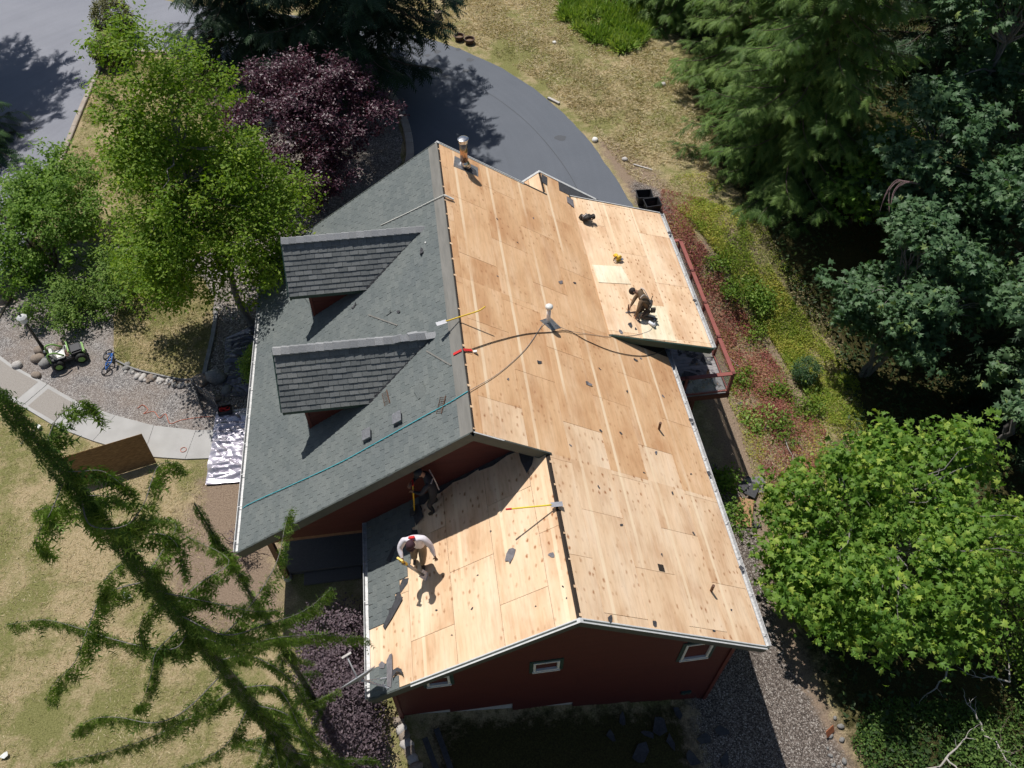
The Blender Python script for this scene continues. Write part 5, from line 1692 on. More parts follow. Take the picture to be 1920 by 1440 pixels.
WB = [
[(-4.46,-5.05,14.38),(-4.40,-4.92,14.50),(-4.34,-4.76,14.55),(-4.26,-4.56,14.49),(-4.23,-4.40,14.32),(-4.18,-4.40,14.08)],
[(-4.46,-5.05,14.04),(-4.27,-5.06,14.03),(-4.10,-5.02,13.94),(-3.97,-5.08,13.78),(-3.93,-5.07,13.54)],
[(-4.46,-5.05,13.57),(-4.32,-5.38,13.49),(-4.01,-5.37,13.39),(-3.91,-5.05,13.27),(-3.93,-4.64,13.13),(-3.94,-4.31,12.96),(-3.80,-4.19,12.77)],
[(-4.46,-5.05,13.94),(-4.57,-5.39,13.84),(-4.71,-5.44,13.69),(-4.84,-5.53,13.49),(-4.88,-5.49,13.24)],
[(-4.46,-5.05,13.23),(-4.94,-4.89,13.18),(-5.43,-4.64,12.73)],
[(-4.46,-5.05,12.75),(-4.32,-4.95,12.72),(-4.18,-4.79,12.52),(-4.15,-4.58,12.15)],
[(-4.46,-5.05,12.14),(-4.76,-5.14,11.96),(-4.95,-5.23,11.70),(-5.10,-5.27,11.34)],
[(-4.46,-5.05,11.48),(-4.81,-5.06,11.43),(-5.11,-5.12,11.32),(-5.29,-5.44,11.13),(-5.52,-5.71,10.82),(-5.93,-5.82,10.43),(-6.22,-5.85,9.98)],
[(-4.46,-5.05,9.90),(-4.62,-5.30,9.89),(-5.10,-5.18,9.80),(-5.75,-4.88,9.60),(-6.41,-4.50,9.27),(-7.17,-4.10,8.82),(-8.04,-3.86,8.30)],
[(-4.46,-5.05,10.99),(-4.72,-5.15,10.79),(-4.87,-5.28,10.59),(-4.87,-5.46,10.39)],
[(-4.46,-5.05,10.10),(-4.85,-5.32,9.94),(-4.98,-5.52,9.70),(-5.18,-5.75,9.34),(-5.48,-5.74,8.90)],
[(-4.46,-5.05,8.14),(-5.03,-5.52,8.02),(-5.57,-5.60,7.83),(-6.30,-5.33,7.53),(-6.91,-5.17,7.12),(-7.45,-5.19,6.64)],
[(-4.46,-5.05,7.37),(-5.04,-5.28,7.22),(-5.81,-5.48,6.92),(-6.88,-5.49,6.37),(-8.14,-5.34,5.67)],
[(-4.46,-5.05,6.51),(-4.97,-5.59,6.11),(-6.04,-5.66,5.31)],
[(-4.46,-5.05,11.63),(-4.27,-4.85,11.76),(-4.17,-4.40,11.63),(-4.50,-3.98,11.23)],
[(-4.46,-5.05,11.16),(-4.10,-5.16,11.12),(-3.81,-5.20,10.96),(-3.41,-5.22,10.62),(-3.16,-5.05,10.16)],
[(-4.46,-5.05,10.47),(-3.79,-5.43,10.43),(-3.29,-5.26,10.22),(-2.87,-4.93,9.78),(-2.60,-4.35,9.17)],
[(-4.46,-5.05,9.70),(-3.86,-5.29,9.71),(-3.31,-5.17,9.50),(-2.78,-5.00,9.01),(-2.15,-4.87,8.30)],
[(-4.46,-5.05,8.62),(-3.95,-5.00,8.53),(-3.45,-5.26,8.10),(-3.26,-5.55,7.32)],
[(-4.46,-5.05,7.37),(-3.83,-5.09,7.21),(-3.56,-5.59,6.71),(-3.44,-6.00,5.87)],
[(-4.46,-5.05,9.29),(-4.03,-4.93,9.46),(-3.65,-4.50,9.52),(-3.40,-3.86,9.40),(-3.38,-3.07,9.10),(-3.40,-2.47,8.69)],
[(-4.46,-5.05,12.35),(-4.09,-4.94,12.44),(-3.88,-5.02,12.28),(-3.90,-5.23,11.85)],
[(-4.46,-5.05,6.51),(-3.83,-5.28,6.37),(-3.33,-5.77,5.97),(-3.16,-5.99,5.31)],
[(-4.46,-5.05,10.65),(-4.06,-4.76,10.74),(-3.78,-4.39,10.57),(-4.59,-3.67,10.15)],
[(-4.46,-5.05,13.57),(-4.18,-5.09,13.57),(-4.13,-4.96,13.17)],
]
_r = np.random.default_rng(21)
for k in range(30):          # lower boughs, below the frame's edge or behind the trunk
    a = _r.random() * 6.283; z = _r.uniform(1.5, 7.0); L = _r.uniform(.9, 1.9) * (1.15 - z / 12)
    WB.append([(-4.46 + math.cos(a) * L * u, -5.05 + math.sin(a) * L * u, z - .35 * L * u + .12 * math.sin(3.1 * u)) for u in (0, .35, .7, 1)])
weeping('weeping_cedar', (-4.46, -5.05, 0), 15.4, 1.2, WB, 'tall weeping cedar with drooping boughs over the dry lawn', 22, coat=6000, coat_r=.08)
WB2 = []
for k in range(26):
    a = _r.random() * 6.283; z = _r.uniform(1.0, 9.4); L = _r.uniform(.25, .6) * (1.3 - z / 12)
    WB2.append([(-4.5 + math.cos(a) * L * u, -3.18 + math.sin(a) * L * u, z - .6 * L * u + .1 * math.sin(3.1 * u)) for u in (0, .5, 1)])
weeping('weeping_cedar', (-4.5, -3.18, 0), 10.25, .6, WB2, 'slender weeping cedar standing nearer the porch', 23, trunk_r=.07, coat=1500, coat_r=.05)

# ---- maples and other growth on the right
broadleaf('bright_maple', (11.4, -1.9, -2.65), [(.2, .2, 3.0, 2.6, 2.2, 1.6), (-1.8, 1.7, 2.6, 1.1, 1.2, .9), (1.6, 2.8, 4.2, 1.5, .9, .9), (-1.5, .9, 2.7, 1.5, 1.7, 1.1), (.9, 2.2, 3.9, 2.0, 1.7, 1.4), (-.3, -.9, 2.2, 1.7, 1.2, .9), (2.6, .6, 3.4, 1.9, 1.9, 1.4), (-.9, 2.4, 3.4, 1.2, 1.2, 1.0), (2.6, 2.4, 4.6, 1.2, 1.1, .9), (.5, 1.2, 4.7, 1.3, 1.1, .9), (-2.3, .6, 2.2, .8, .8, .6), (-1.5, 2.9, 3.4, .7, .6, .7)],
          1780, 11, .168, 'leaf_maple', 'bright green big-leaved maple right of the stripped wing', trunk=.1, stems=4, spread=.26, tmpl=PALM, shell=.5, gap=-.4, up=.8, out=.8, jit=1.7, flat=.6, limbs=160, leaf_parts=290, bright=1.0, bark='grey_bark', gscale=.85, strand=.5, strand_up=.5, lumps=75, lump_r=(.55, 1.05))
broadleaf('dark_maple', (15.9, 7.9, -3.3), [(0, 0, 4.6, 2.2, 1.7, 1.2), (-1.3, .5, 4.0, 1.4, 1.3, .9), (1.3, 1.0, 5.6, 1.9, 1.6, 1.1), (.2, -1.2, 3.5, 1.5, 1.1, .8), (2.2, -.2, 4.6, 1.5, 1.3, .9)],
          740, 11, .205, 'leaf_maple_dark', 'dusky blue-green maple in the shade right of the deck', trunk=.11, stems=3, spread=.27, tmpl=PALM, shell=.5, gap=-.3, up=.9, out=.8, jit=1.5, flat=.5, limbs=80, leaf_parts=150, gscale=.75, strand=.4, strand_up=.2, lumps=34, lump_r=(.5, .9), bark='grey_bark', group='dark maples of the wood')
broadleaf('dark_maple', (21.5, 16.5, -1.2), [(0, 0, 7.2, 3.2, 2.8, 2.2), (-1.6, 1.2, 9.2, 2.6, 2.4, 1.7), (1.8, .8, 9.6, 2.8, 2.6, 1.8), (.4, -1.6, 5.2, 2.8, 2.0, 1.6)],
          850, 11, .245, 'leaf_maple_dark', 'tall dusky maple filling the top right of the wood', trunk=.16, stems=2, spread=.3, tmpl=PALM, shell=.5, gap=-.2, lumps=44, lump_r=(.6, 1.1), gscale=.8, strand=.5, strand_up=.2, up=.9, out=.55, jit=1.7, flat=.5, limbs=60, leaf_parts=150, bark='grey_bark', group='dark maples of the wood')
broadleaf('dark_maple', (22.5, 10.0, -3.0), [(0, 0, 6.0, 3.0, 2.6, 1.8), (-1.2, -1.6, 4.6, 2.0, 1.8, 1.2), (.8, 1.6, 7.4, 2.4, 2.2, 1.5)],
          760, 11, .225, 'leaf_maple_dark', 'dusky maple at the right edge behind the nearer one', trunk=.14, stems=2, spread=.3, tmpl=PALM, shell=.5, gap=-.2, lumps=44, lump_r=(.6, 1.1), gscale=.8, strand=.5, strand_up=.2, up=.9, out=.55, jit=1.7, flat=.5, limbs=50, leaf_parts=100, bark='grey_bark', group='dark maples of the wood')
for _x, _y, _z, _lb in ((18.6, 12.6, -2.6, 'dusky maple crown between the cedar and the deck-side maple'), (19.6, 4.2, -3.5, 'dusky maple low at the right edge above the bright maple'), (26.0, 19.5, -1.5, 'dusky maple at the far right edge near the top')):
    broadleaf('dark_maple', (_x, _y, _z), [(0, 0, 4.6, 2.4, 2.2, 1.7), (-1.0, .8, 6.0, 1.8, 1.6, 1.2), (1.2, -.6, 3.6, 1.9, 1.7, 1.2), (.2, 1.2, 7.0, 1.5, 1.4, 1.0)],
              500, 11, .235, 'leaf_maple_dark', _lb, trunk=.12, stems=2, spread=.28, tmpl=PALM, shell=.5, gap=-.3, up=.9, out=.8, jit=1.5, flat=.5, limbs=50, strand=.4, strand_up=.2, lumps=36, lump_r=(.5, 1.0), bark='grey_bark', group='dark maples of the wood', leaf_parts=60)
broadleaf('vine_maple', (16.5, 13.4, -.8), [(0, 0, 2.6, 1.5, 1.3, 1.0), (1.2, .8, 3.6, 1.2, 1.1, .8)], 220, 12, .18, 'leaf_maple', 'small maple growing out of the cedar skirt', trunk=.06, stems=3, spread=.3, tmpl=PALM, shell=.4, gap=-.4, up=1.0, out=.5, flat=.45, limbs=24, jit=1.5)
broadleaf('yellow_shrub', (15.2, -2.3, -3.1), [(0, 0, 1.6, 1.6, 1.8, 1.3), (.8, 1.4, 2.0, 1.4, 1.5, 1.2), (1.2, -1.6, 1.3, 1.4, 1.3, 1.0)], 300, 30, .10, 'leaf_bush', 'yellow-green shrub at the right edge behind the bright maple', 'shrub', trunk=.05, stems=5, spread=.22, shell=.4, gap=-.4, limbs=30)
broadleaf('yellow_shrub', (13.7, -6.2, -3.0), [(0, 0, .7, 1.4, 1.2, .6), (1.2, .5, .8, 1.2, 1.0, .7)], 150, 30, .09, 'leaf_cedar', 'low green shrub under dead branches in the lower right corner', 'shrub', trunk=.04, stems=5, spread=.2, shell=.4, gap=-.4, limbs=24)
broadleaf('round_bush', (13.2, 7.7, -2.8), [(0, 0, .5, .5, .5, .55)], 160, 26, .06, 'leaf_fir', 'small dark round bush alone among the red weeds', 'shrub', trunk=.03, stems=3, spread=.06, shell=.7, gap=-.9, limbs=8, out=1.4)
for k, (x_, y_, s_, mt_, lb) in enumerate((
        (11.5, 11.5, .8, 'leaf_bush', 'fresh green weed clump nearest the wood beside the deck'), (12.1, 11.0, .95, 'leaf_shrub', 'broad pale green weed clump beside the deck, largest'),
        (10.7, 12.3, .45, 'leaf_bush', 'small yellow-green weed clump level with the far end of the deck'), (10.7, 7.6, .5, 'leaf_bush', 'yellow-green weed clump at the near corner of the deck'), (11.7, 7.0, .55, 'leaf_bush', 'bright weed clump left of the round bush'),
        (10.6, 5.8, .6, 'leaf_grass', 'feathery green clump just below the deck'), (11.5, 5.2, .5, 'leaf_bush', 'flowering yellow weed clump below the deck corner'), (8.3, 3.2, .8, 'leaf_shrub', 'leafy clump in the shade along the right wall'),
        (8.5, 1.9, .5, 'leaf_shrub', 'small leafy clump in the shade by the cut board'), (12.9, 3.6, .75, 'leaf_bush', 'pale green clump above the bright maple'), (11.9, 9.9, .5, 'leaf_bush', 'low clump among the red weeds in mid-slope'), (12.6, 6.2, .6, 'leaf_bush', 'green clump just below the round bush'))):
    z_ = tz(x_, y_)
    broadleaf('weed_clump', (x_, y_, z_), [(0, 0, .22 * s_, .75 * s_, .7 * s_, .25 * s_), (.5 * s_, .35 * s_, .2 * s_, .5 * s_, .4 * s_, .2 * s_)], int(60 * s_ + 14), 15, .12, mt_, lb, 'weeds', trunk=.012, stems=4, spread=.17, shell=.1, gap=-.9, limbs=10, flat=.5, jit=1.6, lumps=7, lump_r=(.15, .4), group='weed clumps on the slope')

# ---- ground cover that nobody could count
def cover(name, poly, n, size, matname, label=None, cat=None, tmpl=LEAF, h=0.12, up=.8, thr=None, sc=.5, seed=0, lift=.5, soft=.22):
    q = in_poly(poly, n)
    if thr is not None:
        f = .8 * vnoise(q * sc * 1.5, seed) + .45 * vnoise(q * sc * 4.5, seed + 5)
        q = q[f + rng.normal(size=len(q)) * soft > thr]
    n = len(q)
    z = terr(q[:, 0], q[:, 1]) + rng.random(n) * h
    pos = np.column_stack([q, z])
    ax = rng.normal(size=(n, 3)); ax[:, 2] = np.abs(ax[:, 2]) * lift
    nr = rng.normal(size=(n, 3)) * .6; nr[:, 2] += up
    patch = .6 * vnoise(q * 1.3, seed + 11) + .3 * vnoise(q * 4.1, seed + 12)
    rnd = np.clip(.42 + .5 * patch + rng.normal(size=n) * .2, 0, .97)
    o = scatter_mesh(name, tmpl[0], tmpl[1], pos, ax, nr, size * rng.uniform(.5, 1.4, n), rnd, matname)
    return tag(o, label, cat, kind='stuff')


SLOPE = [(8.8, 14.9), (10.0, 17.2), (11.6, 17.2), (12.4, 15.0), (13.4, 12.6), (15.0, 10.6), (15.6, 7.6), (14.4, 5.0), (12.4, 2.4), (10.2, -1.0), (9.2, -1.0), (9.6, 2.2), (9.9, 6.0), (9.7, 9.0), (8.9, 12.5)]
RED_BAND = [(9.0, 13.9), (9.2, 12.6), (9.5, 11.3), (9.8, 9.8), (10.0, 8.0), (10.2, 6.3), (10.9, 5.5), (12.3, 6.3), (12.5, 8.0), (12.1, 9.4), (11.5, 10.7), (10.9, 11.9), (10.3, 13.1), (9.8, 14.2)]
GREEN_BAND = [(10.5, 13.2), (11.2, 12.0), (12.0, 10.6), (12.6, 9.3), (12.9, 7.5), (13.3, 5.6), (14.8, 5.2), (15.5, 7.5), (14.7, 9.6), (13.6, 11.0), (12.7, 12.4), (11.9, 14.5), (10.8, 15.5), (9.6, 15.0)]
cover('green_weeds', GREEN_BAND, 74000, .06, 'leaf_weed', 'yellow-green weeds in a band below the wood edge', 'weeds', thr=-.15, seed=3, h=.18, sc=.8, soft=.4)
cover('scattered_weeds', SLOPE, 60000, .055, 'leaf_weed', 'thin green weeds scattered over the whole slope', 'weeds', thr=.12, seed=5, h=.15, sc=.9, soft=.4)
cover('red_weeds', RED_BAND, 52000, .055, 'leaf_red', 'red weeds in a long band beside the deck', 'weeds', thr=-.05, seed=9, sc=.7, h=.17, soft=.4)
cover('low_red_weeds', [(10.2, 6.3), (10.1, 4.2), (10.2, 2.2), (11.2, 2.2), (12.6, 4.2), (13.2, 5.4), (12.5, 6.6)], 26000, .05, 'leaf_red', 'red weeds mixed with straw below the deck corner', 'weeds', thr=.12, seed=19, sc=.7, h=.14, soft=.4)
cover('red_patch', [(8.6, 14.7), (9.4, 16.3), (11.0, 15.4), (10.8, 13.4), (9.2, 13.4)], 8000, .055, 'leaf_red', 'red weeds beside the black bins', 'weeds', thr=-.05, seed=23, sc=.6, h=.14)
cover('weed_straw', SLOPE, 34000, .11, 'leaf_straw', 'dead stems among the weeds on the slope', 'weeds', tmpl=BLADE, thr=-.2, seed=53, h=.1, lift=.4)
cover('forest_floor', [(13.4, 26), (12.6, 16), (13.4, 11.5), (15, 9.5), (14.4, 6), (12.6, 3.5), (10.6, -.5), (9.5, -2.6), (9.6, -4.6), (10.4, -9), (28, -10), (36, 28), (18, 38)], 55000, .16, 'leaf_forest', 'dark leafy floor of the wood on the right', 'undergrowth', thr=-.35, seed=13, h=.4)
cover('low_undergrowth', [(9.6, -5.2), (10.6, -4.2), (12.6, -4.4), (15.5, -4.8), (15, -9), (10, -9)], 22000, .085, 'leaf_cedar', 'sunlit green undergrowth in the lower right corner', 'undergrowth', thr=-.2, seed=71, h=.35)
cover('tall_grass', [(7.6, 31.4), (8.6, 34.5), (12.3, 34), (12.6, 30.5), (11.4, 28.2), (10.2, 27.4), (9.0, 28.6)], 26000, .5, 'leaf_grass', 'patch of tall green grass by the cedar at the top', 'grass', tmpl=BLADE, h=.03, seed=23, lift=2.2, thr=-.25)
cover('long_grass', [(-.5, 31.8), (3, 29.2), (5.8, 25.2), (7.4, 20.8), (8.4, 17.2), (10.3, 15.6), (12.2, 17.5), (12.4, 22), (12.8, 27), (9, 36), (0, 38)], 58000, .19, 'leaf_straw', 'dry cut grass strewn over the bank beyond the drive', 'grass', tmpl=BLADE, h=.02, seed=29, lift=.35, thr=-.3)
cover('green_grass', [(.5, 31.2), (3.2, 28.9), (5.9, 24.9), (7.2, 21.2), (9.4, 21.5), (11.6, 19), (12.4, 22), (12.6, 27), (7, 30), (2, 33)], 16000, .14, 'leaf_lawn', 'thin green grass on the bank beyond the drive', 'grass', tmpl=BLADE, h=.02, seed=31, lift=.8, thr=.0)
LAWN = [(-20, 9.0), (-15.3, 8.2), (-14.45, 7.7), (-13.1, 6.7), (-11.8, 5.95), (-10.1, 5.15), (-8.84, 4.85), (-8.2, 4.7), (-7.8, 1), (-6.5, -1.5), (-5.0, -4), (-5.0, -8), (-22, -8)]
cover('lawn_grass', LAWN, 34000, .085, 'leaf_lawn', 'thin dry lawn left of the house', 'grass', tmpl=BLADE, h=.01, seed=37, lift=.6, thr=-.2)
cover('dead_grass', LAWN, 44000, .10, 'leaf_straw', 'dead straw matted on the lawn left of the house', 'grass', tmpl=BLADE, h=.01, seed=41, lift=.3, thr=-.25)
cover('island_grass', [(-15.8, 19), (-15.9, 28.5), (-15.2, 30.3), (-13, 30), (-10, 28.6), (-8, 27.4), (-8.5, 20), (-10, 17.6)], 36000, .12, 'leaf_lawn', 'rough dry grass on the upper part of the island', 'grass', tmpl=BLADE, h=.01, seed=43, lift=.7, thr=-.3)
o = cover('patch_grass', PATCH, 15000, .09, 'leaf_lawn', 'dry grass of the small lawn inside the gravel bed', 'grass', tmpl=BLADE, h=.01, seed=47, lift=.7)
o.location.z = .05


# ================================================================== deck
deck = empty('deck', (0, 0, 0), label='raised deck with red rails and glass panels on the right side', cat='deck')
ZD = 0.55; DX0, DX1, DY0, DY1 = 5.82, 8.62, 5.02, 11.45
y_ = DY0
while y_ < DY1 - .05:
    m = MB(); m.box(((DX0 + DX1) / 2, y_ + .068, ZD - .02), (DX1 - DX0, .132, .035)); m.build('deck_board', 'deck_board', deck); y_ += .14
for a, b in (((DX0, DY0 + .02, ZD - .16), (DX1 + .1, DY0 + .02, ZD - .16)), ((DX0, DY1 - .1, ZD - .16), (DX1, DY1 - .1, ZD - .16)), ((DX1 - .02, DY0 + .06, ZD - .16), (DX1 - .02, DY1, ZD - .16)), ((DX0 + .9, DY0 + .06, ZD - .16), (DX0 + .9, DY1, ZD - .16))):
    m = MB(); m.bar(a, b, .06, .23); m.build('beam', 'red_paint_dark', deck)
for x_, y_ in ((7.55, 5.15), (7.55, 8.2), (7.55, 11.2)):
    g_ = tz(x_, y_) - .2
    m = MB(); m.box((x_, y_, (g_ + ZD - .28) / 2), (.14, .14, ZD - .28 - g_)); m.build('support_post', 'red_paint_dark', deck)
ZT = ZD + .96
posts = [(DX1, DY0), (DX1, 6.6), (DX1, 8.2), (DX1, 9.8), (DX1, DY1), (7.1, DY0)]
for x_, y_ in posts:
    m = MB(); m.box((x_, y_, (ZD + ZT) / 2), (.09, .09, ZT - ZD)); o = m.build('rail_post', 'red_paint', deck)
    q = MB(); q.box((x_, y_, ZT + .035), (.1, .1, .03)); q.build('post_cap', 'red_paint_dark', o)


def rail_run(a, b):
    a = Vector(a); b = Vector(b)
    m = MB(); m.bar(a + Vz * ZT, b + Vz * ZT, .13, .04); m.build('top_rail', 'red_paint', deck)
    m = MB(); m.bar(a + Vz * (ZD + .1), b + Vz * (ZD + .1), .06, .05); m.build('bottom_rail', 'red_paint', deck)
    d = (b - a).normalized()
    m = MB(); m.bar(a + d * .05 + Vz * (ZD + .54), b - d * .05 + Vz * (ZD + .54), .008, .80); m.build('glass_panel', 'clear_glass', deck)


run = [(DX1, DY0), (DX1, 6.6), (DX1, 8.2), (DX1, 9.8), (DX1, DY1)]
for a, b in zip(run, run[1:]): rail_run((a[0], a[1] + .05, 0), (b[0], b[1] - .05, 0))
rail_run((DX1 - .05, DY0, 0), (7.15, DY0, 0)); rail_run((7.05, DY0, 0), (DX0 + .05, DY0, 0)); rail_run((DX1 - .05, DY1, 0), (DX0 + .1, DY1, 0))
# rubbish torn off the roof lying on the deck
def scrap(name, c, size, n_vec, mt, label, cat, group, rot=None, curl=.25, seed=None, thick=.006, lift=0.0):
    """an irregular torn piece with a little curl, resting on a surface with normal n_vec"""
    r = random.Random(seed if seed is not None else hash(str(c)) % 9999)
    nn = Vector(n_vec).normalized()
    a = nn.cross(Vector((0.3, 1, 0.1))).normalized(); b = nn.cross(a)
    th = r.random() * 6.28 if rot is None else rot
    e1 = a * math.cos(th) + b * math.sin(th); e2 = nn.cross(e1)
    k = r.randint(6, 8); pts = []
    for i in range(k):
        t = 6.283 * i / k + r.uniform(-.25, .25); q = r.uniform(.55, 1.1)
        pts.append((math.cos(t) * q * size, math.sin(t) * q * size * r.uniform(.45, .75)))
    top = []
    for p in pts:
        h = curl * (p[0] / size) ** 2 * size * .6 + thick + .002
        top.append(e1 * p[0] + e2 * p[1] + nn * h)
    ctr = nn * (thick + .002)
    bot = [q - nn * thick for q in top]
    m = MB(); n = len(top)
    m.add(top + [ctr] + bot + [ctr - nn * thick], [(i, (i + 1) % n, n) for i in range(n)] + [(n + 1 + (i + 1) % n, n + 1 + i, 2 * n + 1) for i in range(n)] + [(i, n + 1 + i, n + 1 + (i + 1) % n, (i + 1) % n) for i in range(n)])
    o = m.build(name, mt)
    o.location = Vector(c) + nn * (.002 + lift)
    return tag(o, label, cat, group)


for k in range(52):
    x_ = random.uniform(6.3, 8.5); y_ = random.uniform(5.2, 7.2)
    scrap('felt_scrap', (x_, y_, ZD), random.uniform(.06, .26), (0, 0, 1), random.choice(['felt', 'felt', 'felt_grey', 'ridge_strip']), 'torn roofing scrap littering the deck boards', 'scrap', 'scraps on the deck', curl=.4, seed=k)
for k in range(44):
    x_ = random.uniform(7.75, 8.5); y_ = random.uniform(5.25, 7.6)
    scrap('felt_scrap', (x_, y_, ZD), random.uniform(.04, .13), (0, 0, 1), random.choice(['felt_grey', 'ridge_strip', 'deck_board', 'brown_wood']), 'pale rubble piece in the strip along the outer deck rail', 'scrap', 'rubble along the deck rail', curl=.5, seed=300 + k)
for x_, y_, s_ in ((7.55, 5.75, .34), (8.0, 5.5, .22)):
    scrap('tar_paper', (x_, y_, ZD + .03), s_, (0, 0, 1), 'felt', 'crumpled black roofing sheet on the deck' if s_ > .3 else 'small folded black sheet by the deck corner', 'scrap', None, curl=.6, seed=int(x_ * 10))
# roll of black membrane on the deck
m = MB(); m.lathe([(.16, 0), (.16, .55), (.1, .55), (.1, .04)], 18, axis=(.75, -.4, .12)); tag(m.build('membrane_roll', 'black_rubber', loc=(6.75, 5.55, ZD + .18), smooth=False), 'black roll of membrane standing on the deck under the eave', 'roll')

# ================================================================== on the roof
RRp = lambda x_, y_, h=0.0: Vector((x_, y_, zr(x_))) + n_rr * h
WLp = lambda x_, y_, h=0.0: Vector((x_, y_, ZW - P * (XW - x_))) + n_rl * h
Sp = lambda x_, y_, h=0.0: Vector((x_, y_, ZS0 - sl * (x_ - XS0))) + n_s * h
RLp = lambda x_, y_, h=0.0: Vector((x_, y_, ZR + P * x_)) + n_rl * h

G_RR = 'small dark scraps on the bare main slope'
for k, (x_, y_, s_) in enumerate(((3.12, 6.45, .12), (3.61, 6.71, .08), (1.92, 2.84, .1), (3.22, 2.67, .12), (3.24, 1.16, .07), (3.82, 1.29, .07), (4.76, .97, .07), (4.06, -2.09, .05), (3.16, -1.54, .06), (2.72, 9.08, .05),
                                   (1.44, -3.35, .04), (5.18, -1.28, .06), (1.2, 5.6, .04), (2.0, 7.5, .04), (4.4, 2.9, .06), (5.6, 3.2, .07), (2.8, -.6, .05), (4.9, -.2, .06), (1.0, 1.9, .05), (3.7, 3.4, .05), (5.0, 4.3, .1), (5.22, 4.46, .06), (4.2, .2, .04), (5.7, .6, .05), (2.3, .4, .045), (1.5, 8.2, .05), (5.6, -3.2, .05))):
    scrap('felt_scrap', RRp(x_, y_), s_, n_rr, 'felt' if k % 3 else 'felt_grey', 'small dark torn scrap on the bare plywood of the main slope', 'scrap', G_RR, curl=.5, seed=100 + k)
for k, (x_, y_, s_, rot) in enumerate(((3.39, -3.86, .13, 1.5), (2.35, -3.9, .12, 1.2), (4.9, -3.8, .05, .4))):
    scrap('felt_scrap', RRp(x_, y_), s_, n_rr, 'felt', 'dark felt sliver hooked on the near rake of the wing', 'scrap', 'felt slivers on the near rake', curl=.5, seed=140 + k, rot=rot)
scrap('felt_scrap', WLp(.56, -2.06), .23, n_rl, 'felt_grey', 'largest grey felt scrap lying alone on the wing slope', 'scrap', None, curl=.3, seed=151)
scrap('felt_scrap', WLp(1.38, -2.46), .12, n_rl, 'felt_grey', 'grey felt scrap close to the wing ridge', 'scrap', None, curl=.3, seed=152)
for k, (x_, y_, s_) in enumerate(((-.4, -2.9, .04), (-.9, -3.3, .03), (.2, -1.3, .03), (-.2, -2.2, .035), (.9, -3.4, .03), (-1.2, -2.6, .04))):
    scrap('felt_scrap', WLp(x_, y_), s_, n_rl, 'felt', 'tiny dark chip on the near wing slope', 'scrap', 'chips on the wing slope', curl=.4, seed=160 + k)
for k, (x_, y_, s_, mt_, lb) in enumerate(((5.10, 5.50, .13, 'felt', 'dark scrap beside the kneeling roofer, larger one'), (5.25, 5.36, .07, 'felt', 'dark scrap beside the kneeling roofer, smaller one'), (4.72, 5.15, .12, 'felt_grey', 'grey felt scrap on the near corner of the deck roof'), (5.45, 5.72, .07, 'felt', 'brown scrap by the roofer\'s hammer'))):
    scrap('felt_scrap', Sp(x_, y_), s_, n_s, mt_, lb, 'scrap', None, curl=.4, seed=170 + k)
for k, (x_, y_, s_, lb) in enumerate(((-2.78, 6.02, .12, 'dark torn shingle between the dormers, lowest one'), (-1.78, 4.98, .13, 'curled grey shingle above the nearer dormer'), (-1.5, 4.8, .09, 'small dark shingle beside the curled one'), (-1.25, 7.62, .15, 'dark debris heap at the top of the farther dormer'), (-.75, 6.5, .14, 'dark shingle scrap right of the farther dormer'), (-.62, 6.75, .05, 'white chip near the farther dormer valley'))):
    scrap('shingle_scrap', RLp(x_, y_, .015), s_, n_rl, 'white_paint' if 'white' in lb else ('felt' if k != 1 else 'shingle'), lb, 'scrap', None, curl=.7, seed=180 + k)
# lifted shingle and old bracket plates on the left slope
m = MB(); m.prism(rect(-.14, .14, -.17, .17), (Vector((0, 0, 0)), d_rl, Vy, n_rl), .03, .06); o = m.build('loose_shingle', 'shingle'); o.location = RLp(-1.07, 1.84); o.rotation_euler = (.1, .12, .35)
tag(o, 'loose tilted shingle above the two box vents', 'shingle')
for x_, y_, lb in ((-1.95, 2.2, 'rusted wire grate at the foot of the nearer dormer'), (-.62, 1.12, 'rusted wire grate by the near end of the ridge')):
    m = MB()
    for k in range(9): m.box((-.2 + k * .05, 0, .012), (.006, .16, .006))
    m.box((0, -.08, .012), (.44, .008, .008)); m.box((0, .08, .014), (.46, .02, .02))
    o = m.build('wire_grate', 'rust_pipe'); o.location = RLp(x_, y_, .015)
    o.rotation_euler = Matrix((d_rl, Vy, n_rl)).transposed().to_euler(); o.rotation_euler.rotate_axis('Z', 1.2 if x_ > -1 else 1.75)
    tag(o, lb, 'grate')
for k, (a, b, lb) in enumerate(((( -2.35, 5.35), (-1.55, 4.35), 'grey wooden batten lying beside the nearer dormer ridge'), ((-.85, 2.95), (-.3, 2.1), 'thin batten near the red strap'))):
    m = MB(); m.bar(RLp(*a, .02), RLp(*b, .02), .035, .02, up=n_rl); tag(m.build('batten', 'ridge_strip'), lb, 'batten')


def rope(name, pts, r, mt, label, cat='rope', k=5):
    m = MB(); m.tube(smooth_path(pts, k), r, 6)
    return tag(m.build(name, mt, smooth=True), label, cat)


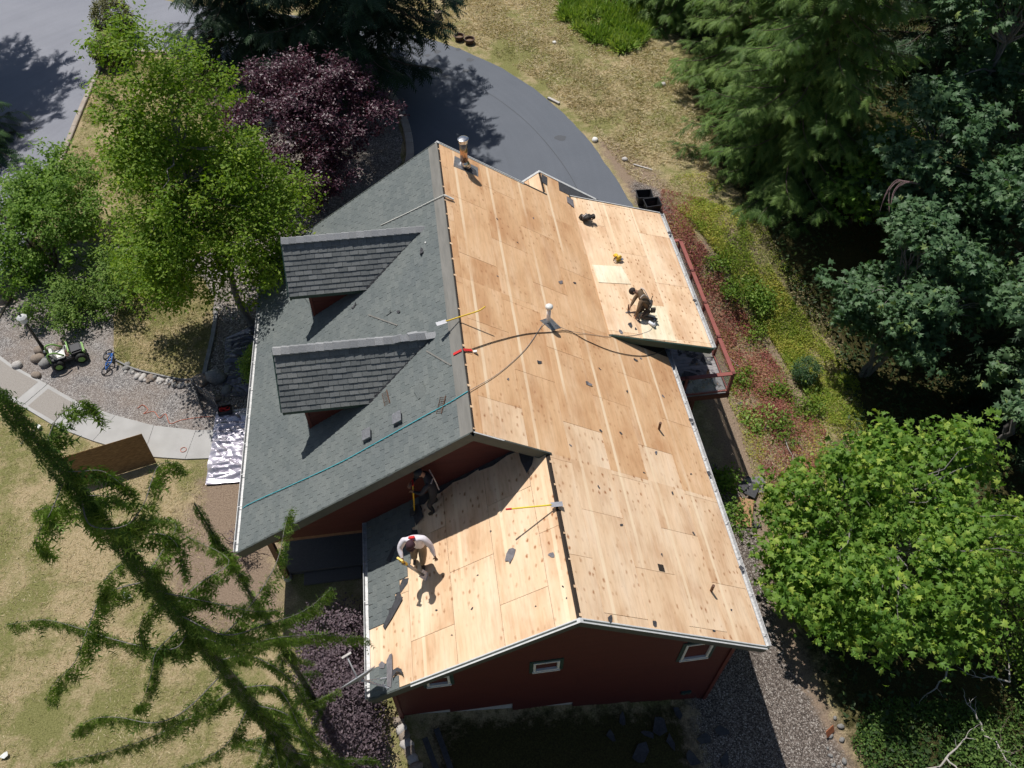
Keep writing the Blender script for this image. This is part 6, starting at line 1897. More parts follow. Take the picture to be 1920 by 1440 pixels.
rope('rope', [RLp(-6.1, 1.18, -.1), RLp(-5.87, 1.24, .03), RLp(-4.36, 1.11, .03), RLp(-3.18, 1.02, .03), RLp(-2.33, 1.03, .03), RLp(-1.12, 1.06, .03), RLp(-.47, 1.06, .03), Vector((0, 1.1, ZR + .035))], .011, 'teal_rope', 'long teal rope stretched across the shingled slope')
rope('rope', [Vector((0.03, 1.12, ZR + .02)), RRp(.8, 2.0, .02), RRp(1.61, 3.15, .02), RRp(2.2, 4.24, .02), RRp(2.36, 4.52, .1)], .007, 'grey_rope', 'thin grey rope from the ridge to the white vent pipe')
rope('air_hose', [RRp(.22, 2.5, .02), RRp(.86, 3.06, .02), RRp(1.69, 3.7, .02), RRp(2.4, 4.11, .02), RRp(2.99, 4.43, .03), RRp(3.51, 4.33, .02), RRp(4.32, 4.3, .02), RRp(5.23, 4.55, .02), RRp(5.98, 5.02, .02), RRp(6.28, 5.3, .03), Vector((6.5, 5.5, 2.2))], .011, 'black_hose', 'black air hose snaking across the bare slope to the deck roof', 'hose')
rope('cord', [RRp(2.6, 4.5, .03), RRp(2.99, 4.43, .05), RRp(3.57, 4.62, .02), RRp(4.28, 4.86, .02), Sp(4.45, 5.0, .02), Sp(4.96, 5.02, .02), Sp(5.63, 5.31, .02), Sp(5.85, 5.58, .03)], .006, 'grey_rope', 'thin cord running to the nail gun on the deck roof', 'cord')
rope('rope', [RLp(-1.89, 8.66, .03), RLp(-.98, 8.41, .03), RLp(-.1, 8.19, .04), Vector((0.06, 8.14, ZR + .05)), RRp(.25, 8.15, .03)], .015, 'white_rope', 'pale rope tied over the ridge beyond the farther dormer')
m = MB(); m.bar(RRp(-.02, 8.13, .09), RRp(.24, 8.15, .05), .06, .04); tag(m.build('roof_anchor', 'white_paint'), 'white roof anchor at the knot of the pale rope', 'anchor')
rope('cable', [(-5.55, 9.7, 3.2), (-5.3, 9.2, 3.4), (-5.25, 8.8, 3.44), (-4.9, 8.6, 3.7), (-4.7, 8.3, 4.1), (-4.56, 7.9, 5.2)], .007, 'grey_rope', 'thin cable looping from the left eave to the farther dormer', 'cable')
# red strap over the ridge
m = MB(); m.bar(RLp(-.21, 2.37, .035), RLp(-.01, 2.36, .035), .07, .008, up=n_rl); m.bar(RRp(0.0, 2.36, .035), RRp(.2, 2.44, .035), .07, .008, up=n_rr); m.box(RRp(.27, 2.42, .04), (.09, .06, .04), mi=1)
tag(m.build('red_strap', ['red_cloth', 'white_paint']), 'red nylon strap hooked over the main ridge', 'strap')
# yellow rippers lying across the ridges, handles in the air
def ripper(name, a, b, mt, label, bend):
    a = Vector(a); b = Vector(b); d = (b - a).normalized()
    root = empty(name, a, label=label, cat='pry bar')
    m = MB(); m.tube(smooth_path([d * .12, d * ((b - a).length * .5), d * ((b - a).length * .88), d * (b - a).length + Vector(bend)], 4), .018, 8); m.build('handle', mt, root, smooth=True)
    m = MB(); m.bar(d * -.12, d * .14, .12, .012); m.build('blade', 'steel', root)
    return root


ripper('roof_ripper', (-.44, 3.22, 7.0), (.62, 3.52, 7.02), 'yellow', 'yellow roof ripper balanced over the main ridge by the nearer dormer', (.05, .04, .05))
rp_ = ripper('roof_ripper', (1.66, -1.41, 5.84), (.53, -1.41, 5.88), 'bright_yellow', 'bright yellow roof ripper jutting from the wing ridge', (-.0, .0, .0))
m = MB(); m.tube([(-1.0, 0, .035), (-1.13, 0, .04)], .022, 8); m.build('grip', 'red_cloth', rp_)

# OSB patches on the deck roof
for poly, lb in (([(4.43, 7.96), (5.43, 8.11), (5.57, 7.33), (4.48, 7.18)], 'pale new chipboard sheet on the deck roof, farther one'), ([(5.56, 6.45), (6.48, 6.51), (6.46, 5.05), (5.39, 5.0)], 'pale new chipboard sheet under the kneeling roofer')):
    m = MB(); q = [((p[0] - XS0) * math.sqrt(1 + sl * sl), p[1]) for p in poly]
    m.prism(ccw(q), F_S, .005, .017); tag(m.build('chipboard_sheet', 'osb'), lb, 'board')

# circular saw
sw = empty('circular_saw', Sp(5.40, 8.38, .02), 0.5, 'yellow and black circular saw left on the deck roof', 'saw')
m = MB(); m.box((0, 0, .02), (.3, .15, .012)); m.build('shoe', 'steel', sw)
m = MB(); m.lathe([(.03, 0), (.1, .01), (.1, .05), (.03, .06)], 16, (0, -.03, .1), (0, 1, 0)); m.build('blade_guard', 'yellow', sw)
m = MB(); m.lathe([(.05, 0), (.055, .1), (.04, .14)], 12, (0, .03, .1), (0, 1, 0)); m.build('motor', 'yellow', sw, smooth=True)
m = MB(); m.tube([(-.05, .02, .14), (-.12, .02, .2), (-.2, .02, .16), (-.2, .02, .08)], .02, 8); m.build('handle', 'black_plastic', sw, smooth=True)
m = MB(); m.box((.03, .2, .05), (.12, .09, .08)); m.build('battery', 'yellow', sw)

# harness heap
hp = empty('harness_heap', Sp(4.71, 10.2, .01), 0, 'heap of black harness and tool belt on the deck roof', 'harness')
for k in range(9):
    a = random.random() * 6.28; r_ = random.uniform(.02, .2)
    m = MB(); c = Vector((math.cos(a) * r_, math.sin(a) * r_, random.uniform(.06, .2)))
    m.box(c, (random.uniform(.12, .2), random.uniform(.1, .16), random.uniform(.1, .18)), Matrix.Rotation(random.random() * 3, 3, 'Z') @ Matrix.Rotation(random.uniform(-.5, .5), 3, 'X'))
    bm = bmesh.new(); me_ = m.mesh('pouch', 'belt'); bm.from_mesh(me_); bmesh.ops.bevel(bm, geom=bm.edges[:], offset=.02, segments=2, affect='EDGES'); bm.to_mesh(me_); bm.free()
    link('pouch', me_, hp)
for k in range(7):
    pts = [(random.uniform(-.2, .2), random.uniform(-.18, .18), random.uniform(.08, .26)) for _ in range(4)]
    m = MB(); m.tube(smooth_path(pts, 5), .016, 5); m.build('strap', 'black_rubber' if k % 3 else 'strap', hp, smooth=True)

# hammer and nail gun by the kneeling roofer
hm = empty('hammer', Sp(5.16, 6.02, .0), .3, 'hammer standing on its head beside the kneeling roofer', 'hammer')
m = MB(); m.tube([(0, 0, .03), (.0, .02, .32)], .02, 8); m.build('handle', 'rust_pipe', hm, smooth=True)
m = MB(); m.tube([(-.08, 0, .025), (.07, 0, .025)], .025, 8); m.build('head', 'lead', hm)
ng = empty('nail_gun', Sp(5.80, 5.60, .02), -.9, 'nail gun with silver barrel lying on the chipboard', 'tool')
m = MB(); m.tube([(-.1, 0, .06), (.12, 0, .06)], .05, 12); m.build('barrel', 'pvc', ng, smooth=True)
m = MB(); m.bar((.0, 0, .06), (.02, .2, .05), .05, .05); m.build('grip', 'black_plastic', ng)
m = MB(); m.bar((.1, .02, .05), (-.06, .22, .05), .04, .04); m.build('magazine', 'lead', ng)

# ---- satellite dish at the corner of the wing
sd_ = empty('satellite_dish', WLp(-2.5, -3.84, .01), 0, 'grey satellite dish on a bent mast at the wing\'s left corner', 'satellite dish')
aim = Vector((-.42, .82, .38)).normalized()
cd_ = Vector((-.46, .0, .62))
prof = [(0.001, 0)] + [(r_, r_ * r_ * .42) for r_ in (.1, .2, .3, .4)] + [(.415, .07), (.40, .05), (.2, .002), (.001, -.015)]
m = MB(); m.lathe(prof, 28, cd_, aim); m.build('dish', 'dish_grey', sd_, smooth=True)
m = MB(); m.tube([(0.02, 0, .02), (-.1, 0, .1), (-.36, .0, .52), (-.42, -.02, .6)], .025, 10); m.build('mast', 'pvc', sd_, smooth=True)
m = MB(); m.prism(rect(-.12, .12, -.1, .1), (Vector((0, 0, 0)), d_rl, Vy, n_rl), 0, .012); m.build('mount_plate', 'lead', sd_)
tipp = cd_ + aim * .62 + Vector((0, 0, -.12))
m = MB(); m.tube([cd_ + Vector((-.05, .05, -.3)), tipp], .017, 8); m.build('feed_arm', 'dish_grey', sd_, smooth=True)
m = MB(); m.bar(tipp + Vector((-.10, -.05, .02)), tipp + Vector((.10, .05, .02)), .045, .04); m.build('receiver', 'pale_stone', sd_)
for q in ((.14, -.08, .03), (.05, .16, .06)):
    m = MB(); m.tube([q, cd_ + Vector((.06, -.02, -.06))], .011, 6); m.build('brace', 'pvc', sd_)

# ================================================================== garden and yard
lp = empty('lamp_post', (-14.11, 10.08, .02), 0, 'black garden lamp post with silver lantern in the gravel', 'lamp post')
m = MB(); m.lathe([(.10, 0), (.10, .25), (.075, .3), (.06, .5), (.045, .9), (.035, 1.65), (.05, 1.7)], 12); m.build('post', 'lamp_black', lp, smooth=True)
m = MB(); m.lathe([(.07, 1.7), (.11, 1.72), (.13, 1.9), (.12, 1.93)], 8); m.build('lantern_glass', 'lamp_glass', lp)
m = MB(); m.lathe([(.17, 1.92), (.17, 1.94), (.10, 2.0), (.03, 2.03), (.02, 2.06)], 8); c_ = m.build('lantern_roof', 'white_metal', lp)
m = MB(); m.lathe([(.02, 2.05), (.035, 2.07), (.012, 2.13)], 8); m.build('finial', 'lamp_black', c_)


def rock_mesh(sd, sub=2):
    bm = bmesh.new(); bmesh.ops.create_icosphere(bm, subdivisions=sub, radius=1)
    for v in bm.verts:
        v.co *= 1 + .28 * noise.noise(v.co * 1.3 + Vector((sd * 3.1, 0, 0))) + .1 * noise.noise(v.co * 3.2 + Vector((0, sd, 0)))
    me_ = bpy.data.meshes.new('rock'); bm.to_mesh(me_); bm.free()
    me_.polygons.foreach_set('use_smooth', [True] * len(me_.polygons))
    return me_


ROCKS = [rock_mesh(k) for k in range(7)]


def rock(name, x_, y_, s, mt, label, cat='rock', group=None, z_=None, flat=.7, k=None):
    me_ = ROCKS[random.randrange(7) if k is None else k].copy()
    me_.materials.append(MATS[mt])
    o = link(name, me_)
    sx_ = s * random.uniform(.9, 1.25); sy_ = s * random.uniform(.75, 1.0)
    o.scale = (sx_, sy_, s * flat)
    o.rotation_euler = (random.uniform(-.15, .15), random.uniform(-.15, .15), random.random() * 6.28)
    o.location = (x_, y_, (tz(x_, y_) if z_ is None else z_) + s * flat * .55)
    return tag(o, label, cat, group)


rock('boulder', -16.35, 14.1, .33, 'boulder', 'tan boulder at the left edge, farther of the pair')
rock('boulder', -16.45, 13.2, .42, 'boulder', 'largest reddish boulder at the left edge')
rock('boulder', -15.05, 9.33 + .4, .17, 'pale_stone', 'pale round rock alone in the gravel near the walk', flat=.8)
rock('boulder', -16.3, 15.1, .14, 'boulder', 'small tan rock above the boulder pair')
rock('boulder', -16.2, 14.72, .14, 'white_stone', 'white rock above the boulder pair')
rock('boulder', -15.95, 13.75, .12, 'white_stone', 'white rock between the two boulders')
for k, (x_, y_, s_, mt_) in enumerate(((-14.45, 10.35, .2, 'boulder'), (-13.75, 10.45, .19, 'boulder'), (-14.4, 9.95, .22, 'boulder'), (-14.08, 9.72, .22, 'grey_boulder'), (-13.85, 10.15, .15, 'boulder'), (-14.5, 10.05, .13, 'boulder'))):
    rock('boulder', x_, y_, s_, mt_, ('brown rock left behind the lamp post foot', 'brown rock right behind the lamp post foot', 'brown rock against the front of the lamp post', 'grey oval rock in front of the lamp post', 'small brown rock between lamp post and toy car', 'smallest brown rock left of the lamp post')[k], group='rocks round the lamp post')
rock('boulder', -14.3, 9.2, .16, 'boulder', 'flat brown rock below the toy car')
rock('boulder', -8.2, 8.25, .36, 'grey_boulder', 'big grey boulder behind the picket stand')
rock('boulder', -8.75, 8.2, .3, 'boulder', 'flat tan boulder at the corner of the small lawn', flat=.4)
rock('boulder', -7.78, 7.66, .2, 'grey_boulder', 'grey round rock at the end of the dark plastic sheet')
rock('boulder', -8.05, 7.35, .12, 'boulder', 'small tan rock beside the picket stand')
pth = smooth_path([(-11.35, 9.2, 0), (-10.82, 8.80, 0), (-10.38, 8.52, 0), (-9.91, 8.32, 0), (-9.45, 8.17, 0), (-8.99, 8.01, 0)], 9)
for k, p in enumerate(pth[::2]):
    for _ in range(2):
        rock('edging_stone', p.x + random.uniform(-.1, .1), p.y + random.uniform(-.14, .1), random.uniform(.06, .13), random.choice(['pale_stone', 'boulder', 'grey_boulder', 'pale_stone']), 'small stone in the row edging the small lawn', 'stone', 'stones edging the small lawn')
m = MB()
for k in range(14):
    a = pth[min(k * 3, len(pth) - 2)] if False else None
edg = smooth_path([(-11.7, 9.5, 0), (-11.0, 9.02, 0), (-10.2, 8.66, 0), (-9.3, 8.32, 0), (-8.8, 8.34, 0)], 5)
lb_ = empty('lawn_edging', (0, 0, 0), label='dark timber edging along the front of the small lawn', cat='edging')
for a, b in zip(edg, edg[1:]):
    m = MB(); m.bar(a + Vz * .05, b + Vz * .05, .05, .12); m.build('edging_board', 'old_wood', lb_)
edg = smooth_path([(-8.62, 8.5, 0), (-8.55, 9.6, 0), (-8.5, 10.6, 0), (-8.52, 11.6, 0)], 4)
lb_ = empty('lawn_edging', (0, 0, 0), label='weathered timber edging between small lawn and bark bed', cat='edging')
for a, b in zip(edg, edg[1:]):
    m = MB(); m.bar(a + Vz * .05, b + Vz * .05, .14, .1); m.build('edging_board', 'old_wood', lb_)
rope('extension_cord', [(-10.65, 7.3, .03), (-10.5, 7.42, .04), (-10.3, 7.2, .03), (-10.42, 7.05, .03), (-10.1, 7.1, .03), (-9.87, 6.8, .03), (-9.7, 6.95, .03), (-9.5, 6.53, .03), (-9.16, 6.62, .03), (-8.57, 6.66, .03), (-8.14, 6.63, .03)], .012, 'orange_cord', 'faded orange cord tangled on the gravel by the walk', 'cord')
m = MB(); m.ring((-8.93, 5.4, .058), .09, .01, n=20, k=6); tag(m.build('cord_loop', 'orange_cord'), 'small orange loop lying on the concrete walk', 'cord')

# toy ride-on car
tc_ = empty('toy_car', (-13.3, 9.78, .02), R(22), 'green, white and black ride-on toy car in the gravel', 'toy car')
def bev(m, name, mt, par, off=.03, seg=2, loc=None):
    me_ = m.mesh(name, mt); bm = bmesh.new(); bm.from_mesh(me_)
    bmesh.ops.bevel(bm, geom=bm.edges[:], offset=off, segments=seg, affect='EDGES'); bm.to_mesh(me_); bm.free()
    return link(name, me_, par, loc)
m = MB(); m.box((.02, 0, .27), (1.05, .46, .16)); bev(m, 'chassis', 'toy_black', tc_)
m = MB(); m.box((.34, 0, .41), (.4, .44, .16)); bev(m, 'bonnet', 'toy_black', tc_, .05)
m = MB(); m.box((.55, 0, .36), (.08, .5, .16)); bev(m, 'bumper', 'toy_green', tc_, .03)
m = MB(); m.box((-.2, 0, .40), (.34, .4, .1)); m.box((-.36, 0, .55), (.1, .4, .28), Matrix.Rotation(-.25, 3, 'Y')); bev(m, 'seat', 'toy_white', tc_, .03)
m = MB(); m.box((-.02, 0, .36), (.2, .34, .04)); bev(m, 'foot_well', 'rust_pipe', tc_, .01)
for s in (-1, 1):
    m = MB(); m.tube(smooth_path([(-.52, s * .22, .36), (-.5, s * .22, .72), (-.28, s * .23, .74), (-.05, s * .23, .5)], 4), .03, 8); m.build('roll_bar', 'toy_green', tc_, smooth=True)
    m = MB(); m.lathe([(.02, 0), (.045, .01), (.045, .05), (.01, .06)], 10, (-.54, s * .14, .62), (-1, 0, 0)); m.build('lamp', 'toy_white', tc_)
m = MB(); m.bar((.14, -.24, .62), (.14, .24, .62), .04, .04); m.bar((.16, -.22, .46), (.13, -.24, .64), .04, .04); m.bar((.16, .22, .46), (.13, .24, .64), .04, .04); m.build('windscreen_frame', 'toy_green', tc_)
m = MB(); m.ring((.04, .06, .56), .09, .014, (-.7, 0, .7), 18, 6); m.build('steering_wheel', 'toy_white', tc_)
for x_ in (-.36, .38):
    for s in (-1, 1):
        m = MB(); m.lathe([(.06, -.07), (.17, -.07), (.19, -.04), (.19, .04), (.17, .07), (.06, .07)], 18, (x_, s * .29, .19), (0, 1, 0)); w_ = m.build('wheel', 'black_rubber', tc_)
        m = MB(); m.lathe([(.02, 0), (.10, .0), (.11, .02), (.03, .035)], 12, (x_, s * .355, .19), (0, s, 0)); m.build('hub', 'toy_green', w_)

# child's bicycle lying on its side
bk = empty('bicycle', (-12.0, 9.45, .1), R(96), 'small blue bicycle lying on its side by the toy car', 'bicycle')
TB = Matrix.Rotation(R(62), 3, 'X')
bp = lambda x_, z_, y_=0: TB @ Vector((x_, y_, z_))
for x_ in (-.36, .36):
    ax_ = TB @ Vector((0, 1, 0))
    m = MB(); m.ring(bp(x_, .0), .185, .022, ax_, 26, 8); w_ = m.build('wheel', 'black_rubber', bk, smooth=True)
    m = MB(); m.ring(bp(x_, 0), .165, .008, ax_, 22, 5)
    for k in range(8): m.bar(bp(x_, 0), bp(x_, 0) + TB @ Vector((.16 * math.cos(k * .785), 0, .16 * math.sin(k * .785))), .004, .004)
    m.build('rim', 'steel', w_)
m = MB()
for a, b in (((-.36, 0), (-.04, -.02)), ((-.36, 0), (-.14, .26)), ((-.04, -.02), (-.14, .26)), ((-.04, -.02), (.24, .22)), ((-.14, .24), (.24, .24)), ((.36, 0), (.22, .3))):
    m.tube([bp(*a), bp(*b)], .02, 8)
m.build('frame', 'bike_blue', bk, smooth=True)
m = MB(); m.tube([bp(.22, .3), bp(.2, .38), bp(.14, .42, .2)], .012, 6); m.tube([bp(.2, .38), bp(.14, .42, -.2)], .012, 6); m.build('handlebar', 'black_plastic', bk)
m = MB(); m.tube([bp(-.14, .26), bp(-.16, .33)], .014, 6); m.box(bp(-.17, .35), (.2, .1, .05), TB); m.build('saddle', 'black_plastic', bk)
m = MB(); m.ring(bp(-.04, -.02), .06, .008, TB @ Vector((0, 1, 0)), 14, 5); m.bar(bp(-.04, -.02, .05), bp(.04, -.1, .05), .015, .015); m.build('crank', 'steel', bk)

# weathered picket stand
pk = empty('picket_stand', (0, 0, 0), label='grey weathered folding picket stand at the end of the gravel', cat='stand')
def picket_leaf(a, b, z0, z1, n):
    a = Vector(a); b = Vector(b)
    for zz in (z0 + .08, z1 - .1):
        m = MB(); m.bar(a + Vz * zz, b + Vz * zz, .03, .07); m.build('rail', 'old_wood', pk)
    for k in range(n):
        p = a.lerp(b, (k + .5) / n)
        m = MB(); d = (b - a).normalized(); m.bar(p + Vz * z0 + Vector((d.y, -d.x, 0)) * .03, p + Vz * z1 + Vector((d.y, -d.x, 0)) * .03, .018, .07, up=d); m.build('picket', 'old_wood', pk)
picket_leaf((-8.72, 7.7, 0), (-7.98, 7.0, 0), .03, .62, 8)
picket_leaf((-8.76, 7.66, 0), (-8.5, 6.95, 0), .03, .62, 6)
m = MB(); m.box((-8.74, 7.7, .36), (.08, .08, .72)); m.build('post', 'old_wood', pk)

# crumpled tarps
def tarp(name, quad, mt, label, nx_=60, ny_=90, amp=.05, z_=.05, sc=3.4, seed=1, fold=(1, .25)):
    A, B, C, D_ = [Vector((*p, 0)) for p in quad]
    m = MB(); v = []
    for j in range(ny_ + 1):
        for i in range(nx_ + 1):
            u, w_ = i / nx_, j / ny_
            p = A.lerp(B, u).lerp(D_.lerp(C, u), w_)
            q = Vector((p.x * fold[1] * sc, p.y * fold[0] * sc, seed))
            h = abs(noise.noise(q)) + .7 * abs(noise.noise(q * 2.1 + Vector((4, 1, 0)))) + .4 * abs(noise.noise(Vector((p.x * sc * 1.6 + p.y * 2, p.y * sc * 1.4, seed + 3))))
            edge = min(1, 6 * min(u, 1 - u, w_, 1 - w_) + .15)
            jx = noise.noise(Vector((p.x * 2, p.y * 2, seed + 9))) * .05
            v.append((p.x + jx, p.y + jx * .7, z_ + amp * h * edge * 1.6 + .008))
    f = [(j * (nx_ + 1) + i, j * (nx_ + 1) + i + 1, (j + 1) * (nx_ + 1) + i + 1, (j + 1) * (nx_ + 1) + i) for j in range(ny_) for i in range(nx_)]
    m.add(v, f)
    o = m.build(name, mt); md = o.modifiers.new('thickness', 'SOLIDIFY'); md.thickness = .004
    return tag(o, label, 'tarp')


tarp('tarp', [(-8.05, 6.75), (-6.6, 6.85), (-6.6, 3.95), (-8.1, 3.98)], 'silver_tarp', 'crumpled silver tarp under the left eave by the walk', amp=.13, sc=1.6, fold=(1.7, .35))
tarp('plastic_sheet', [(-8.05, 10.1), (-6.5, 10.9), (-6.9, 7.3), (-7.9, 7.45)], 'dark_sheet', 'dark plastic sheet crumpled along the foot of the left wall', amp=.09, sc=2.6, seed=5)
cr_ = empty('crate', (-7.72, 6.72, .12), .1, 'dark crate with red netting at the top corner of the silver tarp', 'crate')
m = MB()
for c, d in (((0, -.13, .08), (.42, .02, .16)), ((0, .13, .08), (.42, .02, .16)), ((-.2, 0, .08), (.02, .24, .16)), ((.2, 0, .08), (.02, .24, .16)), ((0, 0, .01), (.4, .24, .02))): m.box(c, d)
m.build('box', 'black_plastic', cr_)
m = MB()
for k in range(10): m.tube(smooth_path([(random.uniform(-.17, .17), random.uniform(-.1, .1), random.uniform(.05, .17)) for _ in range(3)], 4), .012, 5)
m.build('netting', 'red_cloth', cr_)

# chipboard sheet standing on edge
ob = empty('propped_chipboard', (0, 0, 0), label='brown chipboard sheet propped on edge beside the walk', cat='board')
a = Vector((-12.02, 4.42, 0.0)); b = Vector((-9.72, 5.03, 0.0)); d = (b - a).normalized(); nn = Vector((-d.y, d.x, 0))
top = nn * .30 + Vz * 1.2
F_ob = (a, d, top.normalized(), d.cross(top.normalized()))
m = MB(); m.prism(rect(0, (b - a).length, .02, 1.24), F_ob, -.006, .006); m.build('sheet', 'osb_panel', ob)
for t in (.15, .85):
    p = a.lerp(b, t) + top * .9; m = MB(); m.bar(p + nn * .02, p + nn * .55 - Vz * 1.06, .04, .09, up=d); m.build('prop', 'brown_wood', ob)

for x_, y_, s_, lb in ((-13.67, 6.91, .12, 'white block lying on the lawn just below the walk'), (-9.85, .57, .2, 'white crumpled sheet on the lawn behind the weeping cedar'), (-12.14, -3.29, .14, 'white scrap in the lower left corner of the lawn')):
    scrap('white_scrap', (x_, y_, .06), s_, (0, 0, 1), 'white_paint', lb, 'scrap', None, curl=.7, seed=int(s_ * 100), thick=.04 if s_ < .13 else .008)
m = MB(); m.bar((-14.1, 6.3, .05), (-13.75, 6.85, .07), .02, .02); tag(m.build('stick', 'old_wood'), 'thin stick lying beside the white block', 'stick')
m = MB(); m.bar((-6.35, -.62, .06), (-6.1, -.3, .06), .06, .05); tag(m.build('wood_offcut', 'brown_wood'), 'short wood offcut on the bare earth by the porch', 'offcut')
# bench on the porch
bn = empty('porch_bench', (-4.75, 2.25, .15), 0, 'dark slatted bench in the shade at the back of the porch', 'bench')
for k in range(4): m = MB(); m.box((0, -.18 + k * .11, .43), (1.25, .08, .03)); m.build('seat_slat', 'post_wood', bn)
for k in range(4): m = MB(); m.box((0, .22, .52 + k * .11), (1.25, .03, .08)); m.build('back_slat', 'post_wood', bn)
for x_ in (-.55, .55):
    m = MB(); m.box((x_, -.15, .21), (.06, .06, .42)); m.build('leg', 'post_wood', bn); m = MB(); m.box((x_, .24, .45), (.06, .06, .9)); m.build('leg', 'post_wood', bn)

# black bins
def bin_(x_, y_, rz, label):
    root = empty('storage_bin', (x_, y_, tz(x_, y_) + .03), rz, label, 'bin', 'black storage bins')
    m = MB(); w0, w1, h = (.26, .20), (.31, .25), .42
    for (sx_, sy_) in ((1, 0), (-1, 0), (0, 1), (0, -1)):
        lo, hi = [], []
        if sx_: q = [(sx_ * w0[0], -w0[1], 0), (sx_ * w0[0], w0[1], 0), (sx_ * w1[0], w1[1], h), (sx_ * w1[0], -w1[1], h)]
        else: q = [(-w0[0], sy_ * w0[1], 0), (w0[0], sy_ * w0[1], 0), (w1[0], sy_ * w1[1], h), (-w1[0], sy_ * w1[1], h)]
        c = Vector((0, 0, .2)); inn = [Vector(p) - Vector((sx_, sy_, 0)) * .012 for p in q]
        m.add([Vector(p) for p in q] + inn, [(0, 1, 2, 3), (7, 6, 5, 4), (0, 4, 5, 1), (1, 5, 6, 2), (2, 6, 7, 3), (3, 7, 4, 0)])
    m.box((0, 0, .01), (.52, .4, .015)); m.build('tub', 'black_plastic', root)
    m = MB()
    for c, d in (((0, w1[1] + .01, h), (.66, .03, .03)), ((0, -w1[1] - .01, h), (.66, .03, .03)), ((w1[0] + .01, 0, h), (.03, .5, .03)), ((-w1[0] - .01, 0, h), (.03, .5, .03))): m.box(c, d)
    m.build('rim', 'black_plastic', root)
    for s in (-1, 1): m = MB(); m.box((s * .31, 0, .3), (.03, .14, .05)); m.build('handle', 'black_plastic', root)


bin_(8.42, 15.62, -.05, 'open black plastic bin behind, at the far corner of the deck roof')
bin_(8.62, 15.05, .08, 'open black plastic bin in front, at the far corner of the deck roof')


def pot(x_, y_, label):
    root = empty('planter_tub', (x_, y_, 0), 0, label, 'planter', 'brown planter tubs')
    m = MB(); m.lathe([(.2, 0), (.26, .22), (.28, .22), (.28, .26), (.235, .26), (.2, .12), (.05, .12)], 20); m.build('tub', 'brown_pot', root, smooth=False)
    m = MB(); m.lathe([(.21, .12), (.2, .14), (.1, .16), (.01, .16)], 16); m.build('soil', 'earth_fill', root)


pot(2.05, 29.95, 'brown planter tub beside the drive, left of the pair'); pot(2.55, 29.55, 'brown planter tub beside the drive, right of the pair')
st = empty('tree_stump', (1.13, 32.4, 0), 0, 'cut log stump standing on the dry grass at the top', 'stump')
m = MB(); m.lathe([(.27, -.05), (.23, .1), (.215, .36), (.2, .38)], 14); m.build('bark', 'grey_bark', st)
m = MB(); m.lathe([(.195, .381), (.19, .39), (.01, .392)], 14); m.build('cut_face', 'stump_top', st)
m = MB(); m.lathe([(.3, 0), (.42, .05), (.45, .2), (.4, .3), (.38, .3), (.36, .1), (.05, .1)], 20); tag(m.build('fire_ring', 'grey_boulder', loc=(2.2, 34.2, 0)), 'round stone ring at the top edge of the dry grass', 'fire ring')
for x_, y_, s_, mt_, lb in ((6.92, 28.98, .11, 'white_stone', 'white stone alone in the dry grass at the top'), (7.3, 20.2, .15, 'white_stone', 'pale stone at the edge of the drive bend'), (11.5, 24.3, .15, 'pale_stone', 'pale stone half under the cedar skirt'), (8.3, 18.6, .13, 'pale_stone', 'small pale stone on the bare earth by the drive')):
    rock('stone', x_, y_, s_, mt_, lb, 'stone')
m = MB(); m.bar((5.75, 23.85, .06), (6.2, 23.3, .06), .12, .08); tag(m.build('wood_block', 'pale_stone'), 'short pale timber at the outer edge of the drive', 'timber')
m = MB(); m.bar((8.6, 18.2, .04), (9.3, 17.7, .05), .06, .04); tag(m.build('wood_strip', 'pale_stone'), 'pale strip of wood on the bare earth beside the drive', 'timber')
# cut board, shingle stack and scraps on the right
a = Vector((8.47, 1.74, tz(8.47, 1.74) + .05)); b = Vector((8.91, 2.77, tz(8.91, 2.77) + .05)); c = Vector((9.42, 2.54, tz(9.42, 2.54) + .07)); d = Vector((9.0, 1.57, tz(9.0, 1.57) + .06))
m = MB(); dn = Vector((0, 0, -.018)); m.add([a, b, c, d, a + dn, b + dn, c + dn, d + dn], [(0, 1, 2, 3), (7, 6, 5, 4), (0, 4, 5, 1), (1, 5, 6, 2), (2, 6, 7, 3), (3, 7, 4, 0)])
tag(m.build('cut_board', 'brown_wood'), 'square of old plywood on the gravel below the right eave', 'board')
for k, (x_, y_, rz_) in enumerate(((9.45, 3.05, .3), (9.62, 2.98, -.2), (9.35, 3.2, .6), (9.7, 3.25, .1), (9.5, 2.9, .9))):
    m = MB(); m.box((0, 0, 0), (.62, .3, .012)); o = m.build('torn_shingle', 'felt_grey' if k % 2 else 'felt', loc=(x_, y_, tz(x_, y_) + .05 + .022 * k)); o.rotation_euler = (.03, .05, rz_)
    tag(o, 'dark torn shingle in the loose pile above the cut board', 'shingle', 'shingles piled by the cut board')
for k, (x_, y_, s_) in enumerate(((9.75, 2.2, .28), (9.2, 1.62, .18), (10.88, 5.43, .16), (10.2, 6.6, .14), (9.9, 2.0, .18))):
    scrap('felt_scrap', (x_, y_, tz(x_, y_) + .05), s_, (0.1, 0, 1), 'felt', 'black felt scrap thrown on the slope right of the house', 'scrap', 'felt scraps on the slope', curl=.3, seed=200 + k)
for k, (x_, y_, s_) in enumerate(((3.3, -4.1, .35), (4.3, -4.3, .45), (4.9, -4.0, .3), (4.5, -4.75, .3), (5.5, -4.7, .34), (3.6, -4.95, .42), (6.0, -4.6, .32), (2.9, -4.5, .24), (5.0, -5.2, .3), (3.9, -4.5, .26), (5.9, -5.3, .3))):
    scrap('felt_scrap', (x_, y_, tz(x_, y_) + .04), s_ * .8, (0.2, 0, 1), 'felt', 'black roofing scrap on the shaded ground below the near wall', 'scrap', 'scraps below the near wall', curl=.35, seed=220 + k)
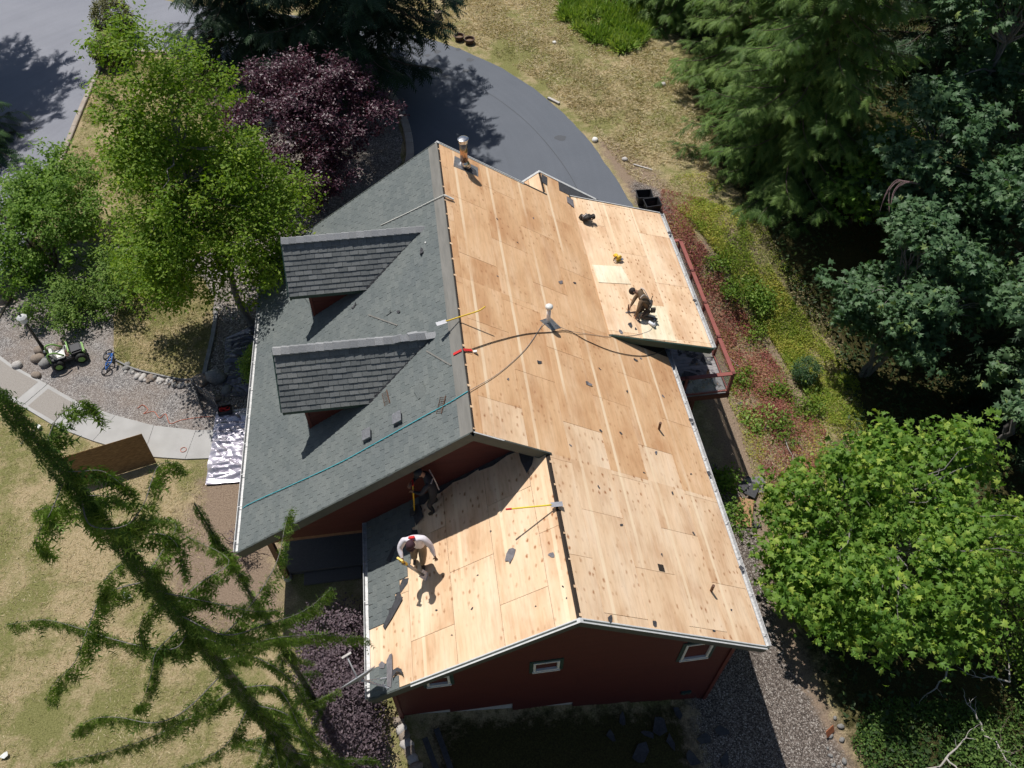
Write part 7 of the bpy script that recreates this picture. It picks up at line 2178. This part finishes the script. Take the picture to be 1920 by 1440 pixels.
m = MB(); m.box((0, 0, 0), (.34, .2, .02)); o = m.build('rust_plate', 'rust', loc=(9.1, -4.9, tz(9.1, -4.9) + .16)); o.rotation_euler = (.9, .2, .5); tag(o, 'rusty metal plate tilted at the edge of the gravel', 'plate')
for k in range(9):
    x_ = random.uniform(8.7, 9.7); y_ = random.uniform(-5.8, -4.3)
    rock('grey_rock', x_, y_, random.uniform(.05, .1), 'grey_boulder', 'dark rock in the broken edge by the rusty plate', 'rock', 'rocks by the rusty plate')
# low stone edge at the near left corner of the wing
for k in range(8):
    t = k / 7; x_ = -2.42 + .42 * t; y_ = -3.75 - 1.3 * t
    rock('wall_stone', x_ - .1, y_, .17, 'pale_stone' if k % 2 else 'boulder', 'mossy stone in the low edge at the wing\'s near left corner', 'stone', 'stones of the low edge', z_=-.05)
m = MB(); m.bar((-1.6, -4.0, tz(-1.6, -4) + .05), (-1.2, -5.4, tz(-1.2, -5.4) + .06), .14, .05); m.bar((-1.9, -4.2, tz(-1.9, -4.2) + .03), (-1.5, -5.5, tz(-1.5, -5.5) + .06), .14, .05)
tag(m.build('dark_planks', 'felt'), 'dark planks lying in the shade by the stone edge', 'planks')

# dead branches
def deadwood(name, base, dirs, label, mt='dead_twig', r=.03):
    root = MB()
    b = Vector(base)
    for d, L in dirs:
        d = Vector(d).normalized(); pts = limb(root, b, b + d * L, r, r * .25, .06, 6, .35, 6)
        for q in pts[2:]:
            dd = (d + Vector((random.uniform(-1, 1), random.uniform(-1, 1), random.uniform(-.3, .7)))).normalized()
            limb(root, q, q + dd * L * random.uniform(.2, .4), r * .4, r * .1, .05, 4, .3, 5)
    return tag(root.build(name, mt, smooth=True), label, 'branch')


deadwood('dead_branch', (11.9, -6.0, tz(11.9, -6) + .5), [((-1, -.3, .15), 1.4), ((.8, .5, .1), 1.0), ((.2, -1, .2), .9)], 'pale dead branch on the ground in the lower right corner, left one')
deadwood('dead_branch', (13.3, -5.4, tz(13.3, -5.4) + .6), [((.1, -.9, .2), 1.3), ((-.3, .8, .4), .9)], 'pale dead branch in the lower right corner, upright one')
deadwood('dead_branch', (14.7, -4.3, tz(14.7, -4.3) + .9), [((-1, .3, .1), 1.2), ((.4, 1, .3), .9)], 'pale dead branch at the right edge near the bottom')
deadwood('dead_branch', (13.0, -3.9, tz(13, -3.9) + .5), [((-1, -.5, .1), 1.1), ((.5, .8, .5), .9)], 'grey dead branch under the bright maple')
tw = MB(); c0 = Vector((17.2, 11.4, 3.2))
for k in range(6):
    tw.tube(smooth_path([c0 + Vector((-.1 * k, 0, .02 * k)), c0 + Vector((-.5 - .08 * k, .03 * k, .16)), c0 + Vector((-.9 - .09 * k, -.1 - .05 * (k % 3), -.02 * k)), c0 + Vector((-1.1 - .07 * k, -.3 - .16 * (k % 4), -.2 - .12 * k))], 5), [.009] * 15 + [.004], 5)
tag(tw.build('dead_branch', 'purple_twig', smooth=True), 'bare arching pinkish branch hanging in front of the dark wood', 'branch')
for k, (a_, b_) in enumerate((((10.8, 8.2), (10.5, 8.8)), ((11.6, 7.7), (12.2, 7.3)), ((11.4, 5.0), (11.3, 3.9)))):
    m = MB(); limb(m, (a_[0], a_[1], tz(*a_) + .1), (b_[0], b_[1], tz(*b_) + .12), .018, .008, .05, 5, .2); tag(m.build('fallen_stick', 'dead_twig'), ('fallen pale stick among the red weeds by the deck', 'fallen stick near the round bush', 'long curved stick among the weeds below the deck')[k], 'stick')

# red shed, only its corner in the picture
sh = empty('red_shed', (12.6, 33.6, 0), R(-8), 'dark red shed corner behind the cedar at the top edge', 'shed')
m = MB(); m.box((0, 0, 1.1), (2.6, 2.2, 2.2)); m.build('wall', 'red_paint_dark', sh)
for s in (-1, 1):
    m = MB(); m.bar((-1.5, s * .7, 2.62), (1.5, s * .7, 2.62), 1.6, .06, up=(0, s * .45, 1)); m.build('roof', 'felt', sh)
m = MB(); m.box((-.4, -1.13, .95), (.9, .05, 1.9)); m.build('door', 'red_paint_dark', sh)


# ================================================================== the roofers
def person(name, J, mats, label, head_dir, group=None, build=1.0, glove=None):
    """J: joint positions in world space. One skinned, continuous body; headwear and straps are children"""
    root_p = Vector(J['base'])
    q = {k: Vector(v) - root_p for k, v in J.items() if k != 'base'}
    verts, rad, edges, idx, reg = [], [], [], {}, []

    def add(n, p, r, parent=None, g=None):
        idx[n] = len(verts); verts.append(Vector(p)); rad.append(r if hasattr(r, '__len__') else (r, r))
        if parent is not None: edges.append((idx[parent], idx[n]))
        if parent is not None: reg.append((verts[idx[parent]], Vector(p), g))
    B = build
    add('pelvis', q['pelvis'], (.165 * B, .125 * B))
    add('waist', q['pelvis'].lerp(q['chest'], .45), (.15 * B, .115 * B), 'pelvis', 'shirt')
    add('chest', q['chest'], (.185 * B, .145 * B), 'waist', 'shirt')
    add('neck', q['neck'], .062, 'chest', 'shirt')
    hd = Vector(head_dir).normalized()
    h0 = q['head']
    add('skull0', q['neck'].lerp(h0, .55), .068, 'neck', 'skin')
    add('skull1', h0, .098, 'skull0', 'skin')
    add('skull2', h0 + (h0 - q['neck']).normalized() * .085, .08, 'skull1', 'skin')
    for s in ('l', 'r'):
        add('sh' + s, q['sh' + s], .078 * B, 'chest', 'shirt')
        add('el' + s, q['el' + s], .052 * B, 'sh' + s, 'shirt')
        add('fa' + s, q['el' + s].lerp(q['wr' + s], .5), .046 * B, 'el' + s, 'shirt')
        add('wr' + s, q['wr' + s], .032, 'fa' + s, 'shirt')
        d = (q['wr' + s] - q['el' + s]).normalized()
        sd = d.cross(Vector((0, 0, 1)))
        if sd.length < .1: sd = d.cross(Vector((1, 0, 0)))
        sd.normalize(); up = sd.cross(d)
        palm = q['wr' + s] + d * .075
        add('pa' + s, palm, (.042, .022), 'wr' + s, 'skin')
        for k, (off, ln) in enumerate(((-.033, .062), (-.011, .072), (.011, .068), (.033, .052))):
            k0 = palm + d * .03 + sd * off
            add('f%s%d' % (s, k), k0, .011, 'pa' + s, 'skin')
            add('g%s%d' % (s, k), k0 + d * ln * .55 - up * .012, .0095, 'f%s%d' % (s, k), 'skin')
            add('h%s%d' % (s, k), k0 + d * ln * .8 - up * .04, .008, 'g%s%d' % (s, k), 'skin')
        t0 = q['wr' + s] + d * .04 + sd * .045
        add('t' + s, t0, .012, 'pa' + s, 'skin'); add('u' + s, t0 + d * .045 + sd * .02 - up * .02, .0095, 't' + s, 'skin')
        add('hi' + s, q['hi' + s], .105 * B, 'pelvis', 'legs')
        add('th' + s, q['hi' + s].lerp(q['kn' + s], .5), .088 * B, 'hi' + s, 'legs')
        add('kn' + s, q['kn' + s], .064 * B, 'th' + s, 'legs')
        add('ca' + s, q['kn' + s].lerp(q['an' + s], .4), .062 * B, 'kn' + s, 'legs')
        add('an' + s, q['an' + s], .045, 'ca' + s, 'legs')
        add('to' + s, q['to' + s], (.045, .032), 'an' + s, 'shoe')
    me_ = bpy.data.meshes.new('body'); me_.from_pydata([tuple(v) for v in verts], edges, [])
    tmp = bpy.data.objects.new('body_tmp', me_); COL.objects.link(tmp)
    sk = tmp.modifiers.new('skin', 'SKIN'); sk.branch_smoothing = .6; sk.use_smooth_shade = True
    for k, v in enumerate(me_.skin_vertices[0].data):
        v.radius = rad[k]; v.use_root = (k == 0)
    sb = tmp.modifiers.new('sub', 'SUBSURF'); sb.levels = 2; sb.render_levels = 2
    dg = bpy.context.evaluated_depsgraph_get()
    body = bpy.data.meshes.new_from_object(tmp.evaluated_get(dg))
    bpy.data.objects.remove(tmp, do_unlink=True)
    order = ['shirt', 'legs', 'skin', 'shoe']
    body.materials.clear()
    for k in order: body.materials.append(MATS[mats[k]])
    seg = [(a, b, order.index(g)) for a, b, g in reg]
    A = np.array([s_[0] for s_ in seg]); Bv = np.array([s_[1] for s_ in seg]); gi = np.array([s_[2] for s_ in seg])
    C = np.array([p.center[:] for p in body.polygons])
    D = Bv - A; L2 = np.sum(D * D, 1)
    t = np.clip(np.einsum('nkd,kd->nk', C[:, None] - A[None], D) / L2, 0, 1)
    dist = np.linalg.norm(C[:, None] - (A[None] + t[..., None] * D[None]), axis=2)
    body.polygons.foreach_set('material_index', gi[np.argmin(dist, 1)].astype(np.int32))
    body.polygons.foreach_set('use_smooth', [True] * len(body.polygons))
    root = empty(name, root_p, label=label, cat='person', group=group)
    link('body', body, root)
    # face: brow, nose and ears so that the head reads from any side
    up = (h0 - q['neck']).normalized(); f = (hd - up * hd.dot(up)).normalized(); sd = up.cross(f)
    m = MB(); m.lathe([(.02, 0), (.012, .028), (.003, .036)], 8, h0 + f * .088 - up * .01, f + up * -.3); m.build('nose', mats['skin'], root, smooth=True)
    for s in (-1, 1):
        m = MB(); m.lathe([(.006, 0), (.022, .004), (.022, .014), (.006, .02)], 8, h0 + sd * s * .088, sd * s); m.build('ear', mats['skin'], root, smooth=True)
        m = MB(); m.lathe([(.004, 0), (.011, .003), (.004, .008)], 8, h0 + f * .088 + sd * s * .034 + up * .02, f); m.build('eye', 'hair', root, smooth=True)
    m = MB(); m.box(h0 + f * .09 - up * .05, (.01, .045, .01), Matrix((f, sd, up)).transposed()); m.build('mouth', 'skin_dark', root)
    return root, q, h0, up, f, sd


def dome(h0, up, f, sd, r, cut, name, mt, root, brim=0.0, fwd=0.0):
    """hair or a cap: a shell over the top and back of the head"""
    m = MB(); rows = 7; n = 18; v = []
    Mx = Matrix((f, sd, up)).transposed()
    for i in range(rows + 1):
        ph = i / rows * cut
        for j in range(n):
            a = 2 * math.pi * j / n
            v.append(h0 + Mx @ Vector((math.sin(ph) * math.cos(a) * r * 1.06 - .006 + fwd, math.sin(ph) * math.sin(a) * r * .98, math.cos(ph) * r * 1.12 + .02)))
    fs = [(i * n + j, i * n + (j + 1) % n, (i + 1) * n + (j + 1) % n, (i + 1) * n + j) for i in range(rows) for j in range(n)]
    m.add(v, fs); o = m.build(name, mt, root, smooth=True)
    md = o.modifiers.new('thick', 'SOLIDIFY'); md.thickness = .012
    if brim:
        b = MB(); pts = []
        for j in range(9):
            a = -1.1 + 2.2 * j / 8
            pts.append((math.cos(a), math.sin(a)))
        lo = [h0 + Mx @ Vector((p[0] * r * .95, p[1] * r * .9, .055)) for p in pts]; hi = [h0 + Mx @ Vector((p[0] * (r + brim), p[1] * (r + brim * .3), .03)) for p in pts]
        b.add(lo + hi, [(i, i + 1, 10 + i, 9 + i) for i in range(8)]); bo = b.build('peak', mt, o, smooth=True)
        md = bo.modifiers.new('thick', 'SOLIDIFY'); md.thickness = .008
    return o


# roofer in a white shirt, bent forward over a stripping shovel on the near wing
J1 = dict(base=(-1.52, -1.35, 3.6), pelvis=(-1.47, -1.22, 4.52), chest=(-1.52, -1.38, 4.95), neck=(-1.57, -1.50, 5.10), head=(-1.60, -1.62, 5.20),
          shl=(-1.31, -1.40, 5.0), shr=(-1.75, -1.36, 5.0), ell=(-1.18, -1.48, 4.76), wrl=(-1.12, -1.62, 4.55),
          elr=(-1.88, -1.46, 4.80), wrr=(-1.84, -1.66, 4.70),
          hil=(-1.38, -1.24, 4.44), hir=(-1.57, -1.20, 4.44), knl=(-1.42, -1.42, 4.04), knr=(-1.62, -1.30, 4.02), anl=(-1.45, -1.40, 3.74), anr=(-1.62, -1.16, 3.66),
          tol=(-1.44, -1.58, 3.72), tor=(-1.66, -1.33, 3.62))
rt, q, h0, up, f, sd = person('person', J1, dict(shirt='white_shirt', legs='khaki', skin='skin_dark', shoe='boot'), 'roofer in white shirt bending over a long stripping shovel', (-.1, -.8, -.6), build=1.3)
dome(h0, up, f, sd, .105, 1.75, 'cap', 'cap_cloth', rt, brim=.06)
m = MB(); m.prism([(-.06, -.05), (.06, -.05), (.075, .03), (0, .06), (-.075, .03)], (q['neck'] + Vector((.0, .06, .05)), Vector((1, 0, 0)), Vector((0, -.75, .5)).normalized(), Vector((0, .5, .75)).normalized()), 0.01, .03); m.build('red_hood', 'red_cloth', rt)
shv = empty('stripping_shovel', (-1.42, -1.68, 3.72), 0, 'long stripping shovel with yellow grip held by the white-shirted roofer', 'shovel')
o0 = Vector((-1.42, -1.68, 3.72)); top_ = Vector((-1.88, -1.74, 4.78)) - o0; foot = Vector((-.03, 0, .05))
m = MB(); m.tube([foot, foot.lerp(top_, .72)], .038, 8); m.build('shaft', 'lead', shv, smooth=True)
m = MB(); m.tube([foot.lerp(top_, .70), foot.lerp(top_, .9), top_], .035, 8); m.bar(top_ + Vector((-.06, .05, .02)), top_ + Vector((.06, -.05, .02)), .045, .045); m.build('grip', 'yellow', shv)
m = MB(); m.bar((.07, -.05, .0), (-.08, .03, .12), .2, .014, up=(.3, -.2, 1)); m.build('blade', 'steel', shv)

# roofer in black, in the shade of the gable, with an orange-handled shovel
J2 = dict(base=(-1.1, -.05, 3.9), pelvis=(-1.02, .0, 4.62), chest=(-1.12, .1, 5.06), neck=(-1.2, .12, 5.24), head=(-1.30, .11, 5.34),
          shl=(-1.14, -.1, 5.12), shr=(-1.16, .3, 5.10), ell=(-1.3, -.16, 4.86), wrl=(-1.48, -.02, 4.76), elr=(-1.38, .3, 4.9), wrr=(-1.50, .14, 4.92),
          hil=(-1.02, -.09, 4.56), hir=(-1.02, .10, 4.56), knl=(-1.18, -.12, 4.24), knr=(-1.1, .12, 4.26), anl=(-1.08, -.14, 3.97), anr=(-.98, .12, 4.05),
          tol=(-1.22, -.16, 3.86), tor=(-1.14, .1, 3.94))
rt2, q2, h0, up, f, sd = person('person', J2, dict(shirt='black_shirt', legs='dark_trousers', skin='skin', shoe='boot'), 'roofer in black standing in the shade of the gable wall', (-.8, -.25, -.5))
dome(h0, up, f, sd, .107, 1.7, 'cap', 'black_shirt', rt2, brim=.055)
m = MB(); m.tube(smooth_path([q2['shl'] + Vector((.09, 0, .05)), q2['chest'] + Vector((.14, 0, .0)), q2['pelvis'] + Vector((.13, .0, .08))], 5), .014, 6); m.tube(smooth_path([q2['shr'] + Vector((.09, 0, .05)), q2['chest'] + Vector((.14, .04, -.05)), q2['pelvis'] + Vector((.13, .0, .08))], 5), .014, 6); m.build('harness', 'strap', rt2)
sv2 = empty('stripping_shovel', (-1.56, .08, 3.64), 0, 'orange-handled shovel held by the roofer in black', 'shovel')
m = MB(); m.tube([(0, 0, .1), (.08, 0, 1.36)], .018, 8); m.build('shaft', 'yellow', sv2, smooth=True)
m = MB(); m.tube([(.08, -.08, 1.36), (.08, .08, 1.36)], .02, 8); m.build('grip', 'red_cloth', sv2)
m = MB(); m.bar((-.12, 0, .0), (.02, 0, .12), .2, .012); m.build('blade', 'felt', sv2)

# roofer in brown kneeling on the deck roof, hammering
zk = lambda x_: ZS0 - sl * (x_ - XS0) + .02
J3 = dict(base=(5.6, 6.0, 3.55), pelvis=(5.80, 6.02, 3.84), chest=(5.58, 6.16, 4.24), neck=(5.42, 6.22, 4.36), head=(5.30, 6.24, 4.38),
          shl=(5.50, 5.98, 4.26), shr=(5.60, 6.36, 4.30), ell=(5.40, 5.82, 4.02), wrl=(5.36, 5.82, 3.80), elr=(5.40, 6.28, 4.05), wrr=(5.26, 6.14, 3.88),
          hil=(5.76, 5.93, 3.80), hir=(5.78, 6.12, 3.80), knl=(5.52, 5.80, zk(5.5) + .09), knr=(5.46, 6.02, zk(5.46) + .3), anl=(5.92, 5.82, zk(5.92) + .07), anr=(5.62, 6.08, zk(5.62) + .07),
          tol=(6.06, 5.84, zk(6.06) + .05), tor=(5.46, 6.05, zk(5.46) + .05))
rt3, q3, h0, up, f, sd = person('person', J3, dict(shirt='brown_shirt', legs='brown_trousers', skin='skin', shoe='boot'), 'roofer in brown kneeling over the chipboard on the deck roof', (-.8, -.25, -.55), build=1.15)
dome(h0, up, f, sd, .106, 1.9, 'hair', 'hair', rt3)
m = MB()
for s in ('shl', 'shr'):
    m.tube(smooth_path([q3[s] + Vector((-.04, .02, .06)), q3[s].lerp(q3['chest'], .5) + Vector((.04, .0, .11)), q3['chest'].lerp(q3['pelvis'], .5) + Vector((.07, .0, .13)), q3['pelvis'] + Vector((.04, 0, .14))], 5), .016, 6)
m.build('harness', 'strap', rt3)
m = MB(); m.ring(q3['pelvis'] + Vector((-.05, .02, .06)), .17, .03, (-.75, .25, .6), 20, 8); m.build('tool_belt', 'belt', rt3)
m = MB(); m.box(q3['pelvis'] + Vector((.06, .16, .06)), (.14, .07, .16)); m.box(q3['pelvis'] + Vector((.08, -.14, .04)), (.14, .07, .16)); m.tube([q3['pelvis'] + Vector((.08, .2, .06)), q3['pelvis'] + Vector((.16, .3, .2))], .012, 6); m.build('pouch', 'belt', rt3)
